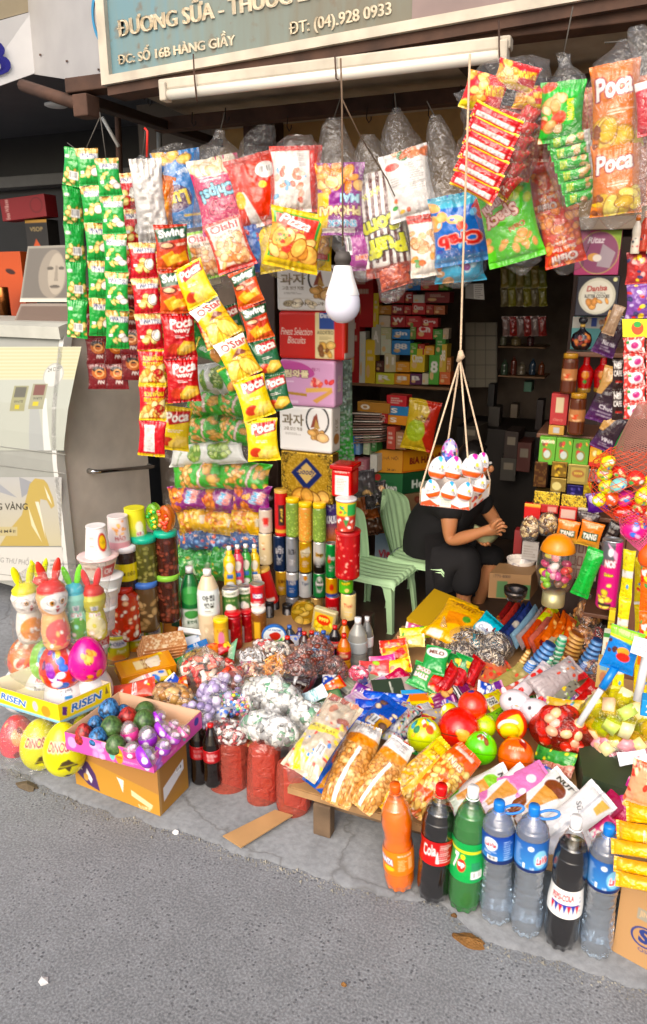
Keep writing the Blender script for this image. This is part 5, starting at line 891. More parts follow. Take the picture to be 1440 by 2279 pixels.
# plastic bottles behind the sweets
PET=[(.9,0),(1,.03),(1,.28),(.93,.33),(1,.4),(1,.62),(.85,.74),(.4,.88),(.3,.9),(.3,1)]
for x,t,b,w,Y,liq,lab,cp,txt in ((765,1410,1500,32,2.45,('b01c18',('g',-.3,.6,'c88a1c')),('a8241c',('l',.4,.2,.6,.8,3,'e8d0a0')),'c82820','red and amber tea bottle with red cap beside the table'),(766,1380,1480,34,2.6,('a8701c',),('c89a2c',),'d8402c','amber tea bottle behind the red one'),(795,1374,1500,44,2.55,('8a8a84',),('9aa0a0',),'e0e0e0','clear water bottle with white cap behind the tea bottles'),
      (728,1415,1500,34,2.42,('6a6488',),('7a4a8a',('t','Ema',.5,.5,.2,.5,'e8e0f0')),'3a5a9a','purple labelled water bottle with blue cap'),(705,1408,1480,30,2.5,('5a6a78',),('3a6ab0',),'3a6ab8','small bottle with blue cap behind the brown jelly bags'),(678,1406,1470,30,2.52,('3a2018',),('a82424',),'c82a24','small dark bottle with red cap'),(641,1416,1475,32,2.42,('241410',),('3a5a8a',),'d83020','small cola bottle with red cap, in front of the cheese disc'),(604,1436,1485,30,2.4,('a8702c',),('c8a03a',),'e8c820','small amber bottle with yellow cap')):
    bottle(x,t,b,w,Y,PET,[('body',0,.9,liq,1,'plastic'),('label',.42,.62,lab,1.02,'satin'),('cap',.9,1,plast(cp),1.15,None)],txt)
for i,(x,t,b,c,cc,w) in enumerate(((590,1398,1470,'3a2a20','c82a24','left of the cheese disc'),(645,1392,1462,'2a3a4a','3a6ab8','right of the cheese disc'),(668,1398,1465,'3a2a4a','5a4a8a','under the coin pack'),(694,1404,1468,'5a4a4a','d83020','under the gold box, left'),(720,1404,1470,'6a7a8a','2a5ab0','under the gold box, right'),(745,1392,1470,'1c1412','c82424','in front of the red labelled can'),(815,1372,1480,'70706c','d8d8d8','behind the clear water bottle'),(560,1420,1475,'8a5a2a','e8c820','in front of the cherry jars'))): bottle(x,t,b,30,2.62-.03*(i % 3),PET,[('body',0,.9,(c,),1,'plastic'),('label',.42,.62,(cc,('l',.4,.2,.6,.8,3,'e8e0d0')),1.02,'satin'),('cap',.9,1,plast(cc),1.15,None)],'drink bottle half hidden among the sweets, '+w)
# ============================================================ the corner by the road: eggs, trays, rabbit bottles
def egg(px,py,rx,ry,s,spec,label,tilt=0,rot=0,name='toy_egg',cat='toy egg',mat='plastic',group=None,pointy=.18,clear=None,spin=0):
    """egg seen at px,py with half sizes rx, ry in picture pixels, its centre on surface s"""
    C=S(px,py,s);k=depth(C)/F;a,b=rx*k,ry*k;n=max(12,int(ry*2*.7));m=max(20,int(rx*3.1*.9));t=np.linspace(0,math.pi,n+1)[:,None];p=np.linspace(-math.pi,math.pi,m+1)[None]
    R_=a*np.sin(t)*(1-pointy*np.cos(t));V=np.stack([R_*np.sin(p),-R_*np.cos(p),b*np.cos(t)+0*p],-1).reshape(-1,3)
    A_=art(spec,m+1,n+1,int(px));col=sample(A_,(p+math.pi)/(2*math.pi)+0*t,t/math.pi+0*p).reshape(-1,3)
    an=math.atan2(C.x,C.y);M=Matrix.Translation(C) @ Matrix.Rotation(-an,4,'Z') @ Matrix.Rotation(rad(rot),4,'Y') @ Matrix.Rotation(rad(tilt),4,'X') @ Matrix.Rotation(rad(spin),4,'Z')
    if clear:                                                      # clear upper shell over a printed lower half
        root=empty(name,mat=M,label=label,cat=cat,group=group);h=n//2
        Vl=V[(m+1)*h:];o=mesh('lower_half',Vl,gridf(m,n-h),vmat(mat),col[(m+1)*h:]);o.matrix_world=M
        Vu=V[:(m+1)*(h+1)];o2=mesh('clear_half',Vu,gridf(m,h),filmmat('shell_film',milk=.12,gl=.9,sc=6));o2.matrix_world=M
        R=rng(int(px));toy=join([sphere_geo(a*.42,a*.38,b*.4,12,8,(R.uniform(-.1,.1)*a,0,b*.25))[:2]+(lin(clear),),sphere_geo(a*.3,a*.3,b*.26,12,8,(a*.25,-a*.2,b*.45))[:2]+(lin('f0e4ec'),),sphere_geo(a*.22,a*.2,b*.3,10,8,(-a*.35,-a*.2,b*.2))[:2]+(lin(clear)*.8,)])
        o3=mesh('toy',toy[0],toy[1],vmat('plastic'),toy[2]);o3.matrix_world=M
        for q in (o,o2,o3): q.parent=root;q.matrix_parent_inverse=M.inverted()
        return root
    o=mesh(name,V,gridf(m,n),vmat(mat),col);o.matrix_world=M;return tag(o,label,cat,group)
DINO=lambda c: (c,('t','DINOSAUR',.5,.36,.3,.12,'a0302c','f4e8c0',0,2,.2),('p',[(.43,.62),(.47,.52),(.52,.5),(.56,.56),(.6,.62),(.54,.6),(.52,.68),(.49,.6)],'4a3a1c'),('p',[(.46,.76),(.5,.72),(.56,.74),(.52,.8)],'3a2e18'),('t','THE LOST PLANET',.5,.84,.18,.035,'5a4a1c'),('r',0,.575,1,.583,'c8c01c'))
YC=1.72
egg(40,1642,40,56,('Y',YC+.02),('d84a58',('b',.3,.2,.7,.6,14,.05,['e8a070','c83040','7a2a3a']),('p',[(.44,.6),(.48,.55),(.54,.62),(.5,.75)],'7a2030')),'big pink dinosaur egg at the far left on the pavement')
egg(92,1655,46,60,('Y',YC-.02),DINO('dcd81c'),'big yellow dinosaur egg, left one of the yellow pair on the pavement')
egg(143,1666,46,64,('Y',YC-.1),DINO('dcd81c'),'big yellow dinosaur egg, right one of the yellow pair, nearest the road')
egg(195,1640,40,60,('Y',YC+.12),('dcd81c',),'plain back of a big yellow egg behind the pink toy tray')
film('plastic_bag',[(92,1585,70),(95,1620,98),(98,1680,92),(120,1722,60),(135,1733,30)],YC-.02,'clear wrap around the big dinosaur eggs',th=.45,cat='plastic wrap',nz=.04)
def tray(name,corner,left,right,hpx,s,specf,specr,inner,label,th=.004,base=True):
    """open display tray: front corner, far left end and far right end of the lower rim in the picture"""
    c,l,r=S(*corner,s),S(*left,s),S(*right,s);up=Vector((0,0,1));hz=W(corner[0],corner[1]-hpx,Y=c.y).z-c.z
    b=l+(r-c);root=empty(name,mat=Matrix.Translation(c),label=label,cat='display tray')
    def wall(nm,p,q,spec,pxw):
        nu,nv=max(4,int(pxw*RES)),max(4,int(hpx*RES));A_=art(spec,nu+1,nv+1);V=[tuple(p.lerp(q,i/nu)+up*hz*(1-j/nv)) for j in range(nv+1) for i in range(nu+1)]
        nrm=(q-p).cross(up).normalized();f1=(np.array(V),gridf(nu,nv),A_.reshape(-1,3));pin,qin=p-nrm*th,q-nrm*th
        V2=[tuple(x) for x in (p+up*hz,q+up*hz,pin+up*hz,qin+up*hz,pin,qin)];f2=(np.array(V2),np.array([[0,1,3,2],[2,3,5,4]]),lin(inner));v,f,cc=join([f1,f2])
        o=mesh(nm,v,f,vmat('card'),cc,smooth=False);o.parent=root;o.matrix_parent_inverse=root.matrix_world.inverted()
    wall('front_panel',l,c,specf,math.dist(left,corner));wall('side_panel',c,r,specr,math.dist(corner,right));wall('back_panel',b,l,(inner,),20);wall('side_panel',r,b,(inner,),20)
    o=slab('floor_panel',[c,r,b,l],.003,pmat('tray_floor_'+inner,inner,.7));o.parent=root;o.matrix_parent_inverse=root.matrix_world.inverted();return root,c,l,r,hz
RSN=('e0cc1c',('r',0,.84,1,1,'8ac0d8'),('t','RISEN',.38,.46,.36,.36,'1c6ab8','f0f0f0',4,2,.2),('p',[(.05,.3),(.09,.15),(.12,.7),(.04,.75)],'a8903a'),('e',.82,.55,.06,.28,'d8902c'),('e',.68,.45,.035,.25,'b8b8c0'))
tray('egg_tray',(134,1612),(-26,1562),(250,1560),42,('Y',0) if 0 else ('z',.235),RSN,('e0cc1c',('r',0,.84,1,1,'8ac0d8'),('t','RISEN',.52,.44,.6,.4,'1c6ab8','f0f0f0',-2,2,.2),('p',[(.08,.2),(.16,.3),(.14,.7),(.06,.6)],'5a2a7a'),('p',[(.9,.1),(.94,.5),(.87,.5)],'7a6a3a')),'e8dcc0','yellow display tray lettered in blue, set on the big dinosaur eggs')
RE=lambda art_: ('e8e8e8',('t','RISEN',.5,.22,.18,.09,'b0241c',None,0,2,.1),('t','Toy eggs',.48,.36,.14,.09,'2a2a3a'),('r',.48,.42,.54,.46,'3a8ac8'))+art_
for i,(x,y,rx,ry,Y,sp,lb) in enumerate(((50,1532,46,55,1.88,RE((('e',.5,.65,.08,.14,'3a8ad0'),('e',.5,.66,.05,.09,'f0f0f0'),('r',.42,.78,.58,1,'c87a3a'))),'with blue print'),(98,1538,46,56,1.85,RE((('e',.5,.62,.04,.1,'c89a7a'),('p',[(.44,.95),(.46,.68),(.54,.68),(.57,.95)],'4a5a7a'))),'with dark blue print'),(148,1540,48,56,1.8,RE((('e',.5,.66,.05,.1,'e8c84a'),('e',.52,.8,.08,.12,'e8d06a'))),'with yellow print, nearest'),(206,1528,44,54,1.86,('e8e8e8',('t','RISEN Candy',.42,.2,.2,.08,'8a1c1c'),('l',.42,.45,.62,.85,12,'8a8a8a')),'covered with small print, furthest right'))):
    egg(x,y,rx,ry,('Y',Y),sp,'large white toy egg in the yellow tray, '+lb)
# second tier, in clear wrap
T2=[(62,1462,40,48,1.76,('d8742a',('b',.3,.1,.7,.9,14,.05,['e8b04a','c8402c','f0e0c8'])),'orange'),(100,1468,30,46,1.72,('8ad03a',('e',.5,.4,.09,.2,'5ab0c8'),('b',.4,.3,.6,.7,5,.03,['2a4a6a','f0f0f0'])),'lime green and blue'),(136,1478,44,54,1.66,('d83a24',('b',.32,.2,.68,.7,24,.04,['3a6ac8','e8e8f0','8a2aa0','f0c83a','5a1a5a']),('r',0,.78,1,1,'e8d83a')),'red, blue and yellow'),(194,1466,38,50,1.68,('d8208a',('b',.42,.3,.6,.95,9,.045,['e8902c','f0b048','e8902c']),('b',.42,.3,.6,.95,10,.012,['2a1a14'])),'hot pink with orange print')]
for x,y,rx,ry,Y,sp,lb in T2: egg(x,y,rx*1.08,ry*1.05,('Y',Y+.13),sp,'painted egg of the middle tier under the rabbit bottles, '+lb,name='painted_egg')
film('plastic_bag',[(120,1408,70),(124,1430,98),(128,1470,104),(132,1505,88),(138,1528,40)],1.8,'clear wrap around the painted eggs of the middle tier',th=.5,cat='plastic wrap',nz=.08)
# rabbit shaped bottles
def rabbit(px,top,base,w,Y,ear,cap,body,belly,label,face=1,yaw=0):
    M,h,r=stand(px,base,top,w*1.12,('Y',Y+.12));M=M @ Matrix.Rotation(rad(yaw),4,'Z');root=empty('rabbit_bottle',mat=M,label=label,cat='rabbit bottle')
    fc=[] if not face else [('e',.445,.23,.05,.062,'f4f4f4'),('e',.455,.235,.026,.042,'c88a2c'),('e',.457,.235,.013,.022,'1c120c'),('e',.575,.23,.05,.062,'f4f4f4'),('e',.565,.235,.026,.042,'c88a2c'),('e',.563,.235,.013,.022,'1c120c'),('o',.45,.225,.046,.062,'3a1c10',.14),('o',.57,.225,.046,.062,'3a1c10',.14),('e',.51,.305,.018,.018,'d85a6a'),('p',[(.485,.34),(.54,.34),(.525,.4),(.5,.41)],'a02c2c'),('l',.36,.33,.44,.38,2,'4a2a1c'),('l',.59,.33,.67,.38,2,'4a2a1c'),('e',.62,.32,.03,.02,'f0a0a0')]
    sp=(body,('r',0,0,1,.12,cap),('e',.52,.27,.2,.17,'efece8') if face else ('r',.45,.3,.55,.4,'e8e8e8'),*fc,('e',.5,.72,.16,.2,belly),('b',.38,.55,.62,.95,10,.03,[belly,'f0e4d8',body]),*([] if face else [('t','@',.5,.35,.06,.1,'2a6a8a'),('t','NEST Tue Anh',.5,.48,.2,.07,'a84a4a','f0f0f0')]))
    hb=h*.74;k=W(px,base,Y=Y);lathe('body',[(0,0),(r*.72,0),(r*.85,hb*.06),(r*.92,hb*.25),(r*.8,hb*.45),(r*.68,hb*.55),(r*.92,hb*.68),(r,hb*.8),(r*.82,hb*.93),(r*.3,hb),(0,hb)],vmat('plastic'),M,sp,root,pw=w,ph=(base-top)*.74)
    lathe('cap',[(r*.86,hb*.91),(r*.88,hb*.93),(r*.5,hb*1.03),(0,hb*1.05)],plast(cap),M,parent=root)
    for s in (-1,1): 
        V,Fc,_=sphere_geo(r*.27,r*.12,h*.15,14,10);V=V@np.array(Matrix.Rotation(rad(14*s),3,'Y').transposed())+[s*r*.45,0,h*.86];o=mesh('ear',V,Fc,plast(ear));o.matrix_world=M;o.parent=root;o.matrix_parent_inverse=M.inverted()
rabbit(70,1262,1424,58,1.72,'e8e01c','e8dc1c','e8e0d4','e8902c','rabbit bottle with yellow ears and white face, left',1,14)
rabbit(128,1250,1436,62,1.64,'d83a2c','d8302a','e8b078','e86a6a','rabbit bottle with red ears and white face, front middle',1,14)
rabbit(176,1262,1424,48,1.72,'7ae02a','4ab8c8','9adcc8','5aa83a','pale turquoise rabbit bottle with lime green ears, turned away',0)
rabbit(216,1268,1418,50,1.76,'d83a3a','c8342c','c8c04a','e0d8a8','olive yellow rabbit bottle with red ears, furthest right and turned away',0)
rabbit(104,1248,1400,40,1.84,'d8e02a','d8402c','e0b0a0','e8c0a0','rabbit bottle with yellow green ears behind the two white faced ones',0)
film('plastic_bag',[(140,1262,76),(140,1275,92),(138,1340,100),(136,1400,102),(134,1432,80)],1.8,'crumpled clear wrap around the rabbit bottles',th=.5,cat='plastic wrap',nz=.07)
# carton and pink toy tray
def qbox(name,corner,left,right,hpx,s,sf,sr,label,cat='carton'):
    c,l,r=S(*corner,s),S(*left,s),S(*right,s);l.z=r.z=c.z;up=Vector((0,0,1));hz=W(corner[0],corner[1]-hpx,Y=c.y).z-c.z;b=l+(r-c);ps=[]
    for p,q,spec,pw in ((l,c,sf,math.dist(left,corner)),(c,r,sr,math.dist(corner,right)),(r,b,(sf[0],),5),(b,l,(sf[0],),5)):
        nu,nv=max(3,int(pw*RES)),max(3,int(hpx*RES)) if pw > 5 else 3;A_=art(spec,nu+1,nv+1);ps.append((np.array([tuple(p.lerp(q,i/nu)+up*hz*(1-j/nv)) for j in range(nv+1) for i in range(nu+1)]),gridf(nu,nv),A_.reshape(-1,3)))
    ps.append((np.array([tuple(x+up*hz) for x in (l,c,r,b)]),np.array([[0,1,2,3]]),lin(sf[0])));v,f,cc=join(ps);o=mesh(name,v,f,vmat('card'),cc,smooth=False);return tag(o,label,cat)
qbox('carton',(357,1817),(170,1744),(420,1752),104,('z',.012),('a87840',('p',[(0,.32),(1,.55),(1,1),(0,1)],'bb8a38'),('p',[(.02,.7),(.1,.42),(.18,.4),(.26,.62),(.3,.96),(.16,.9)],'4a2a5e'),('p',[(.03,.6),(.06,.36),(.09,.4),(.1,.62)],'e8d8c0'),('p',[(.16,.55),(.22,.75),(.2,.85),(.14,.7)],'e8e0e0'),('e',.14,.75,.03,.08,'c89a4a'),('p',[(.52,.5),(.6,.52),(.58,.8),(.55,.62)],'ece4d4'),('p',[(.68,.66),(.92,.82),(.9,.92),(.68,.78)],'e8d0a0'),('t','爽心悦目',.82,.93,.14,.05,'ecdcb0'),('l',.76,.95,.9,.99,1,'ecdcb0')),('9c7038',('g',.6,1.2,'b8842c'),('p',[(.16,.5),(.86,.3),(.86,.5),(.16,.78)],'d8d8d8'),('bar',.6,.36,.8,.46),('r',0,0,.08,1,'b89058')),'brown and ochre snack carton on the pavement under the pink toy tray')
PNK='d85aa8'
tray('toy_tray',(343,1722),(148,1668),(450,1620),40,('z',.235),(PNK,('b',.3,.1,.5,.9,9,.05,['e88ac0','f0a0d0']),('e',.08,.5,.05,.3,'e8a0d0'),('e',.54,.5,.035,.36,'6ac0b8'),('s',20,60,PNK,.0),('e',.62,.55,.045,.42,'e8902c'),('s',90,1,PNK,0),('r',.59,.45,.65,.5,'f0d83a'),('r',.59,.6,.65,.65,'c8402c'),('e',.92,.62,.035,.3,'e8e8f0'),('t','3+',.92,.62,.04,.2,'7a2a7a'),('l',.66,.7,.84,.85,2,'f0b8d8')),(PNK,('e',.88,.35,.05,.22,'3a3a9a'),('e',.62,.5,.04,.3,'6ac0b8'),('e',.7,.42,.04,.3,'e8902c'),('b',.0,.3,.2,.9,6,.06,['f0a0d0','a870c8']),('l',.3,.65,.5,.8,2,'f0b8d8')),'c8a080','bright pink toy tray with egg pictures on the brown carton')
CRK=lambda a,b: (b,('b',0,0,1,1,330,.032,[a,a,a],b))
zt=.29
for i,(x,y,rx,ry,k,dz,lb) in enumerate(((275,1582,15,15,'B',.0,'small one at the back of the tray'),(243,1577,22,24,'B',.02,'uppermost, against the yellow tray'),(212,1609,16,17,'B',0,'half hidden behind the red and green ones'),(218,1640,20,22,'B',0,'front one beside the dark red egg'),(285,1592,20,19,'R',.01,'between the green ones at the back'),(186,1634,19,26,'R',0,'at the left end of the tray'),(323,1578,22,17,'G',0,'uppermost'),(321,1602,23,24,'G',.01,'right of the red one'),(248,1617,24,24,'G',.01,'largest, in the middle'),(257,1656,22,22,'G',0,'nearest the front panel'))):
    c1,c2,nm={'B': ('3a78b0','16243c','blue'),'R': ('b0302a','6a1c18','dark red'),'G': ('4a6a34','2c4420','green')}[k]
    egg(x,y,rx*1.03,ry*1.03,('z',zt+dz),CRK(c1,c2),'%s crackled egg in the pink tray, %s' % (nm,lb),rot=(i*37) % 40-20,tilt=(i*23) % 30-25,mat='satin',name='crackled_egg')
for i,(x,y,rx,ry,c,tc,rot,lb) in enumerate(((288,1628,20,25,'e04a94','f0a0c0',-8,'pink one standing behind the purple one'),(354,1596,17,17,'a030c8','c060e0',60,'purple one lying at the back'),(328,1640,21,26,'9a3ac0','e8c0e8',-5,'purple one in the middle'),(365,1624,24,18,'a040c8','e0a0e0',60,'purple one on its side, right'),(293,1669,19,20,'d84a8a','f0a8c8',10,'pink one in front'),(326,1682,27,22,'9838c8','b8a0e8',70,'purple one lying nearest the front corner'),(364,1662,18,20,'9a40b8','d0a0e0',20,'purple one by the right panel'),(388,1640,17,17,'b04ac0','f0c0e0',30,'lilac one by the right panel'),(410,1627,16,14,'d86aa0','f4b8d0',50,'pale pink one furthest right'),(388,1612,13,12,'d890c0','f0d8e8',40,'small pale one at the back right'))):
    egg(x,y,rx,ry,('z',zt+.005),(c,('e',.46,.65,.05,.1,'f0e8f0')),'clear topped toy egg in the pink tray, '+lb,rot=rot,tilt=-15,clear=tc,name='toy_egg')
# cola bottles and red bagged cartons on the ground
COLA=[(.8,0),(.95,.03),(1,.1),(.92,.3),(.97,.4),(1,.58),(.95,.7),(.6,.84),(.32,.93),(.3,.95),(.3,1)]
for x,t,b,Y,lb in ((446,1600,1738,1.83,'left'),(475,1612,1744,1.8,'right')): bottle(x,t,b,40,Y,COLA,[('body',0,.94,('120a08',),1,'plastic'),('label',.42,.62,('a81420',('l',.4,.2,.6,.8,4,'e0b0b0')),1.015,'satin'),('cap',.95,1,plast('c82424'),1.15,None)],'dark cola bottle on the pavement, %s one beside the toy carton' % lb)
RB=filmmat('red_film','f4a294',.34,.5,dark='d8705e',sc=26)
for i,(prof,Y,lb) in enumerate((([(516,1636,20),(514,1645,42),(513,1700,43),(510,1755,41),(508,1774,34),(508,1780,10)],1.86,'leftmost'),([(590,1650,20),(588,1662,36),(587,1720,37),(584,1775,35),(584,1788,28),(584,1792,8)],1.84,'middle one'),([(660,1690,20),(658,1700,40),(656,1750,42),(654,1795,38),(652,1808,30),(652,1812,10)],1.83,'rightmost, half under the table'))):
    o=film('red_bag',prof,Y,'red plastic carrier bag holding drink cartons, '+lb,th=.75,mat=RB,nz=.03,cat='carrier bag')
    c0=prof[2];pk=box('drink_carton',c0[0]-24,prof[1][1]+14,c0[0]+26,prof[3][1]+4,Y+.0,{'f': ('b0443a',('g',0,1.5,'9a3028'),('t','TEA',.7,.5,.12,.5,'6a1c18',None,90)),'*': ('a83c34',)},'drink carton showing through the red carrier bag, '+lb,'drink carton',.03)
# scrap of cardboard, litter
sc=slab('cardboard_scrap',[W(496,1862,z=.022),W(536,1888,z=.022),W(652,1816,z=.03),W(612,1804,z=.03)][::-1],-.004,CARD);tag(sc,'flat strip of brown cardboard lying on the pavement','cardboard')
R=rng(3)
def scrap(px,py,rpx,c,label,name='litter',h=.006,n=9,cat='litter',asp=.6):
    C=W(px,py,z=.002);r=rpx*depth(C)/F;a=np.linspace(0,2*math.pi,n,endpoint=False);V=[(C.x,C.y,C.z+h)]+[(C.x+r*R.uniform(.7,1.1)*math.cos(t),C.y+r*asp*R.uniform(.7,1.1)*math.sin(t),C.z+R.uniform(0,h*.6)) for t in a]
    o=mesh(name,V+[(x,y,.0) for x,y,z in V[1:]],[(0,i+1,(i+1) % n+1) for i in range(n)]+[(i+1,i+1+n,(i+1) % n+1+n,(i+1) % n+1) for i in range(n)],c,smooth=False);return tag(o,label,cat)
scrap(1045,2094,38,pmat('dried_peel','8a6030',.7,vary=.6,bs=1,bd=.006,sc=120),'flattened brown dried peel on the road','dried_peel',.012,16,'peel',.5)
scrap(97,2183,13,WH,'small white paper stub on the road at the left','paper_scrap',.008,5,asp=.9);scrap(390,1853,9,WH,'crumpled white scrap by the pavement edge','paper_scrap',.012)
scrap(765,2192,7,pmat('dried_peel','8a6030',.7),'tiny brown crumb on the road','crumb',.01);scrap(412,1800,34,pmat('drain_dirt','2a2622',.95,vary=.6,bs=1,bd=.01),'dark patch of dirt beside the brown carton','dirt_patch',.004,14,'dirt',.6);scrap(1010,2038,7,pmat('dried_peel','8a6030',.7),'small yellowish crumb by the pavement joint','crumb',.01);scrap(885,1978,22,pmat('dirty_paper','8a7c6c',.9,vary=.4),'torn dirty paper under the orange soda bottle','paper_scrap',.004,8,asp=.4)
scrap(60,1750,30,pmat('dry_leaves','6a5c48',.9,vary=.5),'dry leaves and dirt in the broken pavement at the left','dry_leaves',.012,13,'leaves',.5)
# ============================================================ the low table and its goods
tb=empty('low_table',mat=Matrix.Translation((-.4,2.1,.3)),label='low wooden table covered with cardboard, laid out with snacks',cat='table')
TZ=.15;T0=W(640,1752,z=TZ);T1=Vector((.62,T0.y-.015,TZ))
WDT=pmat('weathered_plywood','a8845c',.7,vary=.35,bs=.5,sc=30)
slab('table_top',[T0,T1,(.62,3.02,TZ),(T0.x-.02,3.02,TZ)],-.022,WDT,tb);slab('cardboard_cover',[T0+Vector((.01,.004,.002)),T1+Vector((0,.004,.002)),(.62,3.0,TZ+.002),(T0.x,3.0,TZ+.002)][::-1],.0035,CARD,tb)
OW=pmat('old_grey_wood','6e5a46',.8,vary=.4,bs=.6,sc=24);lp=W(716,1862,z=.012)
for x,y in ((lp.x-.03,lp.y),(.4,lp.y+.02),(lp.x-.03,2.85),(.4,2.85)): bxw('leg',x,x+.058,y,y+.04,.012,TZ-.024,OW,tb)
bxw('rail',lp.x-.02,.45,lp.y+.05,lp.y+.075,TZ-.07,TZ-.025,OW,tb)
def tp(a,b,w,spec,label,t=.32,z=.04,n=(0,-.55,.85),name='snack_pack',cat='snack pack',dz=0,group=None,**kw):
    """pack lying on the table: top and bottom ends at picture points a and b"""
    return pouch(name,a,b,w,('z',TZ+z+dz),spec,label,cat,t=t,n=n,group=group,surf2=('z',TZ+z),**kw)
# front row of big nut bags
RN=('d8a868',('b',0,0,1,1,190,.085,['dba664','c98d45','e8c084','b8783a'],'7a4418'))
def nutbag(p1,p2,w,top,label,wseam='e8e4e0',y=0):
    sp=(RN[0],('b',0,.26,1,.97,170,.085,['cf9650','ba7d38','d9ac6c','c08844'],'6e3d14'),('r',0,0,1,.2,'e8e6e4'),('p',[(.0,.2),(1,.2),(.9,.3),(.5,.34),(.1,.3)],top),('l',.6,.03,.9,.16,4,'9a9a9a'),('p',[(.58,.35),(.68,.36),(.56,.62),(.5,.97),(.36,.97),(.44,.66)],wseam))
    tp(p1,p2,w,sp,label,t=.75,z=.04,dz=.13,n=(.05,-.8,.6),name='nut_bag',cat='nut bag',crimp=.04,taper=.3)
BL2=('1c5ab8',('p',[(.5,.2),(1,.1),(1,.9),(.55,1)],'c88a1c'),('e',.45,.62,.22,.16,'d8602a'),('r',0,0,1,.2,'1c4aa8'),('b',.1,.08,.9,.3,8,.12,['c8a078','e0c8a8','6a4a3a'],'3a2a20'),('bar',.3,.22,.62,.32))
tp((880,1560),(700,1752),62,BL2,'blue and amber wafer pack at the left end of the front row',t=.35,z=.02,dz=.12,n=(-.1,-.8,.6))
nutbag((822,1612),(745,1792),84,'d8842a','white topped bag of shelled nuts with a white seam, left one of two')
nutbag((898,1650),(800,1800),76,'d8842a','white topped bag of shelled nuts with a white seam, right one of two')
YN=('d8a81c',('r',0,0,1,.22,'e0c01c'),('b',0,.2,1,.85,130,.085,['dcb070','c8944a','ecd090'],'7a4c1c'),('p',[(.62,.2),(.8,.2),(.7,1),(.45,1)],'dca81c'),('p',[(.1,.12),(.6,.1),(.5,.3),(.1,.3)],'e8c01c'),('t','Peanut',.4,.2,.4,.08,'8a3a1a'))
nutbag_y=tp((1000,1658),(850,1802),72,YN,'yellow bag of peanuts lying slanted, left one of two',t=.7,z=.04,dz=.12,n=(.05,-.8,.6),name='nut_bag',cat='nut bag',taper=.25)
ON=('d8641c',('r',0,0,1,.2,'d8581c'),('r',.1,.06,.8,.12,'ece0d0'),('b',.05,.24,.95,.72,70,.1,['e8c068','d8a84c','f0d488'],'8a4c1c'),('t','Nuts',.5,.26,.5,.09,'f0e0c0','8a2c10'),('r',0,.72,1,.8,'d8581c'),('b',0,.8,1,1,24,.1,['e8c068','c8944a'],'8a4c1c'))
tp((1048,1672),(912,1804),84,ON,'orange bag of peanuts between the yellow bag and the green topped packs',t=.7,z=.04,dz=.12,n=(.05,-.8,.6),name='nut_bag',cat='nut bag',taper=.25)
ICE=lambda c,c2: ('ecebe8',('g',.7,1.3,c),('e',.45,.3,.3,.13,c2),('p',[(.2,.36),(.7,.36),(.5,.8),(.35,.8)],'d89a4a'),('s',45,16,'d89a4a',0),('p',[(0,.6),(.3,.75),(.4,1),(0,1)],c),('t','NUT',.5,.12,.5,.1,'2a2a2a',None,0,3))
tp((1140,1732),(985,1800),80,ICE('6ac81c','8ac83a'),'white and green ice cream cone wafer pack',z=.03,dz=.05,t=.4,n=(0,-.6,.7),name='wafer_pack')
tp((1185,1728),(1060,1815),84,ICE('e080b8','e8a8c8'),'white and pink ice cream cone wafer pack',z=.03,dz=.06,t=.4,n=(0,-.6,.7),name='wafer_pack')
tp((1270,1738),(1150,1830),90,ICE('8a4a24','7a3c1c'),'white and brown ice cream cone wafer pack',z=.03,dz=.06,t=.4,n=(0,-.6,.7),name='wafer_pack')
tp((1220,1720),(1120,1765),70,('d878b0',('e',.5,.4,.15,.1,'f0e0e8'),('e',.75,.7,.1,.08,'f0e0e8')),'pink pack with white hearts behind the cone wafer packs',z=.07,dz=.03,t=.3)
tp((1345,1765),(1215,1870),84,('e8e6e4',('t','Sữa',.4,.4,.4,.08,'3a3a3a',None,30),('p',[(.6,.1),(.9,.08),(.85,.3),(.65,.28)],'d8b04a'),('p',[(.45,.0),(.5,0),(.6,1),(.5,1)],'c4c4c8')),'white milk biscuit pack with a gold spot',z=.01,dz=.1,t=.4,n=(0,-.7,.6))
tp((1310,1850),(1225,1905),70,('dedcdc',('g',.5,1.2,'b0b0b8')),'plain white pack low behind the bottles',z=-.0,dz=.03,t=.4,n=(0,-.9,.5))
tp((1385,1770),(1290,1850),56,('a81c4a',('t','JAM',.45,.4,.7,.3,'ecd0d8',None,-6,2),('b',0,.5,.4,1,5,.2,['c8844a','d8a060'])),'crimson jam biscuit pack',z=.02,dz=.06,t=.35,n=(0,-.8,.5))
tp((1420,1740),(1370,1830),44,('b01870',('r',.3,.3,.9,.6,'e8a82c'),('g',.6,1,'c8202c')),'magenta and gold foil pack beside the dark green box',z=.02,dz=.1,t=.3,n=(0,-.8,.5))
tp((1370,1830),(1310,1885),56,('d8407a',('b',0,0,1,1,12,.13,['f0d8d0','e8a83a','f4f0e8'])),'pink and white biscuit pack between the bottles',z=-.01,dz=.05,t=.35,n=(0,-.9,.4))
for i,(a,b,w,c) in enumerate((((840,1790),(960,1818),26,'c8281c'),((1000,1815),(1110,1850),26,'b8201c'),((1110,1850),(1180,1872),24,'c8a01c'))): tp(a,b,w,(c,('b',0,0,1,1,8,.2,['e8c83a','f0e0d0'])),['flat red pack peeping out under the yellow peanut bag','flat red pack peeping out under the cone wafers','flat yellow pack behind the water bottles'][i],t=.3,z=.0,dz=0)
tp((1060,1768),(950,1830),40,('e8e8e4',('g',.5,1.4,'7ac83a')),'white and green pack lying under the orange peanut bag',z=0,dz=.02)
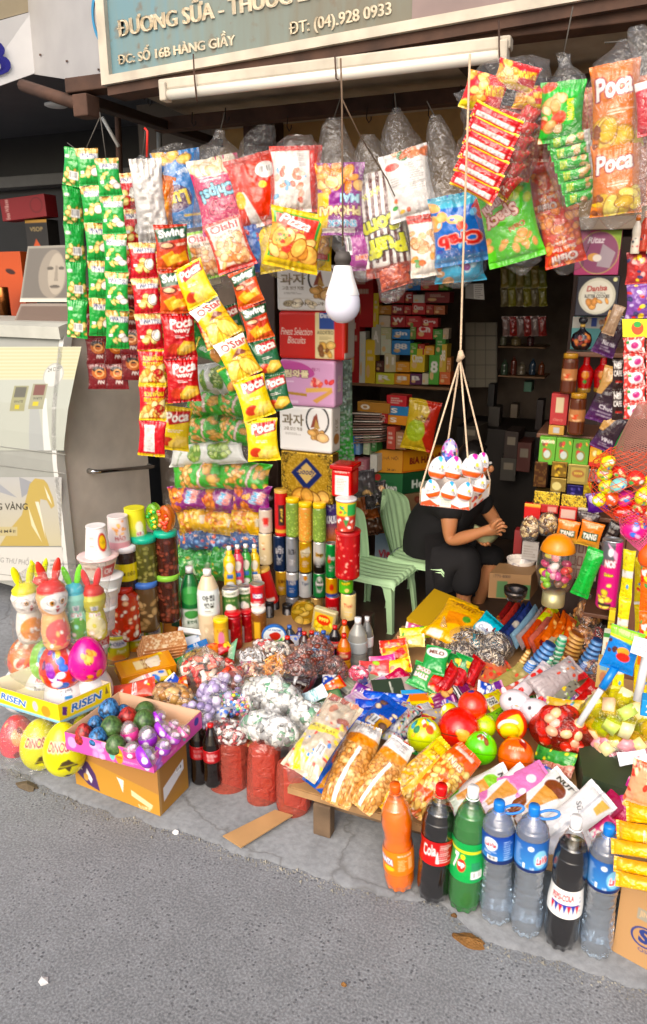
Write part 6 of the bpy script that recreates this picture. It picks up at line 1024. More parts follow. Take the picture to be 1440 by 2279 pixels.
# round toy balls with candy
def ball(px,py,r_,z,spec,label,rot=0,spin=0,tilt=-25): return egg(px,py,r_,r_*1.02,('z',TZ+z),spec,label,tilt=tilt,rot=rot,name='candy_ball',cat='candy ball',pointy=.03,spin=spin)
BF=lambda c,*x: (c,('r',0,.56,1,.572,'2a2a1a'))+x
ball(944,1636,38,.09,BF('cfe01c',('b',.34,.12,.68,.5,14,.04,['e8e8e0','3a9ab8','d8502c','f0b83a','2a7a4a']),('e',.56,.35,.045,.09,'d85a24')),'yellow green candy ball with a coloured print, leftmost')
ball(1022,1622,46,.1,BF('d82a1c',('b',.5,.2,.72,.6,7,.05,['e8a03a','c82a2c','e8c87a'])),'large red candy ball next to the yellow green one')
ball(1052,1570,33,.16,('d83a1c',('o',.5,.4,.08,.16,'b82a14',.1),('e',.42,.1,.1,.08,'2a3a8a')),'plain orange red candy ball on top of the others')
ball(1078,1616,26,.1,BF('b8d82c',('l',.4,.3,.6,.4,2,'4a5a1c')),'small lime ball half hidden behind the hamburger pack')
ball(1070,1665,36,.08,BF('6adc1c',('e',.5,.22,.07,.08,'f0f0f0'),('e',.52,.22,.03,.04,'1c1c1c'),('b',.38,.08,.62,.34,5,.04,['c86a2c','8a4a1c','f0f0f0'])),'bright green candy ball at the front')
ball(1148,1682,40,.07,BF('e8641c',('t','surprise',.5,.34,.16,.1,'f4c8a0'),('p',[(.52,.1),(.66,.2),(.6,.34),(.54,.24)],'a8241c'),('e',.62,.15,.03,.04,'f0f0f0')),'bright orange candy ball at the front')
ball(1000,1585,20,.1,('e0d02c',('b',.3,.2,.7,.6,8,.05,['f0f0e8','c87a2c'])),'small yellow ball behind the large red one')
o=egg(1140,1612,34,37,('z',TZ+.12),('d83a1c',('e',.5,.35,.13,.24,'e8c81c')),'yellow fronted hamburger shaped candy box',rot=20,name='burger_box',cat='candy box')
C=W(1133,1611,z=TZ+.13);Mx=Matrix.Translation(C) @ Matrix.Rotation(rad(15),4,'Z') @ Matrix.Rotation(rad(-70),4,'X') @ Matrix.Rotation(rad(180),4,'X')
for nm,z0,z1,c,k_ in (('lid',.018,.04,'e8d01c',.030),('filling',.008,.018,'ece8dc',.036)): 
    q=lathe(nm,[(0,z0),(k_,z0),(k_+.002,(z0+z1)/2),(k_-.003,z1),(0,z1+.001)],plast(c),Mx,parent=o)
# white cat shaped packs
for i,(x,y,lb) in enumerate(((1148,1565,'left'),(1192,1585,'right'))):
    e_=egg(x,y,36,30,('z',TZ+.13),('ecdfe4',('e',.42,.45,.02,.05,'2a2a2a'),('e',.58,.45,.02,.05,'2a2a2a'),('e',.5,.55,.015,.02,'e89a3a'),('o',.5,.6,.05,.07,'5a4a4a',.12)),'white kitten shaped candy purse, %s one of the two' % lb,tilt=-30,rot=10,name='kitten_purse',cat='candy purse',pointy=0)
    for s in (-1,1): 
        V,Fc,_=sphere_geo(.010,.006,.018,10,8);P_=W(x+s*18-8,y-26,z=TZ+.16);q=mesh('ear',V,Fc,plast('ecd0d8' if s < 0 else 'd82a24'));q.matrix_world=Matrix.Translation(P_) @ Matrix.Rotation(rad(20*s),4,'Y');q.parent=e_;q.matrix_parent_inverse=e_.matrix_world.inverted()
# loose bags: film over many sweets
def loose(px,py,rx,ry,z,cols,label,n=60,piece=.011,asp=(1,.7,.55),th=.7,name='candy_bag',cat='sweets bag',filmm=None,shape='s',seed=0,foil=False,s=None,gather=None,knot=True,fill=1.):
    C=S(px,py,s or ('z',z));k=depth(C)/F;a,c=rx*k*1.0,ry*k*1.05;b=max(a,c)*th;root=empty(name,mat=Matrix.Translation(C),label=label,cat=cat);R=rng(seed+int(px));ps=[]
    for i in range(n):
        u,v=R.uniform(0,2*math.pi),math.acos(R.uniform(-.6,1));rr=R.uniform(.72,.95)*fill;p=Vector((a*rr*math.sin(v)*math.cos(u),b*rr*math.sin(v)*math.sin(u),c*rr*math.cos(v)))
        if shape == 's': V,Fc,_=sphere_geo(piece*asp[0],piece*asp[1],piece*asp[2],10,7)
        elif shape == 'noodle': V,Fc,_=sphere_geo(piece*asp[0]*1.0,piece*.12,piece*.12,6,5)
        elif shape == 'cube': V=np.array([(x,y,zz) for x in (-1,1) for y in (-1,1) for zz in (-1,1)])*np.array(asp)*piece;V[1::2,:2] *= .8;Fc=np.array([(0,1,3,2),(4,6,7,5),(0,4,5,1),(2,3,7,6),(0,2,6,4),(1,5,7,3)])
        q_=(Vector((p.x/a**2,p.y/b**2,p.z/c**2)).normalized()+Vector(R.uniform(-.3,.3,3))).normalized()   # pieces lie flat against the film
        V=V@np.array(q_.to_track_quat('Z','Y').to_matrix() @ Matrix.Rotation(R.uniform(0,6),3,'Z')).T+np.array(p);ps.append((V,Fc,lin(cols[i % len(cols)])))
    v,f,cc=join(ps);o=mesh('sweets',v,f,vmat('metal' if foil else 'plastic'),cc,smooth=shape != 'cube');o['kind']='stuff';o.matrix_world=Matrix.Translation(C);o.parent=root;o.matrix_parent_inverse=root.matrix_world.inverted()
    V,Fc,_=sphere_geo(a*1.06,b*1.06,c*1.04,34,22);n1=noise2(35,23,6,seed+int(py));n1[:,-1]=n1[:,0];m=(1+.14*n1).reshape(-1,1);V=V*m
    if gather:                                                     # twisted top
        top=V[:,2] > c*.55;f_=np.clip((V[:,2]-c*.55)/(c*.5),0,1)[:,None];V=V*(1-f_*[[.75,.75,0]])+f_**2*np.array([[gather[0]*k,0,gather[1]*k]])
    V=np.maximum(V,[-9,-9,-c*.9]);o2=mesh('film',V,Fc,filmm or filmmat('bag_film',milk=.04,gl=.7,sc=30));o2.matrix_world=Matrix.Translation(C);o2.parent=root;o2.matrix_parent_inverse=root.matrix_world.inverted();return root
SIL=['d8d8d4','e8e8e4','a8a8a6','e0e0d8','6a9a7a','f0f0f0','dcdcdc','8a8a88']
loose(608,1555,78,50,.29,SIL,'large clear bag of silver wrapped sweets at the front of the left display',230,.0145,(1.2,.9,.35),.5,shape='cube',gather=(10,20))
loose(600,1625,72,42,.26,SIL+['f0f0f0'],'lower clear bag of white and silver wrapped sweets hanging over the red bags',210,.0145,(1.2,.9,.35),.4,shape='cube')
loose(690,1600,55,38,.27,SIL,'clear bag of silver sweets beside the table corner',150,.0135,(1.2,.9,.35),.5,shape='cube')
loose(524,1568,50,30,.25,['d83a3a','e8c83a','3aa85a','f0f0f0','3a7ac8','e87aa8'],'clear bag of many coloured round sweets',160,.0065,(1,1,.8),.6)
loose(505,1628,54,26,.23,['e8e0dc','c83a3a','7a2a2a','f0e8e0'],'clear bag of red and white sweets above the cola bottles',90,.009,(1.5,.6,.4),.6,shape='cube')
loose(478,1550,42,34,.27,['a898c0','c0b4d4','8a7aa8','d0c8dc'],'clear bag of grey lilac jelly cups',36,.017,(1,1,.9),.7)
loose(440,1590,38,26,.25,['a898c0','c0b4d4','8a7aa8'],'second smaller bag of grey lilac jelly cups above the pink tray',24,.016,(1,1,.9),.7)
loose(520,1520,40,26,.26,['b8a8d0','d0c4dc'],'third bag of pale lilac jelly cups behind the others',20,.016,(1,1,.9),.7)
loose(470,1500,82,38,.25,['d84a34','f0e8dc','c83228','e8d0b8','e88a70'],'clear bag of red and white twisted sweets in the middle of the left display',110,.013,(1.5,.8,.5),.6,gather=(-10,26),shape='cube')
loose(385,1548,52,24,.23,['c89a5a','b8844a','d8b078'],'clear bag of brown peanut brittle with a yellow sticker',60,.014,(1.2,1,.5),.6,shape='cube')
loose(452,1468,48,24,.25,['e0b83a','f0d060','c8982c'],'clear bag of gold chocolate coins',80,.013,(1,1,.15),.6,foil=True)
loose(560,1468,36,24,.25,['ececec','e0e0e0','f4f4f4'],'round clear tub of white mints',110,.0075,(1.3,.6,.5),.8,name='mint_tub',cat='sweets tub')
loose(570,1500,44,26,.24,['d89a7a','e8c0a0','c8783c','f0e0d0'],'clear bag of pale brown puffed snacks behind the chewing gum boxes',60,.012,(1.4,.6,.5),.7)
loose(622,1492,38,36,.27,['d8903c','e8a850','c87c2c'],'clear bag of thin orange noodle sticks',260,.026,(1,1,1),.8,shape='noodle',gather=(0,16))
loose(668,1492,40,50,.28,['7a3a2c','6a3024','8a4a38'],'tall clear bag of brown jelly, the nearer one',120,.011,(1,.8,.7),.8,gather=(4,12))
loose(706,1462,38,50,.28,['7a3a2c','6a3024','8a4a38'],'tall clear bag of brown jelly behind the nearer one',120,.011,(1,.8,.7),.8,gather=(4,12))
loose(618,1448,30,20,.3,['e0d4c4','ece4d8'],'small clear bag of whitish sweets by the yellow capped bottle',40,.009,(1,.7,.6),.8)
# flat things on the left display
lz=('z',.215)
def lp_(a,b,w,spec,label,t=.22,z=.225,dz=.03,n=(0,-.6,.8),name='snack_pack',cat='snack pack',**kw): return pouch(name,a,b,w,('z',z+dz),spec,label,cat,t=t,n=n,surf2=('z',z),**kw)
for i in range(5): fbox('brittle_bar',(412-3*i,1418+7*i),(318-3*i,1432+7*i),34,('z',.29-.012*i),('b87a4c',('n',20,'d8a878',.4),('n',9,'c8502c' if i in (2,3) else 'e8cfa8',.2)),'pinkish brown sesame brittle bar, %s in the wrapped pile' % ['topmost','second','third','fourth','lowest'][i],'brittle',t=.3,n=(0,-.3,1),mat='plastic')
fbox('wafer_box',(384,1462),(262,1492),38,('z',.27),('d88a1c',('r',.1,.1,.9,.9,'e09a2c'),('r',.25,.3,.75,.7,'f0d8a0'),('t','SESAME',.5,.5,.4,.25,'8a4a1c',None,-90)),'flat orange wafer pack above the yellow sweets pack',t=.4,n=(0,-.35,1),mat='plastic')
lp_((372,1478),(268,1520),62,('e0c01c',('r',.1,.1,.9,.85,'e8d8c0'),('b',.5,.15,.9,.4,5,.12,['2a6ac8','3a8ad8']),('t','Zono',.5,.5,.22,.6,'c82a2c','f4f4f4',-90,2),('b',.1,.5,.5,.85,9,.07,['e8a0a0','f0e8e0','d86a5a'])),'yellow and red sweets pack lying in front of the flat orange pack',t=.3)
lp_((345,1525),(255,1548),40,('d8503c',('t','Zo',.3,.5,.3,.5,'f4f0f0',None,-90),('b',0,0,1,1,8,.12,['e8c83a','f0e0d8','c83a4a'])),'red and white sweets pack at the edge of the pink tray',t=.3)
lp_((480,1402),(408,1432),20,('dfe6ee',('t','tray',.5,.5,.3,.4,'7a9ac8')),'thin white blue tray pack slanted beside the rice drink',t=.3)
fbox('gum_pack',(462,1428),(412,1448),16,('z',.25),('2a7ac8',('t','BA',.5,.5,.5,.4,'e8f0f8',None,-90)),'small blue gum box beside the white one',t=.6,mat='plastic');fbox('eraser_box',(450,1408),(396,1400),12,('z',.27),('e4e4e4',),'small white stick box beside the aloe bottle',t=.8,mat='plastic')
lp_((435,1460),(392,1482),30,('1c8a3c',('t','Choco',.5,.5,.3,.6,'e8f0e0',None,-90)),'green packet between the brittle and the gold coins',t=.3)
lp_((520,1428),(510,1492),22,('8ac8a0',('l',.2,.1,.8,.7,8,'e8f0e8')),'pale green stick packet standing beside the mints',t=.4,n=(0,-1,.3))
lp_((480,1525),(440,1560),22,('2a7ac0',('e',.5,.5,.3,.3,'3a9ad8')),'small blue packet behind the lilac jelly cups',t=.6);lp_((500,1492),(440,1520),24,('c8502c',('s',60,8,'3a9a5a',.4)),'red and green stripe packet beside the twisted sweets',t=.5)
disc('round_sweets_box',542,1508,24,2.22,('e0c81c',('e',.5,.5,.4,.4,'f0e04a'),('t','LION',.5,.5,.5,.2,'1c6a3c',None,0,2)),'round yellow box with green lettering in front of the mints','sweets box',tilt=-50)
lp_((560,1520),(530,1555),26,('e8ecd8',('t','HQ',.5,.5,.5,.3,'2a2a1c',None,0,3),('g',.6,1.4,'d8e04a')),'pale yellow packet with black letters by the coloured sweets',t=.4)
# gum boxes
def obox(a,b,w,sp,label,z=.27,t=.35,**kw): return fbox('gum_box',a,b,w,('z',z),{'f': sp,'*': (kw.pop('c','c82a24'),)},label,'gum box',t=t,n=(0,-.45,1),**kw)
obox((640,1498),(596,1520),40,('c83424',('t','Trident',.5,.5,.2,.7,'f0e0d8',None,-90)),'red chewing gum box behind the green one')
obox((625,1512),(560,1545),44,('3ab03a',('t','Trident',.45,.5,.24,.7,'f4f4ec',None,-90),('e',.7,.3,.15,.1,'d83a3a')),'green chewing gum box beside the red framed chocolate box',c='2a8a2a')
tray('chocolate_tray',(662,1568),(600,1538),(700,1520),14,('z',.25),('7a1c1c',),('8a2420',),'6a4a38','small open red tray of chocolate bars')
for i,(a,b,c,t_,lb) in enumerate((((690,1520),(628,1510),'2a1410','m&m','dark brown bag with white lettering'),((668,1538),(615,1532),'3a2418','m&m','second dark brown bag'),((662,1556),(618,1544),'4a3a7a','SNICKERS','brown bar with violet band'))): lp_(a,b,24,(c,('t',t_,.5,.5,.3,.8,'ece8e4','a82a2a' if i else None,-90,3)),lb+' in the small red tray',t=.4,z=.275,dz=.004)
obox((762,1548),(700,1560),38,('3a6a3c',('r',.1,.1,.9,.9,'6a8a5a')),'open green mint box edge behind the white packet',c='2a5a34')
lp_((725,1535),(675,1560),30,('dcecf0',('t','SO',.5,.5,.4,.5,'5ab0b0',None,-90),('g',.6,1.6,'5ac0d8')),'white and turquoise mint packet lying on the green box',t=.35,z=.28)
obox((745,1565),(690,1580),26,('1c6a4a',('t','MIX',.5,.5,.4,.5,'dfe8e0',None,-90)),'dark green packet below the turquoise mint packet',c='1c6a4a')
# sausages snack bag at the table corner
lp_((772,1560),(662,1722),82,('c8b8a0',('b',0,0,1,.35,16,.14,['c87a5a','d8c0a8','9a3a2a']),('b',0,.3,1,1,60,.06,['e8d02c','d83a2c','f0e8e0','3a7ac8','e8d02c','c8c8c8']),('p',[(.1,.45),(.9,.38),(.9,.46),(.1,.54)],'e8d81c'),('t','MỰC VỊ CAY',.5,.45,.7,.05,'5a1c1c',None,-6),('p',[(.0,.7),(.15,.62),(.5,.95),(.35,1)],'e8d81c'),('bar',.65,.6,.85,.76)),'clear pack of yellow and red spicy squid snacks leaning at the table corner',t=.5,z=.28,dz=.13,n=(-.1,-.8,.6),wr=2)
film('plastic_bag',[(762,1548,26),(745,1580,48),(715,1640,56),(685,1700,48),(660,1738,18)],1.76,'clear outer bag around the spicy squid snacks',th=.35,nz=.12)
# biscuits and sweets on the table, middle
for i in range(4): tp((918-6*i,1560+17*i),(800-10*i,1548+20*i),26,('1c4ac8',('r',.3,.2,.7,.8,'2a6ae0'),('t','Oreo',.5,.5,.3,.6,'f0f4f8',None,-90),('e',.3,.25,.2,.06,'d8e8f8')),'shiny blue sandwich biscuit roll, %s of the four in the row' % ['furthest','second','third','nearest'][i],t=.7,z=.05)
tp((860,1545),(806,1536),16,('c8242a',('t','Mentos',.5,.5,.4,.7,'f0f0f0',None,-90)),'red mint roll behind the blue biscuit rolls',t=.9,z=.04)
MONEY=lambda c,c2,t_: ('dfe0cc' if c == 'g' else 'e0cce0',('r',.06,.04,.94,.96,c2),('e',.5,.5,.2,.14,'c8ccb4'),('e',.5,.5,.12,.1,'7a8a6a'),('t',t_,.5,.12,.3,.1,'3a4a34'),('l',.15,.7,.85,.9,3,'f0f0e8'))
fbox('play_money_pad',(842,1490),(762,1528),34,('z',.205),{'f': MONEY('g','a8b494','100'),'*': ('e8e8e0',('s',90,20,'c8ccc0',.4))},'pad of green play banknotes','paper pad',t=.3,n=(0,-.4,1));fbox('play_money_pad',(870,1512),(782,1562),40,('z',.205),{'f': MONEY('p','c898c4','500'),'*': ('ece4ec',)},'pad of pink purple play banknotes in front of the green one','paper pad',t=.3,n=(0,-.4,1))
fbox('sweet_box',(900,1530),(830,1535),46,('z',.215),{'f': ('2a3a2a',('t','BINH',.5,.4,.1,.5,'dce0d0',None,-90)),'*': ('b89a98',)},'dark green and pinkish square cake box',t=.45,n=(0,-.35,1));fbox('sweet_box',(935,1518),(882,1524),34,('z',.215),{'f': ('b8a8a0',('r',0,0,1,.3,'c83a2a')),'*': ('a89890',)},'pale cake box with red edge beside the dark green one',t=.45,n=(0,-.35,1))
fbox('wafer_box',(968,1548),(895,1552),34,('z',.21),{'f': ('e0cc2c',('r',.2,.2,.8,.8,'d8742c'),('r',0,0,.3,1,'3a9ad0')),'*': ('d8c02c',)},'yellow wafer box in the middle of the table',t=.5,n=(0,-.45,1),mat='plastic')
TM=('c8c8cc',('b',0,0,1,1,110,.06,['3a3a9a','c82a3a','e8d83a','f0f0f0','1c1c1c','3aa0a0']),('t','YOMMY',.5,.5,.8,.18,'f0f0f0','c8202a',-60,2))
tp((920,1570),(865,1625),46,TM,'pack of striped chewy sweets, uppermost of three',t=.4,z=.08);tp((905,1602),(868,1650),50,TM,'pack of striped chewy sweets in the middle of three',t=.4,z=.06);tp((960,1572),(905,1590),24,('d8d8dc',('s',10,8,'2a2a3a',.3),('t','YOMMY',.5,.5,.4,.8,'c8302c','f0f0f0',-90,2)),'narrow pack of striped sweets beside the yellow wafer box',t=.5,z=.06)
tp((1010,1590),(945,1600),40,('a8a0a0',('b',0,0,1,1,30,.08,['d86a3a','7a7a9a','e8c83a'])),'clear pack of mixed sweets behind the yellow green ball',z=.05)
tp((1050,1540),(955,1560),64,('7a1c5a',('t','CHOCO',.5,.35,.14,.6,'f4f4f4','1c1014',-90,2),('t','CHIPS',.68,.4,.14,.6,'f4f4f4','1c1014',-90,2),('b',.1,.5,.5,1,7,.16,['d8a05a','c88c48'],'7a4a1c')),'purple chocolate chip biscuit pack',z=.05,t=.3)
tp((1125,1555),(1080,1570),52,('d8c82c',('b',0,0,1,1,8,.08,['b87a2c']),('t','EGGS',.5,.7,.3,.4,'2a2a1c','f0f0f0',-90,2)),'yellow pack with black lettering behind the plain red ball',z=.07,t=.3);tp((1130,1580),(1095,1600),30,('8ad02c',('t','OO',.5,.5,.4,.5,'1c3a1c')),'lime green pack under the yellow pack',z=.06,t=.3)
MI=('1f8f3c',('e',.5,.26,.44,.2,'eceae4'),('t','MILO',.5,.27,.66,.17,'6a2a14',None,0,3),('g',.8,1.6,'1c7a30'))
tp((978,1440),(960,1500),54,MI,'green cereal pack with white oval, uppermost',z=.12,dz=.07,t=.35,n=(0,-.9,.5));tp((950,1478),(925,1530),48,('3aa04a',('t','CHOCO',.5,.3,.7,.18,'f0f0f0','c83a3a',0,2),('t','BALLS',.5,.55,.7,.18,'f0f0f0','c83a3a',0,2),('r',0,.2,.18,.8,'2a4a2a')),'green cereal pack with red outlined lettering below it',z=.08,dz=.06,t=.35,n=(0,-.9,.5));tp((1010,1455),(995,1500),40,('1c7a34',('b',0,.3,1,1,6,.22,['e8c02c'],'4a2a14')),'green sunflower seed pack with yellow flowers, left one',z=.1,dz=.06,t=.35,n=(0,-.9,.5));tp((1035,1458),(1020,1500),38,('1c7a34',('b',0,.3,1,1,6,.22,['e8c02c'],'4a2a14'),('r',0,0,1,.25,'1c8a3c')),'green sunflower seed pack with yellow flowers, right one',z=.1,dz=.06,t=.35,n=(0,-.9,.5))
tp((985,1490),(950,1540),46,('c8281c',('b',0,.4,.8,1,6,.16,['d87a3a','f0e0d0','8a4a2a']),('t','me',.7,.15,.3,.12,'f0e0c8'),('r',.0,.85,1,1,'3a8a3a')),'red biscuit pack in front of the green cereal packs',z=.07,dz=.05,t=.4,n=(0,-.9,.5))
for i,(a,b,w) in enumerate((((1018,1480),(980,1540),34),((1045,1472),(1010,1530),36),((1068,1466),(1040,1520),34))): tp(a,b,w,('a8141c',('g',.6,1.6,'7a0c14'),('r',.4,0,.6,1,'c82a2c')),['dark red seed pack standing on edge, left one of three','dark red seed pack standing on edge, middle one of three','dark red seed pack standing on edge, right one of three'][i],z=.07,dz=.06,t=.5,n=(.5,-.8,.4))
YG=lambda lb,a,b,w,sp,**k: tp(a,b,w,sp,lb,**{**dict(z=.07,dz=.02,t=.35,n=(0,-.8,.6)),**k})
YG('yellow green candy pack at the back left of the table',(962,1405),(890,1412),26,('c8d02c',('b',0,0,1,1,7,.16,['4aa03a','e8e04a','3a8a3a'])));YG('pale yellow candy pack with white print below it',(945,1425),(885,1430),28,('d8c86a',('b',0,0,1,1,8,.18,['e8e0d8','e8c83a','d86a3a'])))
YG('red and yellow twist wrapped sweet pack at the table edge',(905,1432),(845,1440),26,('d8402c',('b',0,0,1,1,9,.18,['e8b02c','c82a2c','e87a2c'])));YG('orange and yellow sweets pack with a red arrow',(910,1452),(850,1462),36,('e0a01c',('b',0,0,1,1,9,.16,['d83a24','f0d04a','e87a2c']),('p',[(.1,.2),(.5,.1),(.9,.5),(.4,.6)],'c8282a')));YG('hot pink candy pack at the left table edge',(880,1468),(822,1475),26,('e03a8a',('g',.5,1.5,'f0b0c8')));YG('yellow and red drop sweets pack',(915,1478),(860,1488),34,('e0c02c',('b',0,0,1,1,8,.16,['d8502c','f0e04a'])))
YG('red grape sweets pack with barcode at the left of the table',(872,1490),(800,1494),44,('d84a4a',('b',0,.3,.9,1,7,.2,['9ac83a','3a3a4a','e88a8a']),('bar',.7,.1,.9,.4)),z=.05);YG('crimson fruit sweets pack beside the red grape pack',(905,1494),(872,1520),40,('b81c4a',('t','fruit',.5,.5,.5,.3,'e89ab0'),('r',.8,0,1,1,'d86a2c')),z=.05)
YG('big mustard yellow dried mango bag on the open carton',(1045,1348),(985,1428),96,('e0a81c',('p',[(.2,.4),(.8,.35),(.7,.6),(.3,.7)],'d8842c'),('e',.7,.45,.1,.07,'4a8a2c'),('t','FRUIT',.5,.18,.5,.1,'8a4a1c',None,8),('r',.1,.86,.4,.98,'e8dcc8')),z=.09,dz=.06,t=.3)
qbox('carton',(1010,1440),(905,1390),(1065,1365),16,('z',TZ+.02),('c8a02c',),('b8902c',),'flat mustard yellow carton under the dried mango bag')
YG('turquoise cookie bag behind the seed bags',(1112,1384),(1055,1438),74,('1ca8c0',('r',0,0,1,.14,'128a9c'),('e',.4,.5,.35,.2,'e8ecf0'),('t','Cookies',.42,.5,.5,.13,'2a4a8a')),z=.06,dz=.08)
for x,y,rx,ry,lb in ((1048,1432,50,34,'large heap'),(1102,1440,36,34,'right heap'),(1090,1470,34,30,'lower heap'),(1025,1452,34,24,'left heap')): loose(x,y,rx,ry,TZ+.08,['5a4434','b8a48c','3a2a20','d8c8b0','4a3628'],'clear bag of dark striped sunflower seeds, '+lb,420,.009,(1.2,.35,.25),.7,name='seed_bag',cat='seed bag',seed=3)
loose(985,1428,28,24,TZ+.06,['c89a7a','e0c8b0','d8b090'],'small knotted clear bag of pale brown sweets with a tall twisted top',60,.009,(1,.8,.7),.7,gather=(0,34),seed=4)
YG('clear jelly sweets pack with orange and green pieces',(1130,1475),(1035,1525),60,('c86a4a',('b',0,0,1,1,26,.09,['e8702c','d83a2c','7ab03a','e8b04a']),('t','Jelly',.3,.65,.4,.2,'2a1c4a',None,-50,2)),z=.05,t=.3);YG('olive and clear herb packet beside the jelly sweets',(1175,1490),(1095,1545),50,('a89a5a',('b',0,0,1,1,10,.12,['c8b87a','7a8a3a','d8503c'])),z=.05,t=.25)
YG('pink and red marshmallow packet behind the kitten purses',(1190,1520),(1110,1560),46,('d87a6a',('b',0,0,1,1,10,.15,['f0d0c8','c83a2c','f0e8e0'])),z=.06)
YG('grey silver fish snack bag with red corner',(1288,1482),(1190,1540),62,('b8acac',('b',.2,.1,.8,.5,9,.08,['e8903c','f0f0f0','c8402c']),('p',[(.75,0),(1,0),(1,.25),(.8,.2)],'c8242c')),z=.09,dz=.02,t=.45);YG('long white bag with red print behind the grey fish snack bag',(1222,1480),(1155,1545),34,('e0d4d8',('b',.2,.3,.9,.8,6,.18,['d8302c'])),z=.09,t=.5)
YG('clear pack of mixed green and black sweets with blue edge',(1290,1525),(1225,1560),46,('8a8a7a',('b',0,0,1,1,30,.08,['9ac83a','2a2a2a','d8d8c8','e8c83a']),('r',.88,0,1,1,'1c7ac0')),z=.06,t=.3)
for i,(a,b) in enumerate((((1328,1522),(1296,1552)),((1322,1545),(1285,1580)))): YG(['glossy red chocolate pack, upper one beside the cabinet','glossy red chocolate pack, lower one beside the cabinet'][i],a,b,44,('c81418',('t','DATE',.6,.5,.4,.18,'e8c8c0')),z=.08,t=.35)
YG('yellow sweets pack with green and red print behind the red jelly net',(1300,1580),(1215,1570),40,('e0b82c',('b',0,0,1,1,14,.1,['c83a2c','3a8a3a','2a7ac8','f0e8d8'])),z=.08,t=.25)
# leaning rows of packs at the back of the table
rowp=[('7a1c1c','dark red'),('a8342c','brick red'),('1c2a5a','navy'),('2a3a7a','dark blue'),('8ab0c8','pale blue'),('a89a9a','grey'),('d8502a','orange red'),('c86a5a','salmon'),('d8602c','bright orange'),('8a1c1c','wine red'),('c8b89a','beige'),('c8d03c','lime yellow')]
for i,(c,nm) in enumerate(rowp):
    x=1112+i*13;y=1350+i*3.2;YG('%s snack pack leaning in the row behind the seed bags' % nm,(x+34,y-8+(i % 3)*4),(x-22,y+66),32,(c,('b',0,.1,1,.8,5,.22,['f0e0c8',c,'d8a03a']),('g',.3,2,c)),z=.1,dz=.03,t=.4,n=(.75,-.5,.4))
for i,(a,b,c,nm) in enumerate((((1242,1372),(1212,1430),'d8641c','left'),((1262,1366),(1238,1425),'d8601c','middle'),((1274,1375),(1262,1430),'d0541c','right'),((1236,1350),(1198,1392),'c8d02c','lime'))): YG('orange cracker pack standing upright, %s one' % nm if nm != 'lime' else 'lime and green pack leaning above the orange cracker packs',a,b,24,(c,('b',0,.3,1,1,5,.2,['f0b060','e88a3c',c]),('t','CC',.5,.2,.5,.12,'7a1c10')),z=.12,dz=.05,t=.5,n=(.4,-.8,.3))
# striped spiral wafer sticks in clear bags
for i,(px,t,b,w,c,c2,lb) in enumerate(((1188,1420,1495,46,'5a8ac0','1c3a6a','blue spiral snack in a clear bag, left one'),(1228,1410,1480,34,'2a9a6a','dff0e0','green and white spiral snack'),(1256,1400,1460,58,'d8a860','8a4a1c','tan and brown spiral snack, widest one'),(1302,1415,1490,40,'5a8ac0','1c3a6a','blue spiral snack in a clear bag, right one'),(1150,1438,1494,18,'e0c080','a8702c','thin tan spiral stick beside the seed bags'),(1243,1455,1500,22,'d8a860','7a3c1c','small tan and brown spiral tip'),(1204,1455,1500,26,'2aa070','e8f0e8','small green and white spiral tip'),(1172,1470,1505,34,'3a7ac8','e0e8f0','small blue and white spiral tip'),(1288,1470,1500,22,'1c5ab0','e0e8f0','small blue spiral tip at the right'))):
    M,h,r=stand(px,b,t,w,('z',TZ+.04));M=M @ Matrix.Rotation(rad(14 if i % 2 else 22),4,'Y');nr=7;prof=[(0,0)]
    for j in range(nr*4+1): s_=j/(nr*4);prof.append((r*(1-.45*s_)*(1+.1*math.sin(j*math.pi/2)),h*(s_*.96+.02)))
    o=lathe('spiral_snack',prof+[(0,h)],vmat('satin'),M,(c,)+tuple(('r',0,q/nr,1,q/nr+.4/nr,c2) for q in range(nr)),pw=w,ph=b-t);tag(o,lb,'spiral snack')
loose(1305,1385,30,62,TZ+.13,['c8844a','d89a5c','b8743c','e0b078'],'tall clear bag of roasted cashew nuts beside the cabinet',170,.013,(1.2,.6,.6),.7,name='nut_bag',cat='nut bag',seed=2)
loose(1290,1425,34,32,TZ+.1,['c8844a','d89a5c','b8743c'],'lower clear bag of roasted cashew nuts',100,.013,(1.2,.6,.6),.7,name='nut_bag',cat='nut bag',seed=6)
loose(1330,1440,22,50,TZ+.08,['8a1c1c','b83a30','6a1410'],'clear bag of dark red dried fruit strips',120,.02,(1,.3,.2),.6,shape='noodle',seed=5);loose(1318,1492,24,24,TZ+.06,['8a5a3a','c8a078','7a3a2a'],'small clear bag of brown nuts under the dried fruit',60,.009,(1,.8,.7),.7,seed=7)
# jelly cup nets
YF=filmmat('yellow_film','f0ec6a',.12,.5,dark='f0e83a');RF=filmmat('red_film_clear','f07a60',.12,.5,dark='e04a34')
loose(1378,1600,74,58,TZ+.19,['f0e87a','e8e4b0','c8e070','f0dca0','f0c8a0'],'yellow net of pale fruit jelly cups at the right',34,.026,(1,.8,.8),.7,name='jelly_bag',cat='jelly net',filmm=YF,shape='cube',seed=1)
loose(1248,1628,62,54,TZ+.12,['e8a888','e87a6a','e0c090','f0b8a8','d85a4a'],'orange red net of round jelly cups',40,.022,(1,.8,.8),.7,name='jelly_bag',cat='jelly net',filmm=RF,seed=2)
loose(1392,1672,70,44,TZ+.1,['f0e4a8','e8b890','e8a0a8','e8d898','d88a9a'],'clear tub of pastel jelly cups under the yellow net',40,.022,(1,.9,.8),.6,name='jelly_bag',cat='jelly tub',shape='cube',seed=3)
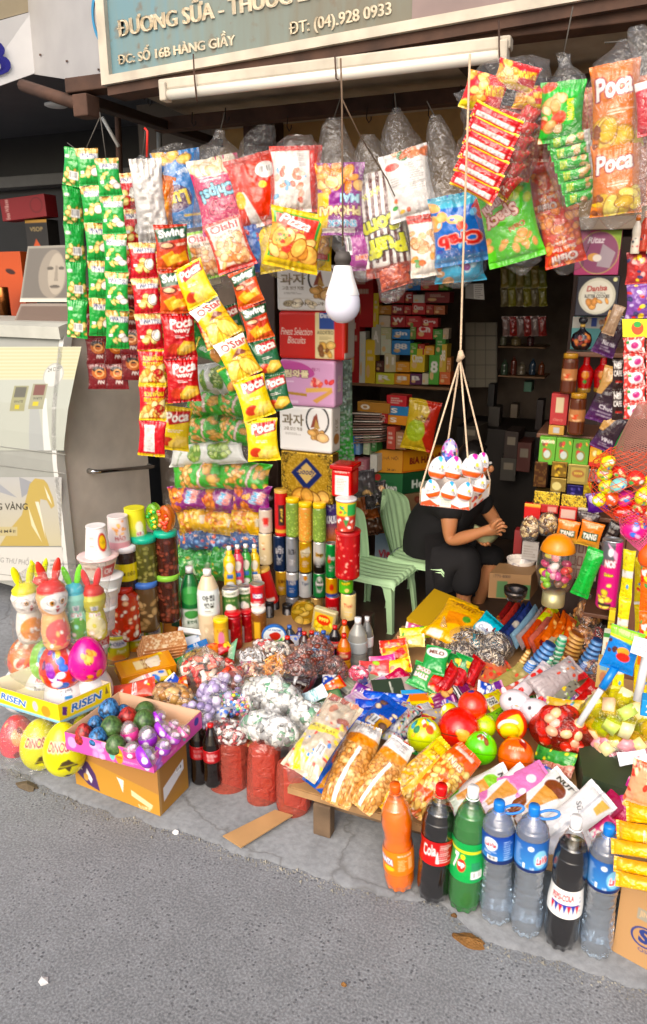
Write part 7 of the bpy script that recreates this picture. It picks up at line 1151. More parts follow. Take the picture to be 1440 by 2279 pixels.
loose(1325,1620,40,36,TZ+.1,['d8402c','e87a5a','e8c09a'],'small red net of jelly cups between the larger nets',24,.018,(1,.9,.8),.7,name='jelly_bag',cat='jelly net',filmm=RF,seed=9)
YG('white instruction leaflet on the jelly tub',(1440,1682),(1376,1690),30,('e8e8ec',('l',.1,.1,.9,.9,8,'a8a8b8'),('e',.5,.3,.06,.04,'c83a3a')),z=.14,t=.02,wr=0,mat='matte')
YG('green and clear candy pack under the orange red net',(1280,1700),(1195,1668),40,('3a9a3c',('b',0,0,1,1,16,.1,['e8d83a','7ac84a','1c7a2c'])),z=.05,t=.5);YG('pale pink candy pack under the green one',(1275,1720),(1200,1690),26,('d8a08a',('n',10,'b85a4a',.3)),z=.03,t=.5)
qb=qbox('gift_box',(1290,1790),(1278,1700),(1460,1850),66,('z',TZ+.005),('2c3a24',),('2f3c28',('t','90压丝',.42,.4,.5,.24,'e8e8e0'),('l',.4,.65,.7,.8,2,'a8b0a0')),'dark green cardboard box with white figures at the right of the table','box')
for x,y,rx,ry,c,lb in ((650,1462,40,26,['b87a5a','d8a888','8a4a34'],'brown chewy pieces between the jelly bags'),(745,1490,30,30,['6a3428','8a4c3c'],'dark brown sweets beside the red tea bottle'),(590,1440,30,18,['e8e4e0','d8c8c0','c83a3a'],'red and white mints before the cherry jars'),(800,1500,24,18,['e87a9a','f0d0d8','d83a5a'],'pink sweets at the left table edge')):
    loose(x,y,rx,ry,.26,c,'small clear bag of '+lb,70,.010,(1.1,.8,.6),.7,seed=12)

# small packets filling the gaps between the larger goods
AN=[('the blue biscuit rolls',850,1580),('the striped chewy sweets',930,1610),('the play banknotes',800,1530),('the red grape sweets',850,1508),('the yellow wafer box',930,1560),('the purple biscuit pack',980,1570),('the red seed packs',1060,1530),('the yellow green ball',910,1660),('the bright green ball',1050,1690),('the clear jelly sweets',1100,1545),('the kitten purses',1215,1560),('the orange red jelly net',1200,1600),('the green jelly candy pack',1180,1720),('the dried mango bag',950,1395),('the seed bags',1140,1500),('the orange cracker packs',1220,1440),('the grey fish snack',1270,1560),('the glossy red packs',1310,1600)]
PT=[('red','c8242a','yellow dots','e8c83a'),('royal blue','2448b0','white dots','f0f0f0'),('green','2a8a3a','pale dots','d8e8a0'),('violet','6a2a8a','pink dots','e8a0c8'),('orange','e07a1c','red dots','c8281c'),('silver','b8b8bc','blue dots','3a6ac8'),('pink','e0609a','white spots','f4f0f0')]
R=rng(77)
for i,(nm,x,y) in enumerate(AN):
    for j in range(3):
        c=PT[(i*3+j*2) % 7];a=R.uniform(0,3.1);x_,y_=x+R.uniform(-26,26)+(j-1)*22,y+R.uniform(-14,14);q=24;dx,dy=q*math.cos(a),q*.7*math.sin(a);dy=dy if abs(dy) > 4 else 6
        tp((x_+dx,y_-abs(dy)),(x_-dx,y_+abs(dy)),30,(c[1],('b',.05,.1,.95,.9,9,.13,[c[3],c[3],'f0e8d8']),('r',0,0,1,.1,c[3]),('r',0,.9,1,1,c[3]),('l',.2,.4,.8,.6,2,'f4f0e8')),'small %s packet with %s tucked beside %s' % (c[0],c[2],nm),t=.45,z=.02+.012*j,dz=.02,n=(R.uniform(-.4,.4),-.5,.85),name='small_packet',cat='sweets packet')
for i,(nm,x,y) in enumerate([('the brittle bag',395,1520),('the twisted red sweets',520,1490),('the lilac jelly cups',500,1580),('the green gum box',590,1535),('the cheese disc',640,1440),('the gold coins',480,1445),('the silver sweets',680,1560),('the brown jelly bags',740,1520)]):
    for j in range(2):
        c=PT[(i*2+j*3+1) % 7];a=R.uniform(0,3);x_,y_=x+R.uniform(-16,16)+(j-.5)*36,y+R.uniform(-8,8);dx,dy=22*math.cos(a),9+10*abs(math.sin(a))
        lp_((x_+dx,y_-dy),(x_-dx,y_+dy),28,(c[1],('b',.05,.1,.95,.9,8,.14,[c[3],'f0e8d8']),('r',0,0,1,.1,c[3])),'little %s packet with %s lying by %s' % (c[0],c[2],nm),t=.45,z=.225,dz=.03,name='small_packet',cat='sweets packet')
# ============================================================ big bottles standing by the road
def glassm(name,c,rough=.03,ior=1.33,tr=1.):
    if name in _mat: return _mat[name]
    m,nt,b=newmat(name);b.inputs['Base Color'].default_value=(*lin(c),1);b.inputs['Roughness'].default_value=rough;b.inputs['Transmission Weight'].default_value=tr;b.inputs['IOR'].default_value=ior;_mat[name]=m;return m
SHELL=filmmat('pet_shell',milk=.0,gl=1.5,sc=9);FD=[(.70,0),(.9,.02),(.98,.07),(1,.12),(1,.36),(.93,.44),(.9,.5),(.97,.58),(1,.64),(.95,.72),(.78,.8),(.5,.87),(.3,.92),(.28,.93),(.28,1)]
def big(px,top,base,w,prof,liq,lab,lz,cap,label,level=.82,ribs=None,ring=None,neckm=None,shoulder=None):
    B=W(px[1],base,z=.013);T_=W(px[0],top,Y=B.y);h=T_.z-B.z;r=w/2*depth((B+T_)/2)/F;M=Matrix.Translation(B) @ Matrix.Rotation(-math.atan2(B.x,B.y),4,'Z');lx=(T_.x-B.x)/h;M=M @ Matrix.Rotation(math.atan(lx),4,'Y')
    root=empty('drink_bottle',mat=M,label=label,cat='bottle',group='large drink bottles in a row by the road');zz=np.array([p[1] for p in prof]);rr_=np.array([p[0] for p in prof])
    def part(nm,z0,z1,gr,mat,spec=None,seg=64,closed=True,rb=False):
        q=np.unique(np.r_[np.linspace(z0,z1,90 if rb else 40),zz[(zz > z0) & (zz < z1)]]);rf=np.interp(q,zz,rr_)
        k_=np.ones(3)/3;rf[1:-1]=np.convolve(rf,k_,'same')[1:-1]
        rf=rf*gr
        if rb and ribs: rf=rf*(1-.035*(np.sin(q*ribs[2]*2*math.pi)**2)*((q > ribs[0]) & (q < ribs[1])))
        pr=[(a*r,b*h) for a,b in zip(rf,q)]
        if closed: pr=[(0,pr[0][1]+(.006 if z0 < .03 else 0))]+pr+[(0,pr[-1][1])]
        foot=(lambda R_,a,z: R_*(1-.16*np.clip(1-z/(h*.09),0,1)*(np.cos(a*5)**2)))
        V,Fc,C=lathe_geo(pr,spec,pw=w,ph=(base-top)*(z1-z0),v0=z0*h,v1=z1*h,segs=None if spec else seg,rip=foot if not spec else None);o=mesh(nm,V,Fc,vmat('satin') if spec else mat,C);o.matrix_world=M;o.parent=root;o.matrix_parent_inverse=M.inverted()
    part('liquid',.004,level,.975,liq,rb=True);part('shell',0,.935,1,shoulder or SHELL,closed=False,rb=True);part('label',lz[0],lz[1],1.012,None,lab,closed=False)
    cr=r*.34;cp=plast(cap);lathe('cap',[(cr*.9,h*.925),(cr,h*.93),(cr,h*.99),(cr*.9,h),(0,h)],cp,M,parent=root,segs=30);lathe('neck_ring',[(cr*1.15,h*.915),(cr*1.2,h*.92),(cr*1.1,h*.925)],ring or cp,M,parent=root)
    if ribs:
        a=np.linspace(0,math.pi*2,17);pts=[M @ Vector((cr*.9+.022+.026*math.cos(t),.004*math.sin(t),h*.95+.010*math.sin(t)+.008*math.cos(t))) for t in a+math.pi];tube('handle_loop',pts,.0035,cp,root)
    return root
LAVL=('1c3c94',('g',.0,1.3,'3a8ad0'),('r',0,.86,1,1,'14285e'),('e',.43,.32,.07,.24,'dfeef4'),('t','LaVie',.43,.33,.12,.18,'c8283a',None,0,2,.2),('l',.56,.15,.66,.85,9,'a8c4e8'),('l',.36,.55,.5,.68,2,'c8d8f0'),('bar',.4,.72,.5,.88));LAV2=('1c3c94',('g',-.4,1.4,'4a9ad8'),('r',0,.9,1,1,'14285e'),('l',.34,.15,.42,.85,9,'a8c4e8'),('e',.5,.2,.03,.08,'e0ecf4'),('e',.6,.55,.07,.3,'8ac8e8'),('t','LaVie',.62,.6,.13,.26,'d8283a','f0f4f8',0,2,.2),('t','1.5L',.52,.86,.04,.09,'f0f4f8'),('r',.43,.72,.45,.88,'f0f4f8'))
WPR=[(.86,0),(.96,.02),(1,.08),(1,.14),(.93,.3),(.88,.42),(.94,.52),(1,.56),(1,.8),(.92,.84),(.7,.89),(.36,.93),(.3,.94),(.3,1)]
big((880,890),1740,1968,70,FD,pmat('orange_soda','f07c10',.12,vary=0,bs=0,sss=.1,coat=.6),('e8801c',('g',.7,1.6,'d85a14'),('t','FANTA',.37,.4,.16,.28,'f0f0f4','1c2c7a',6,3,.1),('e',.4,.72,.06,.1,'e8c02c'),('t','NƯỚC GIẢI KHÁT',.58,.12,.16,.08,'f4e8d8'),('l',.5,.28,.6,.8,8,'f0c890'),('r',.61,.25,.66,.75,'f0b070')),(.2,.42),'e8641c','orange soda bottle with orange cap, leftmost of the row of large bottles',.86)
big((983,963),1748,1990,76,FD,pmat('cola_liquid','0c0605',.08,vary=0,bs=0,coat=.6),('b8121c',('t','Cola',.42,.42,.14,.5,'f0ece8',None,-10,1,.3),('l',.53,.12,.67,.9,9,'f0d8d4'),('p',[(.5,.9),(.5,.6),(.51,.4),(.52,.6),(.53,.9)],'f0ece8')),(.38,.59),'d01c24','cola bottle with red label and red cap beside the orange soda',.8)
big((1054,1032),1752,2012,76,FD,pmat('green_soda','0c9a42',.08,vary=0,bs=0,trans=.1,coat=.6),('12a04a',('r',0,.2,1,.27,'d8d83a'),('t','7',.38,.52,.07,.44,'f4f4f4',None,0,3,.2),('e',.44,.6,.045,.16,'d83a2c'),('t','up',.44,.6,.07,.14,'f4f4f4',None,0,2),('e',.45,.38,.025,.07,'d8e03a'),('r',.54,.5,.64,.95,'2a8a5a'),('bar',.54,.72,.66,.9)),(.3,.62),'f0f0f0','green lemon soda bottle with white cap',.83,shoulder=filmmat('green_shell','7ad898',.03,1.2,sc=9))
WAT=glassm('bottled_water','eef7ff',.03,1.12)
for (pa,pb,t,b,L_,lb) in ((1112,1104,1782,2038,LAVL,'water bottle with small round emblem, left one of the three blue labelled ones'),(1190,1170,1792,2066,LAV2,'water bottle between the other water bottle and the white labelled cola'),(1357,1325,1836,2112,LAV2,'water bottle at the right end, beside the brown carton')): big((pa,pb),t,b,72,WPR,WAT,L_,(.56,.79),'2a7ad0',lb,.9,ribs=(.1,.54,9),shoulder=filmmat('water_shell','eaf5ff',.11,1.6,sc=9))
big((1284,1245),1818,2096,76,FD,_mat['cola_liquid'],('ecebe8',('t','PEPSI-COLA',.47,.28,.22,.24,'b81c2c',None,-4,2,.1),('p',[(.36,.5),(.64,.5),(.64,.56),(.36,.54)],'2a3a9a'),*[('p',[(.36+.04*i,.54),(.40+.04*i,.54),(.38+.04*i,.84)],['c8243a','2a3a9a'][i % 2]) for i in range(7)],('l',.64,.2,.67,.8,4,'a0a8c0')),(.3,.51),'f0f0f0','cola bottle with white label and bunting pattern, white cap',.8)
# carton and yellow bean cakes at the right edge
qbox('carton',(1500,2192),(1363,2116),(1620,2130),180,('z',.012),('b48c60',('r',.3,.28,.66,.42,'9a9484'),('t','JINDU',.48,.35,.3,.09,'c8a880'),('o',.46,.62,.22,.13,'2a3a7a',.16),('t','S',.46,.61,.2,.18,'2a3a7a',None,0,3),('t','QS',.46,.79,.16,.05,'4a4a7a')),('a47c52',),'brown cardboard carton at the right edge with a blue round mark')
for i,(x,y) in enumerate(((1428,1950),(1424,1915),(1418,1872),(1430,1835),(1452,1790))): pouch('bean_cake',(x-58,y+4+i*3),(x+70,y+30),34 if i < 3 else 46,('Y',1.56+.03*i),('e8b01c',('b',.0,.2,.7,.95,30,.05,['a8d85a','8ac03a','c0e880']) if i < 3 else ('t','MUNG BEAN CAKE',.5,.5,.14,.8,'f4f0c8',None,-90),('r',.8,0,1,1,'e09a14')),'yellow bean cake pack at the right edge, %s' % ['lowest, on the carton','second from below','third from below','fourth with plain lettering','topmost'][i],'bean cake',t=.9,n=(-.1,-.9,.3),seed=40+i)
pouch('snack_pack',(1445,1700),(1420,1790),70,('Y',1.68),('e0a07a',('b',0,0,1,1,14,.13,['d83a2c','e8c8a0','c85a3a'])),'red and cream pack above the bean cakes at the right edge',t=.4)
# ============================================================ bulb and hanging tray
BY=2.0;M,h,r=stand(762,720,560,79,('Y',BY));lb_=empty('light_bulb',mat=M,label='large white light bulb hanging on its cord in front of the tins',cat='light bulb')
lathe('globe',[(0,0),(r*.3,h*.012),(r*.6,h*.05),(r*.82,h*.11),(r*.96,h*.18),(r,h*.25),(r*.985,h*.33),(r*.93,h*.4)],pmat('bulb_globe','dcdcea',.25,vary=0,bs=0,coat=.5),M,parent=lb_,segs=40)
lathe('bulb_base',[(r*.94,h*.4),(r*.95,h*.41),(r*.84,h*.49),(r*.62,h*.66),(r*.5,h*.79),(r*.44,h*.81)],pmat('bulb_white','ecebea',.35,vary=0,bs=0),M,parent=lb_,segs=40)
lathe('socket',[(r*.4,h*.8),(r*.42,h*.86),(r*.47,h*.87),(r*.47,h*.92),(r*.36,h*1.0),(0,h)],pmat('socket_grey','4a4440',.6),M,parent=lb_);tube('cord',[W(763,548,Y=BY),W(762,380,Y=BY),W(761,215,Y=BY),W(758,130,Y=BY)],.0026,pmat('cord_brown','6a5644',.7),lb_)
o=tube('cord',[W(762,222,Y=2.1),W(800,300,Y=2.2),W(862,400,Y=2.36),W(880,440,Y=2.42)],.002,_mat['cord_brown']);tag(o,'thin slanting cord from the tube light to the puff corn bag','cord')
HY2=2.06;ROPE=pmat('beige_rope','cbb397',.8,bs=.8,bd=.004,sc=140);apex=W(1024,800,Y=HY2+.02)
tr_,c,l,r_,hz=tray('hanging_tray',(1045,1136),(935,1124),(1088,1104),38,('z',W(1045,1136,Y=HY2-.05).z),('f0ece8',('p',[(0,.8),(.2,.6),(.35,.85),(.6,.7),(.8,.9),(1,.75),(1,1),(0,1)],'d8502a'),('r',.4,.3,.62,.95,'e0e4d0'),('r',.4,.35,.62,.42,'b8d03a'),('l',.42,.5,.6,.85,3,'a0a0a8')),('f0e6dc',('b',0,.3,1,1,9,.1,['d8502a','e8a03a','8a2a5a','e0502a'])),'e8dcd0','small white tray of chocolate eggs hanging on beige cords')
tr_['category']='hanging tray';up=Vector((0,0,hz));tube('rope',[apex,apex+Vector((0,0,.03)),W(1030,600,Y=HY2+.02),W(1040,300,Y=HY2+.02),W(1046,120,Y=HY2+.02)],.003,ROPE,tr_);tube('knot',[apex+Vector((-.006,0,-.006)),apex+Vector((.004,-.004,.01)),apex+Vector((0,0,.024))],[.006,.011,.006],ROPE,tr_)
for p in (c,l,r_,l+(r_-c)): tube('rope',[apex,p+up,p+up*.1],.0026,ROPE,tr_)
KND=lambda c: ('ecebea',('e',.5,.05,.12,.22,c),('e',.52,.16,.06,.16,c),('r',.3,.62,.7,.8,'e0602a'),('t','SURPRISE',.5,.52,.26,.1,'3a3a3a'),('e',.56,.44,.03,.05,'e8c03a'))
zb_=c.z+.012
for i,(x,y,rx,ry,dY,cc,lb) in enumerate(((962,1088,17,22,-.03,'3aa0e0','left one of the front row'),(1000,1092,18,22,-.03,'3aa0e0','middle one of the front row'),(1036,1094,18,22,-.03,'3aa0e0','right one of the front row'),(1066,1076,18,24,.02,'e0602a','front row end by the side panel'),(975,1042,21,27,0,'5ab8e8','left one of the upper row'),(1010,1042,21,28,.01,'c03a9a','middle one of the upper row'),(1052,1038,24,29,0,'c03a9a','right one of the upper row'),(1072,1030,16,24,.04,'c83a9a','rear one of the upper row'))):
    egg(x,y,rx,ry,('Y',HY2-.02+dY),KND(cc),'white chocolate egg in the hanging tray, '+lb,rot=(i*29) % 30-15,tilt=-12,name='chocolate_egg',cat='chocolate egg')
egg(1001,1005,19,30,('Y',HY2+.01),('a8a0c8',('b',0,0,1,1,200,.045,['3a5aa8','f0f0f4','e8c83a','c83a9a','2a2a4a','b0b8e0'])),'lilac patterned egg standing on top of the chocolate eggs',name='chocolate_egg',cat='chocolate egg')
# ============================================================ inside the shop
GC=pmat('pale_green_plastic','b4d6a8',.4,vary=.06,bs=.1)
def chair(px,py,ang,label,s=1.):
    B=W(px,py,z=.03);M=Matrix.Translation(B) @ Matrix.Rotation(rad(ang),4,'Z');root=empty('plastic_chair',mat=M,label=label,cat='chair',group='pale green plastic chairs');sh,w,d=.27*s,.31*s,.30*s
    def P(o): o.matrix_world=M;o.parent=root;o.matrix_parent_inverse=M.inverted()
    nu,nv=42,20;V=[]
    for j in range(nv+1):
        for i in range(nu+1):
            u,v=i/nu*2-1,j/nv*2-1;x=v*d/2;y=u*w/2*(1-.06*v*v);z=sh-.012*(1-v*v)*(1-u**4)+.0035*(1 if (i//3) % 2 else 0)*(abs(u) < .9)-.03*max(0,abs(u)-.93)*9-.02*max(0,v-.9)*9;V.append((x,y,z))
    V=np.array(V);n=len(V);P(mesh('seat',np.vstack([V,V-[0,0,.012]]),np.vstack([gridf(nu,nv)[:,::-1],gridf(nu,nv)+n]),GC));V=[]
    for j in range(nv+1):
        for i in range(nu+1):
            u,v=i/nu*2-1,j/nv;ww=w/2*(.80+.25*math.sin(v*2.2))*(1-max(0,v-.72)**2*6.5);y=u*ww;x=-d/2-.02-.07*v+.05*u*u+.004*(1 if (i//3) % 2 else 0)*(abs(u) < .9);z=sh-.005+.31*s*v-.03*u*u*v*v;V.append((x,y,z))
    V=np.array(V);P(mesh('backrest',np.vstack([V,V-[.010,0,0]]),np.vstack([gridf(nu,nv),gridf(nu,nv)[:,::-1]+n]),GC))
    for sx in (-1,1):
        for sy in (-1,1):
            V=[];
            for k_,(z,ww,ox) in enumerate(((sh-.012,.075,-.03),(sh-.05,.045,-.008),(sh-.11,.032,0),(.01,.026,.012),(0,.03,.014))):
                cx,cy=sx*(d/2-.012+ox),sy*(w/2-.012+ox);V += [(cx-sx*a*ww,cy-sy*b*ww,z) for a,b in ((0,0),(1,0),(1,.35),(.35,.35),(.35,1),(0,1))]
            F_=[(a*6+i,a*6+(i+1) % 6,(a+1)*6+(i+1) % 6,(a+1)*6+i) for a in range(4) for i in range(6)];o=mesh('leg',V,F_,GC,smooth=False);P(o)
    return root
chair(842,1372,-7,'pale green plastic chair standing empty at the left, its back to the cans');chair(944,1342,-6,'pale green plastic chair on which the person in black sits',1.04)
# the seated person
SKIN=pmat('skin','b9805a',.5,vary=.06,bs=.1,sss=.15);BC=pmat('black_cloth','141316',.9,vary=.3,bs=.5,bd=.004,sc=14);HAIR=pmat('black_hair','120e0d',.45,bs=.6,sc=60)
PY=3.62
def J(x,y,dY=0): return W(x,y,Y=PY+dY)
def skin(name,nodes,edges,mat,parent=None,sub=2):
    me=bpy.data.meshes.new(name);me.from_pydata([tuple(n[0]) for n in nodes],edges,[]);o=bpy.data.objects.new(name,me);COL.objects.link(o);me.materials.append(mat)
    sk=o.modifiers.new('s','SKIN');sk.use_smooth_shade=True;o.modifiers.new('u','SUBSURF').render_levels=sub
    bpy.context.view_layer.objects.active=o;bpy.ops.mesh.customdata_skin_add() if not me.skin_vertices else None
    for i,n in enumerate(nodes): me.skin_vertices[0].data[i].radius=(n[1],n[2] if len(n) > 2 else n[1])
    me.skin_vertices[0].data[0].use_root=True
    bpy.context.view_layer.update();dg=bpy.context.evaluated_depsgraph_get();o.modifiers['u'].levels=sub;bpy.context.view_layer.update();m2=bpy.data.meshes.new_from_object(o.evaluated_get(bpy.context.evaluated_depsgraph_get()));o.modifiers.clear();o.data=m2;m2.name=name
    if parent is not None: o.parent=parent;o.matrix_parent_inverse=parent.matrix_world.inverted()
    return o
hip,wai,che,nek,hed=J(965,1262),J(958,1205),J(992,1128),J(1042,1088,-.02),J(1058,1050,-.02)
N_=[(hip,.08,.08),(wai,.085),(che,.11),(nek,.045),(hed,.075),(J(1060,1022,-.02),.078),(J(1000,1138,-.16),.05),(J(1001,1206,-.17),.036),(J(1040,1194,-.2),.034),(J(1078,1182,-.22),.023),(J(1094,1178,-.22),.026),
      (J(1070,1112,.15),.05),(J(1106,1166,.16),.036),(J(1096,1196,.02),.024),(J(1084,1204,-.06),.026),(J(985,1262,-.1),.07),(J(1046,1240,-.12),.07),(J(1030,1342,-.12),.04),(J(1046,1356,-.14),.03),(J(1004,1256,.1),.07),(J(1106,1232,.1),.065),(J(1078,1290,.08),.05),(J(1058,1358,.08),.03),(J(1072,1376,.04),.026)]
E_=[(0,1),(1,2),(2,3),(3,4),(4,5),(2,6),(6,7),(7,8),(8,9),(9,10),(2,11),(11,12),(12,13),(13,14),(0,15),(15,16),(16,17),(17,18),(0,19),(19,20),(20,21),(21,22),(22,23)]
def fingers(base,tips):
    for t in tips:
        pr=base
        for q,rr in zip(t,(.0115,.0095,.008)): N_.append((q,rr));E_.append((pr,len(N_)-1));pr=len(N_)-1
fingers(10,[[J(1104,1170,-.24),J(1116,1163,-.24),J(1124,1166,-.24)],[J(1106,1176,-.23),J(1120,1170,-.24),J(1129,1174,-.23)],[J(1105,1182,-.22),J(1117,1178,-.22),J(1125,1183,-.21)],[J(1102,1187,-.21),J(1112,1187,-.2),J(1118,1192,-.2)],[J(1098,1168,-.25),J(1108,1158,-.25),J(1118,1157,-.24)]])
fingers(14,[[J(1076,1208,-.1),J(1068,1206,-.13),J(1064,1200,-.14)],[J(1080,1210,-.11),J(1074,1211,-.15),J(1070,1206,-.16)],[J(1085,1211,-.12),J(1080,1213,-.16),J(1077,1209,-.17)],[J(1090,1209,-.12),J(1087,1211,-.16),J(1085,1207,-.17)],[J(1094,1200,-.08),J(1098,1192,-.1),J(1096,1186,-.12)]])
pb=skin('person',N_,E_,SKIN);tag(pb,'person in black clothes sitting bent on a green chair, holding a small bowl','person');pb.data.name='person_body'
skin('shirt',[(J(960,1262),.135,.15),(J(948,1210),.13,.15),(J(972,1150),.14,.17),(J(1006,1112),.125,.17),(J(1036,1096,-.02),.06),(J(1000,1136,-.15),.075),(J(1001,1162,-.165),.062),(J(1066,1110,.13),.075),(J(1090,1136,.16),.056)],[(0,1),(1,2),(2,3),(3,4),(3,5),(5,6),(3,7),(7,8)],BC,pb)
skin('trousers',[(J(958,1244),.16,.19),(J(1000,1260,-.1),.13),(J(1048,1236,-.12),.09),(J(1030,1325,-.12),.075),(J(1010,1258,.1),.11),(J(1104,1232,.1),.085),(J(1094,1262,.09),.075)],[(0,1),(1,2),(2,3),(0,4),(4,5),(5,6)],BC,pb)
V,Fc,_=sphere_geo(.083,.084,.096,26,18);V=V[:];n1=noise2(27,19,9,3);V=V*(1+.05*n1).reshape(-1,1);V[:,0]=np.where((V[:,0] > .05) & (V[:,2] < .05),V[:,0]*.62,V[:,0]);o=mesh('hair',V,Fc,HAIR);o.matrix_world=Matrix.Translation(J(1054,1022,-.01));o.parent=pb
hc=J(1062,1030,-.02)
for nm,off,s_,mt in (('eye',(.056,-.036,.0),(.010,.010,.008),WH),('eye',(.060,.02,.0),(.010,.010,.008),WH),('nose',(.072,-.01,-.022),(.014,.011,.018),SKIN),('mouth',(.062,-.01,-.05),(.010,.02,.005),pmat('lips','8a4a40',.5)),('ear',(.005,-.07,-.012),(.016,.008,.026),SKIN)):
    V,Fc,_=sphere_geo(*s_,12,8);o=mesh(nm,V,Fc,mt);o.matrix_world=Matrix.Translation(hc+Vector(off));o.parent=pb
C=J(1080,1186,-.12);kq=depth(C)/F;Mx=Matrix.Translation(C) @ Matrix.Rotation(rad(-18),4,'X') @ Matrix.Rotation(rad(20),4,'Y');tag(lathe('rice_bowl',[(0,-.05),(.028,-.05),(.05,-.03),(.062,0),(.065,.015),(.058,.004),(.04,-.02),(0,-.03)],pmat('pale_green_glaze','aeb38c',.3,vary=.05),Mx),'small pale green rice bowl held by the person','bowl')
# beer and milk cartons piled behind the chairs
CY=4.05
for (t,b,sf,sr,lb) in ((1003,1053,('d8941c',('t','BIA HÀ NỘI',.45,.35,.8,.2,'7a3a10'),('t','24 can',.6,.85,.3,.12,'5a2a10')),('c86a1c',('r',.02,.08,.98,.9,'d8902c'),('t','BIA HÀ NỘI',.5,.5,.7,.5,'7a1c14',None,0,3)),'ochre beer carton with dark red lettering, topmost of the carton pile'),(1055,1100,('1c6a34',('t','ken',.6,.7,.4,.35,'e8e8e0',None,0,2),('e',.1,.2,.12,.16,'b82a24')),('144a28',('t','Heineken',.55,.58,.7,.4,'dfe8dc',None,0,2),('p',[(.6,.3),(.66,.1),(.72,.3)],'b82a24')),'dark green beer carton with white lettering'),(1102,1140,('a88a68',('t','Red Bull',.45,.3,.7,.35,'b0281c',None,0,3),('o',.6,.75,.2,.16,'4a3a2a',.1)),('8a6e50',('b',.2,.3,.6,.7,4,.1,['7a3a28'])),'tan drink carton with red lettering under the green beer carton'),(1142,1174,('1c6a3c',('e',.3,.5,.5,.5,'2f8a4a'),('t','MILO',.3,.4,.45,.35,'e8e0d0','5a2a14',0,2)),('145030',),'green malt drink carton with a lighter swirl'),(1175,1188,('a08058',('t','12(4x180)',.5,.5,.7,.7,'3a2a1c')),('84684a',),'thin brown carton edge printed with figures'),(1189,1250,('8aa4b8',('g',.3,1.2,'c8d4dc'),('t','Vie',.35,.72,.4,.3,'c8283a',None,-6,2,.2),('r',0,.92,1,1,'1c3a6a')),('6a8498',('b',0,0,1,1,9,.2,['9ab0c0','7a94a8'])),'pale blue water carton with red script'),(1251,1290,('4a8a2c',('b',0,0,1,1,6,.2,['7ab04a','2a5a1c'])),('2a5a20',),'green leafy carton at the foot of the pile')):
    z_=W(895,b,Y=CY).z;qbox('carton',(895,b),(834,b-2),(1000,b-16+(b-1100)*-.05),b-t,('z',z_),sf,sr,lb)
# back shelf with small boxes
SHY=4.35;o=bxw('shelf_board',W(775,860,Y=SHY).x,W(1015,860,Y=SHY).x,SHY-.02,SHY+.35,W(880,862,Y=SHY).z,W(880,856,Y=SHY).z,pmat('shelf_wood','7a5a3c',.6,vary=.25),bev=.002);tag(o,'wooden wall shelf carrying the small snack boxes','shelf')
ORD=['leftmost','second','third','fourth','fifth','sixth','seventh','eighth','ninth','tenth','eleventh','twelfth']
rowsB=[('lowest row',856,[(778,798,180,'a81c1c'),(799,812,118,'c8c8bc'),(812,834,100,'d8b41c'),(836,876,26,'c8c83a','R'),(877,911,24,'d8901c','8'),(912,938,24,'5a1c4a','B'),(939,953,25,'c8c0a8'),(953,976,66,'4a9a2c','8'),(977,1001,28,'c8602c')]),
         ('second row',828,[(836,854,24,'4a1c14'),(855,880,42,'c8bc94','11'),(880,911,22,'d8941c'),(912,944,52,'d8b82c','Choco'),(976,992,62,'c8a83c','88'),(993,1003,32,'b8702c')]),
         ('third row',790,[(826,846,68,'b0ac98','A'),(847,870,44,'c8ccb4'),(871,912,32,'2a7ab8','88'),(912,928,26,'5aa02c'),(929,944,24,'a8341c'),(945,966,20,'d89a2c'),(968,990,40,'3a8a2c')]),
         ('fourth row',755,[(846,870,26,'b8b88c'),(872,912,22,'2a7ab8','tin'),(912,925,36,'6a8a3a'),(926,962,38,'c01c24','Ch'),(963,984,22,'3f8a34'),(985,998,24,'b8a48a')]),
         ('fifth row',728,[(778,829,138,'b01c1c'),(830,842,76,'d0b41c'),(843,868,26,'c8b8a0'),(869,902,26,'a0181c','W'),(903,936,24,'b01c24'),(937,974,20,'a8141c','Choco')]),
         ('sixth row',700,[(843,870,20,'b87a2c'),(871,897,22,'8a141c','Tine'),(898,915,20,'a81c1c'),(916,946,26,'b01c1c','Choco'),(947,964,22,'9a241c'),(965,990,20,'a85a2c')]),
         ('seventh row',674,[(843,878,26,'b01c1c','Solite'),(879,900,34,'a01c1c'),(901,918,24,'98181c','C'),(919,944,18,'c8c4b8'),(945,1000,24,'7a1a1a')]),
         ('top row',646,[(880,902,56,'8a1414'),(903,935,26,'1c7ac8','LU'),(936,975,22,'c8301c'),(976,998,28,'5a8a2c')])]
for rn,yb,its in rowsB:
    for i,it in enumerate(its):
        x0,x1,hh,c=it[:4];t_=it[4] if len(it) > 4 else None;sp=(c,('r',0,.78,1,1,c),('e',.3,.7,.18,.14,'d8b078'),*((('t',t_,.5,.4,.7,.4,'e8e4dc',None,0,2),) if t_ else (('l',.2,.2,.8,.5,2,'d8c8b0'),)))
        box('snack_box',x0,yb-hh,x1,yb,SHY+(.0 if rn != 'top row' else -.02),{'f': sp,'*': (c,)},'small snack box on the back shelf, %s in the %s' % (ORD[i]+(' from the left' if i else ''),rn),d=.09,yaw=(i*7) % 9-4)
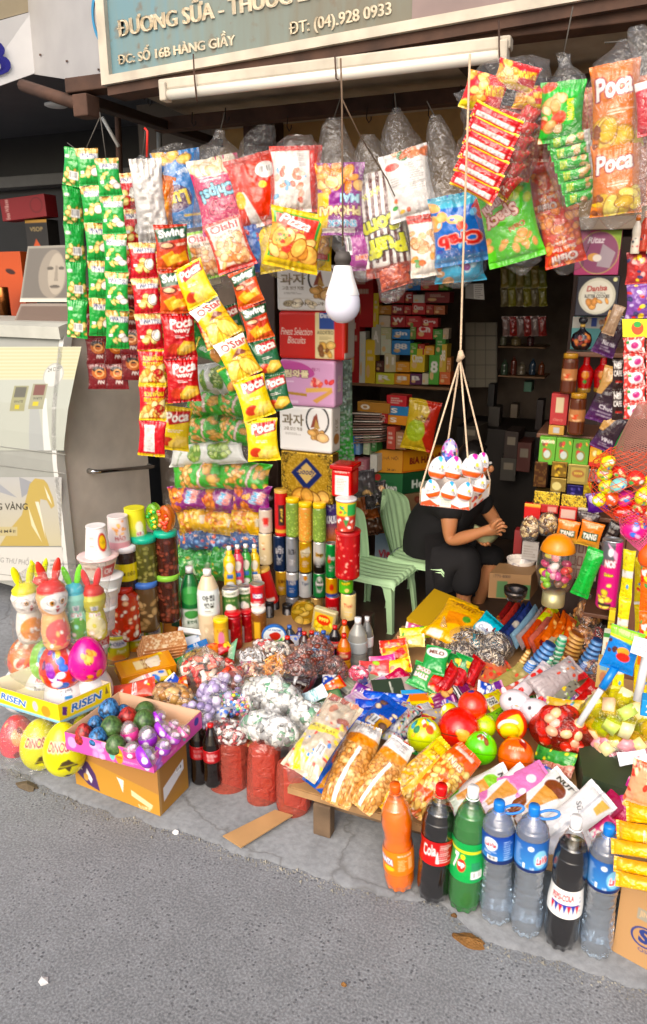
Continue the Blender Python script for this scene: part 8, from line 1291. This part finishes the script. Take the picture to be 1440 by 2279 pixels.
# second shelf of mixed goods
for i,(x0,y0,x1,y1,c,t_,lb) in enumerate(((795,896,866,918,'b07a2c','o','long ochre box lying on the stack of magazines'),(860,880,904,904,'c0242c',None,'red carton above the blue box in the lower goods'),(864,904,916,925,'2a7ab0','S','blue box between the red carton and the orange box'),(862,925,914,946,'d88a2c','S','orange box under the blue box'),(916,900,934,924,'c8402c',None,'small red label box beside the blue box'),(844,918,862,942,'a81c1c',None,'red box at the end of the magazine stack'),(775,972,790,1012,'3a7ac0',None,'blue milk carton, left one'),(791,970,800,1012,'8ab0d8',None,'pale blue milk carton'),(808,968,822,1012,'b8c8a0',None,'pale green milk carton'),(826,970,838,1005,'3a7a3a',None,'dark green milk carton'),(796,1022,815,1050,'c8808a',None,'pink milk carton in the lower row'),(823,1012,838,1050,'e0dcd0','nutri','white milk carton with small lettering'),(780,1022,795,1048,'c8484a',None,'red milk carton in the lower row'),(860,950,878,1000,'b84a3a',None,'red topped jar of biscuits on the ochre beer carton'),(880,962,902,1000,'a87a5a',None,'clear jar with red lid on the ochre beer carton'))):
    box('snack_box',x0,y0,x1,y1,3.95,{'f': (c,*((('t',t_,.25,.5,.3,.5,'f0e8d8'),) if t_ else (('l',.2,.2,.8,.8,3,'e0d4c4'),))),'*': (c,)},lb,d=.08,yaw=-6)
for i in range(12): fbox('magazine',(846+(i*5) % 9,922+5.5*i),(782+(i*7) % 8,920+6*i),3.2,('Y',3.92),('8a6a5c' if i % 3 else 'c8bcb0',),'%s magazine counted from the top of the loose stack' % (ORD[i] if i else 'first'),'magazine',t=40,n=(0,-1,.1),group='stack of magazines')
pouch('snack_pack',(948,890),(926,1002),70,('Y',3.95),('d8b83a',('p',[(.5,0),(.7,.2),(.5,.6),(.8,1),(1,1),(1,0)],'c8382a'),('e',.35,.6,.3,.22,'b0c83a'),('t','Viet',.5,.35,.2,.3,'5a2a1c',None,-80)),'tall yellow and red pack lettered beside the hanging cords',t=.3)
for i,(x,y,c) in enumerate(((810,1075,'4a4648'),(835,1100,'3a3638'),(812,1125,'a85a2c'),(830,1160,'5a3a28'))): pouch('foil_pack',(x-4,y-28),(x+6,y+30),52,('Y',3.5+.1*i),(c,('b',0,0,1,1,5,.2,[c,'c8a070'])),'dark crumpled foil pack hanging behind the red tub, %s' % ORD[i],t=.5,wr=3)
pouch('foil_pack',(762,800),(768,1030),40,('Y',3.3),('6a7a6a',('g',.4,.8,'3aa03a'),('n',9,'9ab09a',.3)),'long clear and green strip pack hanging right of the tins',t=.4,wr=3)
# tiled corner and dim things at the back
tw=empty('tiled_wall',mat=Matrix.Translation(W(1070,790,Y=5.0)),label='small patch of cream wall tiles at the back of the shop',cat='tiles'); 
kt=kart2('tile_panel',[(1036,718),(1106,718),(1106,862),(1036,862)],5.0,('8a8272',*[('r',.33*i+.3,0,.33*i+.32,1,'4a443c') for i in range(3)],*[('r',0,.22*i+.2,1,.22*i+.21,'4a443c') for i in range(4)]),None,None,.02)
kt.parent=tw;kt.matrix_parent_inverse=tw.matrix_world.inverted()
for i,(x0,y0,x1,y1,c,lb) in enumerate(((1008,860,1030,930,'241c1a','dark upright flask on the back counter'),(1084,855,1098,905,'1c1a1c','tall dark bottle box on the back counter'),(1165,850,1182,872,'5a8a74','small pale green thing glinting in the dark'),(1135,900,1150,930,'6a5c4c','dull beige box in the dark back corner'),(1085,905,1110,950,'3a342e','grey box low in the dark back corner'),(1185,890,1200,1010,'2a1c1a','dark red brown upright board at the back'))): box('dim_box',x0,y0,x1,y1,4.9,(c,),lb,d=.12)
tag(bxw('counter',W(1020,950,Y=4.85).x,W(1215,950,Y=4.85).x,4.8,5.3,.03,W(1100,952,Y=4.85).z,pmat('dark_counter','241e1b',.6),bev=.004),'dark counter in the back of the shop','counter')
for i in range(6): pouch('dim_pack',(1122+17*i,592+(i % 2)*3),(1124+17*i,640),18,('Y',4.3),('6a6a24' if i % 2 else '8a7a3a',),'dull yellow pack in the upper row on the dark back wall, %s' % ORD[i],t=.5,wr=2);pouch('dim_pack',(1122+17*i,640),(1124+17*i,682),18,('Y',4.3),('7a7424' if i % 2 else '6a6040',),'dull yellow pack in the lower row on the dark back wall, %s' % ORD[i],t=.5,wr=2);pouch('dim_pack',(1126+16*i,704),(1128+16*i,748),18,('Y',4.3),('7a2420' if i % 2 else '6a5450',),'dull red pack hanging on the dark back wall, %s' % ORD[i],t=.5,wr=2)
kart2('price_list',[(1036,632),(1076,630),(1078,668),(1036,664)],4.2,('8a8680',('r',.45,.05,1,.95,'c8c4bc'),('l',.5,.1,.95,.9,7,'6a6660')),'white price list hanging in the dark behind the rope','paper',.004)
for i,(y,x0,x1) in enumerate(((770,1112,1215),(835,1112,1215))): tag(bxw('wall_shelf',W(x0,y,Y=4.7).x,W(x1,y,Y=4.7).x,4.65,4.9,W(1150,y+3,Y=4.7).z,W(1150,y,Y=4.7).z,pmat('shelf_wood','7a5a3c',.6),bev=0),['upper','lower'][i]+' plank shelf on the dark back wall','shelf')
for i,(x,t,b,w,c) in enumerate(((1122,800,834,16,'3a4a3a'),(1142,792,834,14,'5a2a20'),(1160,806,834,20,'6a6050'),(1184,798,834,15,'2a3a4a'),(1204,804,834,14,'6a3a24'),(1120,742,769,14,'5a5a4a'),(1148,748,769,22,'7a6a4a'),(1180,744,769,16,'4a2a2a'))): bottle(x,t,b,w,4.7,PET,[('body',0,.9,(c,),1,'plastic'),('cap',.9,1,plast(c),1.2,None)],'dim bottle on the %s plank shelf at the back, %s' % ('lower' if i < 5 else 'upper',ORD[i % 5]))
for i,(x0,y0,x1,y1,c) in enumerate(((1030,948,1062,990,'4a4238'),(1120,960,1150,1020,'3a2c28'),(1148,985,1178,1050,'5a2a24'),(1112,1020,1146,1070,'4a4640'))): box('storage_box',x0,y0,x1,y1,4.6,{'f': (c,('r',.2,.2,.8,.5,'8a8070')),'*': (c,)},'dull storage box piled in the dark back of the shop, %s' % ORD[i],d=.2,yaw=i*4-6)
# ============================================================ shelves at the right
RY=2.95;SW2=pmat('cabinet_wood','6a4634',.5,vary=.2)
cb=empty('cabinet',mat=Matrix.Translation(W(1380,1250,Y=RY)),label='brown wooden display cabinet with open shelves at the right',cat='cabinet')
xL,xR=W(1186,1000,Y=RY).x,.95
for y0 in (782,968,1143,1356): 
    q=max(xL,W({782: 1262,968: 1196,1143: 1165,1356: 1300}[y0],y0,Y=RY).x);bxw('shelf',q,xR,RY-.03,RY+.25,W(1300,y0,Y=RY).z-.018,W(1300,y0,Y=RY).z,SW2,cb)
for xa,xb in ((1372,1387),): bxw('post',W(xa,1250,Y=RY-.04).x,W(xb,1250,Y=RY-.04).x,RY-.06,RY-.03,.03,W(1380,1150,Y=RY).z,SW2,cb)
bxw('side_panel',W(1388,1250,Y=RY-.04).x,xR,RY-.05,RY-.035,.03,W(1400,1000,Y=RY).z,SW2,cb);bxw('back_panel',W(1200,900,Y=RY).x+.06,xR,RY+.25,RY+.27,.03,W(1300,520,Y=RY).z,pmat('cabinet_back','3a2a24',.7),cb,bev=0);bxw('rail',W(1290,500,Y=RY).x,xR,RY-.03,RY,W(1300,500,Y=RY).z-.02,W(1300,484,Y=RY).z,pmat('pale_rail','8a7a6a',.6),cb)
def bR(n_,x0,y0,x1,y1,sp,lb,d=.06,Y=RY,**k): return box(n_,x0,y0,x1,y1,Y,sp,lb,d=d,**k)
bR('biscuit_tin',1276,512,1374,612,('a83a6a',('p',[(.5,0),(1,0),(1,.45)],'8aa83a'),('e',.52,.5,.46,.48,'8a4a6a'),('o',.52,.5,.46,.48,'b8a85a',.04),('p',[(.6,.3),(.9,.5),(.8,.85),(.5,.8)],'a898a0'),('t','Ritaz',.45,.22,.4,.14,'e8dce0',None,0,1,.3),('e',.42,.6,.14,.09,'d8a05a'),('e',.5,.62,.1,.08,'ece0d4')),'square pink and lime tin box with a round picture, top right',mat='satin')
bR('biscuit_tin',1278,615,1370,703,('14162a',('e',.5,.5,.44,.46,'c8c4b0'),('e',.5,.5,.38,.4,'d8d4c4'),('t','Danisa',.48,.3,.5,.15,'a82a24',None,-4,2,.2),('t','BUTTER COOKIES',.5,.5,.6,.09,'1c1c28',None,0,2),('t','TRADITIONAL',.55,.42,.3,.04,'1c1c28'),('b',.2,.6,.8,.74,7,.09,['d89a4a','c8843a'],'8a5420'),('e',.9,.08,.05,.05,'d8d49a')),'black square tin with cream round cookie label',mat='satin')
bR('gift_box',1268,705,1362,778,('5a9a9a',('r',0,0,1,.35,'b8b4ac'),('r',.45,.02,.58,.3,'1c3a8a'),('b',.6,.05,.95,.35,6,.06,['6a4a3a','a87a5a'])),'turquoise and white box behind the vases',Y=RY+.1)
VS=[(0,0),(.6,0),(.9,.12),(1,.3),(.85,.48),(.35,.6),(.24,.66),(.24,.8),(.4,.86),(.42,.93),(.3,1),(0,1)]
def vase(px,t,b,w,sp,lb,prof=VS,Y=RY-.01): M,h,r=stand(px,b,t,w,('Y',Y));return tag(lathe('wine_vase',[(a*r,z*h) for a,z in prof],vmat('plastic'),M,sp,pw=w,ph=b-t),lb,'vase bottle')
vase(1292,706,778,46,('14141c',('r',0,.22,1,.28,'c8a04a'),('b',.35,.5,.65,.85,12,.035,['b8502a','c8783a','8a2a1c'])),'round black wine vase with red flower painting');vase(1348,704,778,40,('a01c1c',('r',0,.22,1,.28,'c8a04a'),('b',.35,.5,.65,.85,12,.035,['d88a3a','c8502a'])),'round red wine vase beside the black one')
V2=[(0,0),(.8,0),(.85,.08),(.8,.1),(1,.4),(.95,.55),(.4,.7),(.36,.95),(.5,1),(0,1)]
for x,lb in ((1299,'left'),(1336,'right')): vase(x,784,872,36,('a0181a',('r',0,.9,1,1,'8a6a2c'),('e',.5,.55,.07,.1,'c87a2c'),('e',.5,.72,.04,.05,'3a8a3a')),'tall red bottle vase with gold foot, %s one of the pair' % lb,V2)
HNY=('5a2a14',('r',0,.3,1,.62,'b87a4a'),('b',.4,.32,.6,.6,5,.05,['d8a878','c84a24']));jar(1263,786,874,34,RY-.05,HNY,'b8862c','brown coffee jar with gold lid, upper one',lidh=.12);jar(1280,874,966,36,RY-.06,HNY,'b8862c','brown coffee jar with gold lid, lower one',lidh=.12)
bR('tea_box',1222,876,1260,946,('a82a2a',('r',.3,.12,.75,.6,'c8b490'),('t','Cherry',.5,.84,.6,.1,'c87a6a',None,0,1,.3)),'tall red tea box with pale label',.05,RY-.04);bR('tea_box',1220,947,1254,968,('b88a3a',('r',.3,.2,.7,.8,'b0b0b0')),'short yellow tea box under the red one',.05,RY-.04)
CFB=lambda t_: ('2a1420',('p',[(0,0),(.6,0),(.2,.5),(0,.5)],'b88a4a'),('g',.6,1.2,'5a1c6a'),('t',t_,.6,.7,.6,.1,'d8d0d4'),('l',.3,.78,.9,.9,2,'b0a0b0'))
for i,(a,b,w,t_) in enumerate((((1382,698),(1338,790),50,'Nut mix'),((1380,820),(1332,940),62,'Chuối'),((1376,925),(1335,1000),50,'VINA'))): pouch('fruit_chip_bag',a,b,w,('Y',2.72),CFB(t_),'dark purple and tan dried fruit bag hanging slanted, %s' % ['upper','middle','lower'][i],t=.3)
pouch('foil_pack',(1378,925),(1362,1010),44,('Y',2.74),('1c8a3c',('g',.6,1.6,'0c4a1c')),'green foil pack behind the lowest purple bag',t=.4)
for i in range(3): bR('tea_box',1197+37*i,972+3*i,1233+37*i,1034+2*i,('5a9a2a',('b',.1,.1,.9,.5,6,.14,['b83a2a','d89a3a','6a3a20']),('o',.5,.62,.28,.2,'a83a2c',.14),('e',.5,.62,.2,.14,'b8c0b8'),*((('t','motion',.5,.15,.8,.14,'ece8c8',None,0,2),) if i == 0 else ())),'green fruit tea box with heart shape, %s of three' % ['left one','middle one','right one'][i],.03,RY-.06)
bR('tea_box',1309,984,1352,1040,('c8241c',('t','SKI',.5,.1,.7,.14,'f0e8d8',None,0,2),('r',0,.22,1,.8,'d8a01c'),('b',.1,.3,.9,.75,7,.13,['e8c83a','c83a1c','f0e0a0'])),'red and yellow biscuit box right of the green tea boxes',.03,RY-.06)
MS='metal'
for (x0,y0,x1,y1,sp,lb) in ((1186,1028,1214,1084,('4a2a14',('n',8,'6a4a24',.4)),'dark brown cookie jar left of the gold boxes'),(1226,1028,1260,1062,('8a6a2c',('b',.1,.1,.9,.9,10,.14,['d8b040','5a3a14','c8a03a'])),'clear box of gold foil sweets, upper left'),(1261,1034,1307,1078,('a89454',('r',.14,.14,.86,.86,'c8b060'),('e',.5,.46,.3,.2,'b87a4a'),('t','9999',.5,.45,.4,.14,'e8d060',None,0,2)),'clear gold box marked 9999 on the right shelf'),(1224,1064,1258,1094,('9a8040',('e',.4,.6,.3,.3,'ecdc90')),'clear box of gold coins, lower left'),(1308,1044,1326,1072,('8a8478',('o',.5,.5,.35,.3,'2a2420',.2)),'small silver box with a ring beside the 9999 box'),(1260,1080,1296,1106,('1c1450',('b',.2,.2,.8,.8,5,.14,['5a50a0','2a2070'])),'dark blue chocolate box'),(1297,1074,1315,1102,('a88a2c',('n',6,'d8c03a',.4)),'tiny gold box beside the dark blue one')): bR('sweets_box',x0,y0,x1,y1,sp,lb,.05,RY-.07,mat=MS)
GK=('3a2c10',('b',0,0,1,1,260,.035,['d8b82c','e8cc48','b89420'],'5a4410'))
for x0,y0,x1,y1,lb in ((1187,1094,1244,1126,'left'),(1247,1102,1304,1134,'right')): bR('sweets_box',x0,y0,x1,y1,GK,'brown box filled with small gold sweets, %s one of two' % lb,.06,RY-.09,mat='satin')
pouch('snack_pack',(1326,1096),(1332,1140),46,('Y',RY-.1),('4a1c7a',('e',.3,.3,.2,.2,'b0a0c8')),'purple pouch beside the gold sweets box',t=.3)
for x0,y0,x1,y1,sp,lb in ((1165,1121,1201,1156,('b81c1c',('r',0,0,1,.2,'d8a03a')),'red tea pack at the left end'),(1203,1124,1241,1142,('a01c1c',('r',.4,.2,.9,.8,'c88a7a')),'red tea pack, second one'),(1243,1128,1282,1160,('b82420',('r',.1,.2,.9,.8,'c8a89a')),'red and white tea pack'),(1284,1132,1330,1160,('b0a898',('l',.1,.1,.9,.9,4,'4a4038')),'silver coffee pack in the row')): bR('tea_pack',x0,y0,x1,y1,sp,lb+' of the row above the dried mushroom bags',.02,RY-.1,mat='satin')
for x,y,lb in ((1179,1178,'left'),(1220,1168,'right')): loose(x,y,20,28,0,['b89a6a','8a6a40','c8b080','5a3c20'],'clear bag of dried mushroom pieces, %s one of two' % lb,110,.012,(1,.6,.3),.4,name='mushroom_bag',cat='dried food bag',s=('Y',RY-.12),seed=4)
TG=('d8742a',('g',.6,1.2,'c8c050'),('r',.12,.4,.88,.72,'14502c'),('t','TANG',.5,.56,.66,.24,'ece8dc',None,-4,3,.1),('t','ORANGE',.5,.18,.5,.1,'f0c89a'))
for a,b,w,lb in (((1268,1158),(1258,1206),48,'left'),((1322,1162),(1306,1216),50,'right')): pouch('drink_powder_pack',a,b,w,('Y',RY-.16),TG,'orange drink powder pack with dark green name band, %s one of two' % lb,t=.25)
pouch('coffee_pack',(1312,1140),(1300,1190),50,('Y',RY-.12),('2c1410',('e',.5,.3,.2,.1,'8a6a5a')),'dark brown coffee pack behind the drink powder packs',t=.3);pouch('coffee_pack',(1375,1165),(1330,1230),30,('Y',RY-.14),('1c1210',('l',.2,.2,.8,.8,4,'8a8078')),'black glossy coffee pack leaning by the cabinet post',t=.3)
bR('calendar',1262,1206,1325,1290,('a89a8a',*[('r',.06+.235*i,.04+.34*j,.24+.235*i,.3+.34*j,'6a2420') for i in range(4) for j in range(3)],*[('r',.09+.235*i,.07+.34*j,.21+.235*i,.27+.34*j,'9a8a7a') for i in range(4) for j in range(3)]),'beige card with rows of dark red frames behind the egg jar',.01,RY-.08)
bR('noodle_carton',1160,1206,1196,1246,('a09a94',('l',.1,.2,.9,.9,5,'6a6058')),'pale printed card left of the egg jar',.02,RY-.1);bR('gift_box',1140,1180,1158,1250,('7a1c1c',),'dark red upright box at the edge of the aisle',.05,RY)
pouch('foil_pack',(1330,1222),(1288,1326),40,('Y',RY-.3),('14a034',('p',[(.45,0),(.55,0),(.6,1),(.4,1)],'1cb844')),'shiny green foil pouch leaning beside the pink crisps tube',t=.5)
can(1347,1198,1350,44,RY-.28,('d01c7a',('r',.2,0,.55,.35,'5a5a60'),('p',[(.42,.0),(.6,.15),(.6,.3)],'e8a8c8'),('e',.49,.14,.04,.06,'f0f0f0'),('t','NOS',.5,.31,.17,.11,'f0f0f4','c8242c',0,3),('t','Oslane',.49,.47,.14,.05,'e8d83a','1c1c1c',0,2),('b',.38,.62,.56,.98,10,.05,['e8d04a','f0dc6a','d8b83a'],'5a4a10'),('r',.36,.9,.58,.94,'2a2420')),'tall pink and grey crisps tube beside the cabinet post','crisps tube','crisps_tube','satin')
# egg shaped jar of small eggs
M,h,r=stand(1230,1345,1187,88,('Y',2.72));ej=empty('egg_jar',mat=M,label='egg shaped clear jar of small toy eggs with an orange dome lid',cat='jar')
lathe('lid',[(r*.84,h*.775),(r*.86,h*.785),(r*.78,h*.86),(r*.55,h*.95),(r*.25,h*.995),(0,h)],plast('e08a1c'),M,parent=ej,segs=40);lathe('shell',[(r*.6,h*.2),(r*.85,h*.3),(r,h*.5),(r*.95,h*.68),(r*.84,h*.78)],filmmat('jar_shell',milk=.02,gl=1.2,sc=5),M,parent=ej,segs=40)
lathe('stand',[(r*.56,0),(r*.58,h*.02),(r*.56,h*.2),(0,h*.2)],pmat('pale_gold_tin','b8b084',.35,metal=.6),M,parent=ej);ps=[];R=rng(8);EC=['d83a3a','e8d83a','e8e0d8','c84a8a','8ac83a','6a3a28','e87a3a','c83a6a','7a5a48','e8a0b0']
for i in range(34):
    z=R.uniform(.27,.74);a=R.uniform(0,6.28);rr=r*.62*(1-abs(z-.5)*1.1);V,Fc,_=sphere_geo(r*.2,r*.2,r*.27,12,8);V=V@np.array(Matrix.Rotation(R.uniform(0,3),3,'X') @ Matrix.Rotation(R.uniform(0,3),3,'Y')).T+[rr*math.cos(a),rr*math.sin(a),z*h];ps.append((V,Fc,lin(EC[i % 10])))
v,f,cc=join(ps);o=mesh('small_eggs',v,f,vmat('plastic'),cc);o['kind']='stuff';o.matrix_world=M;o.parent=ej;o.matrix_parent_inverse=M.inverted()
M,h,r=stand(1157,1280,1243,62,('Y',2.85));tag(lathe('soup_bowl',[(0,0),(r*.5,0),(r*.52,h*.1),(r*.85,h*.45),(r,h*.95),(r*1.01,h),(r*.95,h*.97),(r*.6,h*.4),(0,h*.25)],vmat('plastic'),M,('d8cfc4',('r',0,.2,1,.23,'7a7480'),('b',0,.05,1,.18,18,.012,['6a6a80'])),pw=62,ph=60),'white soup bowl with a thin dark line standing on the brown carton','bowl')
qbox('carton',(1178,1336),(1086,1330),(1196,1312),56,('z',W(1178,1336,Y=2.72).z),('7a5c3c',('t','1771-8881',.3,.12,.4,.12,'2a1c14'),('r',.2,.3,.45,.95,'3a5a34'),('r',.62,.4,1,.95,'2f5a30')),('5a4228',),'brown and green carton carrying the white soup bowl');M,h,r=stand(1146,1334,1308,52,('Y',2.6));tag(lathe('metal_bowl',[(0,0),(r*.7,0),(r*.95,h*.5),(r,h),(r*.9,h*.7),(0,h*.2)],pmat('dark_steel_bowl','4a4440',.2,metal=.9),M),'dark metal bowl in front of the brown and green carton','bowl')
# toy eggs in nets hanging at the front right
NY=1.98;EG=[(1352,1030,19,15,'d8d81c'),(1345,1052,17,17,'e0e01c'),(1382,1052,20,18,'d82a2a'),(1376,1079,21,15,'8ad0d0'),(1350,1082,17,18,'d8dc2a'),(1338,1062,12,14,'e86a8a'),(1414,1064,20,18,'d83430'),(1360,1108,18,18,'e8602c'),(1392,1108,21,18,'e040a0'),(1432,1104,18,22,'e0dc1c'),(1422,1128,20,16,'d82424'),(1388,1136,24,15,'e0301c'),(1334,1112,14,16,'e0e01c'),(1446,1075,16,18,'d8c81c'),(1440,1140,18,14,'e0b02c')]
cn={'d8d81c': 'yellow','e0e01c': 'yellow','d8dc2a': 'yellow green','d82a2a': 'red','8ad0d0': 'turquoise','e86a8a': 'pink','d83430': 'red','e8602c': 'orange','e040a0': 'magenta','e0dc1c': 'yellow','d82424': 'red','e0301c': 'red orange','d8c81c': 'yellow','e0b02c': 'amber'}
for i,(x,y,rx,ry,c) in enumerate(EG): egg(x,y,rx,ry,('Y',NY+(i % 3)*.02-.02),(c,('t','toys',.5,.45,.2,.14,'f0e8a0' if c[0] != 'e' else 'f4f0f0','a83a2a',10,2),('b',.35,.55,.65,.8,3,.05,['3a7ac8','f0f0e0','3aa04a'])),'%s plastic egg in the hanging net, %s' % (cn[c],['top left','below the top left one','top middle','lying in the centre','left of the turquoise one','small one at the left rim','right of the centre','under the turquoise one','lower centre','near the picture edge','lower right','bottom','lowest left','at the right rim','bottom right'][i]),rot=(i*47) % 120-60,name='net_egg',cat='toy egg')
def net(prof,Y,label,c,r_=.0009,ns=16,nr=12):
    pts=[W(x,y,Y=Y) for x,y,w in prof];q=np.linspace(0,len(prof)-1,nr*3);V,E=[],[]
    root=empty('net',mat=Matrix.Translation(pts[0]),label=label,cat='net');ms=[]
    for s in (1,-1):
        for i in range(ns):
            path=[]
            for j,t in enumerate(q):
                x,y,w=(np.interp(t,range(len(prof)),[p[k] for p in prof]) for k in range(3));C=W(x,y,Y=Y);k=depth(C)/F;a=2*math.pi*i/ns+s*j*.14;path.append(C+Vector((w*k*math.cos(a),w*k*.7*math.sin(a),0)))
            for j in range(len(path)-1):
                a_,b_=path[j],path[j+1];d=(b_-a_).normalized();u=d.orthogonal().normalized()*r_;v_=d.cross(u).normalized()*r_;ms.append(([tuple(a_+u),tuple(a_-u*.5+v_*.87),tuple(a_-u*.5-v_*.87),tuple(b_+u),tuple(b_-u*.5+v_*.87),tuple(b_-u*.5-v_*.87)],[[0,1,4,3],[1,2,5,4],[2,0,3,5]],None))
    v,f,_=join(ms);o=mesh('mesh_threads',v,f,pmat('net_'+c,c,.5,vary=0,bs=0));o.parent=root;o.matrix_parent_inverse=root.matrix_world.inverted()
net([(1400,1000,40),(1390,1030,66),(1388,1080,76),(1396,1130,66),(1410,1160,40)],NY,'orange red net around the plastic eggs','d8502c');net([(1452,900,30),(1440,950,44),(1430,1000,56),(1415,1050,50)],NY+.04,'empty pinkish brown net hanging above the eggs','a8786a',.0009,30,16)
egg(1412,1172,27,32,('Y',NY),('e02a80',('b',.3,.2,.7,.7,9,.05,['e8c04a','f0a0c8','3a6ac8'])),'pink plastic ball in the lower net',name='net_egg');egg(1446,1236,24,30,('Y',NY),('e8602c',('b',.35,.3,.65,.6,4,.04,['f0d04a'])),'orange plastic ball at the right edge below the pink one',name='net_egg');net([(1412,1135,18),(1410,1155,30),(1413,1190,30),(1422,1216,12),(1426,1226,4)],NY,'pink net around the pink plastic ball','e86a9a')
# strips at the right edge
ST='sachet strips hanging at the right edge';YS=('e0d01c',('r',0,.42,1,.56,'dcd8d0'),('l',.2,.1,.4,.9,6,'a8901c'),('e',.6,.75,.12,.05,'5a9ac8'));YS2=('e0c82c',('b',0,.1,1,.9,12,.16,['d83a1c','f0ece0','3a8a3a','3a7ac8','e87a2c']),('r',0,.94,1,1,'e8e4dc'))
strip([(1402,1224),(1392,1330),(1380,1440),(1374,1545)],28,2.3,[YS]*3,'narrow yellow and white sachet strip in front of the brown cabinet',ST,seed=31);strip([(1426,1240),(1428,1400),(1424,1560),(1400,1660)],32,2.34,[YS2]*4,'many coloured sachet strip at the right edge',ST,seed=32);strip([(1442,1240),(1440,1400),(1436,1480)],36,2.28,[('e86a1c',('b',0,.1,1,.9,8,.2,['d82a1c','f0d03a','3a8a3a','f0ece0']))]*2,'orange sachet strip cut off by the picture edge',ST,seed=33)
GRP=('d8403a',('b',0,0,1,1,60,.05,['e8c0b8','d83a3a','f0dcd4'],None),('e',.55,.5,.36,.34,'f0dce0'),('e',.6,.5,.18,.2,'b83a7a'),('e',.25,.3,.1,.1,'2a8a3a'));kart2('poster_card',[(1385,710),(1470,710),(1470,752),(1386,750)],2.3,('e8dc1c',('e',.4,.5,.16,.36,'d8502a'),('e',.4,.3,.1,.16,'2a9a3a')),'yellow header card with a fruit picture above the grape sachets','card',.004)
strip([(1411,750),(1412,932)],50,2.3,[GRP]*5,'strip of pink grape drink sachets under the yellow card',ST,seed=34);strip([(1452,750),(1452,932)],32,2.32,[GRP]*5,'second strip of pink grape sachets cut off by the edge',ST,seed=35);strip([(1376,800),(1374,935)],26,2.4,[('2a1410',('t','NES',.5,.2,.7,.2,'e8e0d8',None,0,2),('t','CAFE',.5,.45,.8,.2,'e8e0d8',None,0,2),('r',.3,.7,.9,.76,'b82a24'))]*2,'dark brown coffee sachet strip left of the grape sachets',ST,seed=36)
for i,(x,t,b,c) in enumerate(((1412,478,565,'e8dcc8'),(1430,470,560,'b83a24'),(1448,478,565,'e8dcc8'))): bottle(x,t,b,20,2.3,SMB,[('body',0,.84,(c,('b',.3,.3,.7,.8,5,.05,['c8302a','2a2a3a'])),1,'plastic'),('cap',.85,1,plast('e07a2c'),1.2,None)],'small yogurt drink bottle with orange cap at the right edge, %s' % ORD[i])
for i,(y0,y1,c,c2) in enumerate(((560,632,'b83a3a','e8b0a8'),(632,708,'7a4a9a','c8b8e0'))): pouch('drink_pack',(1424,y0),(1420,y1),56,('Y',2.32),(c,('b',0,0,1,1,16,.11,[c2,'3a3a6a','e8c83a','c8302a'])),['red multi coloured drink pack at the right edge','violet multi coloured drink pack at the right edge'][i],t=.4)
pouch('straw_bundle',(1380,680),(1352,745),26,('Y',2.6),('b89878',('s',0,14,'8a6a50',.4)),'tan bundle of drinking straws by the grape sachets',t=.5)
# toy paddles and small boxes by the cabinet foot
pd=empty('toy_fan',mat=Matrix.Translation(W(1390,1450,Y=1.95)),label='blue toy racket sweet with a white handle leaning at the right',cat='toy');pc=pouch('fan_head',(1400,1400),(1370,1492),74,('Y',1.95),('1c7ac8',('p',[(0,.0),(1,0),(1,.34),(0,.22)],'8ac83a'),('r',0,.2,1,.26,'e8d83a'),('e',.55,.5,.2,.1,'e8a03a'),('e',.6,.62,.22,.1,'d8301c'),('b',.05,.3,.3,.6,4,.08,['4a1c14'])),None,t=.25,parent=pd);tube('handle',[W(1368,1488,Y=1.95),W(1340,1532,Y=1.93)],.011,plast('1c7ac8'),pd,14);tube('handle',[W(1338,1534,Y=1.93),W(1288,1612,Y=1.9)],.009,WH,pd,14)
t2=tube('toy_stick',[W(1444,1430,Y=1.98),W(1418,1560,Y=1.93)],.011,WH,None,14);tag(t2,'white plastic stick with orange collar at the right edge','toy');tube('collar',[W(1446,1424,Y=1.979),W(1437,1468,Y=1.979)],.0125,plast('e8641c'),t2,14)
kart2('paper_tag',[(1412,1416),(1452,1426),(1442,1466),(1402,1452)],1.9,('e4e0e4',('l',.1,.1,.9,.9,8,'8a88a0')),'white printed paper tag stuck to the blue toy racket','tag',.002);bR('sweets_box',1336,1408,1360,1478,('d8dcc8',('r',0,0,1,.14,'3a8a3a'),('r',.3,.3,.7,.45,'d88a3a'),('l',.2,.5,.8,.9,5,'8a8a7a')),'slim white and green box at the cabinet foot',.04,2.55);bR('sweets_box',1350,1358,1364,1412,('d8c02c',('t','HIT',.5,.5,.6,.5,'3a2a1c',None,-90)),'narrow yellow box above the slim white one',.03,2.6);bR('sweets_box',1324,1468,1352,1532,('c8a868',('r',.2,.1,.8,.35,'7ab0c8'),('e',.5,.6,.25,.2,'b87a5a')),'tan and blue box with a face picture at the cabinet foot',.04,2.4)
bR('gum_box',1424,1560,1460,1596,('1c8ac8',('t','2',.5,.5,.4,.5,'e8f0f8')),'small bright blue box on the yellow jelly net',.04,1.78)
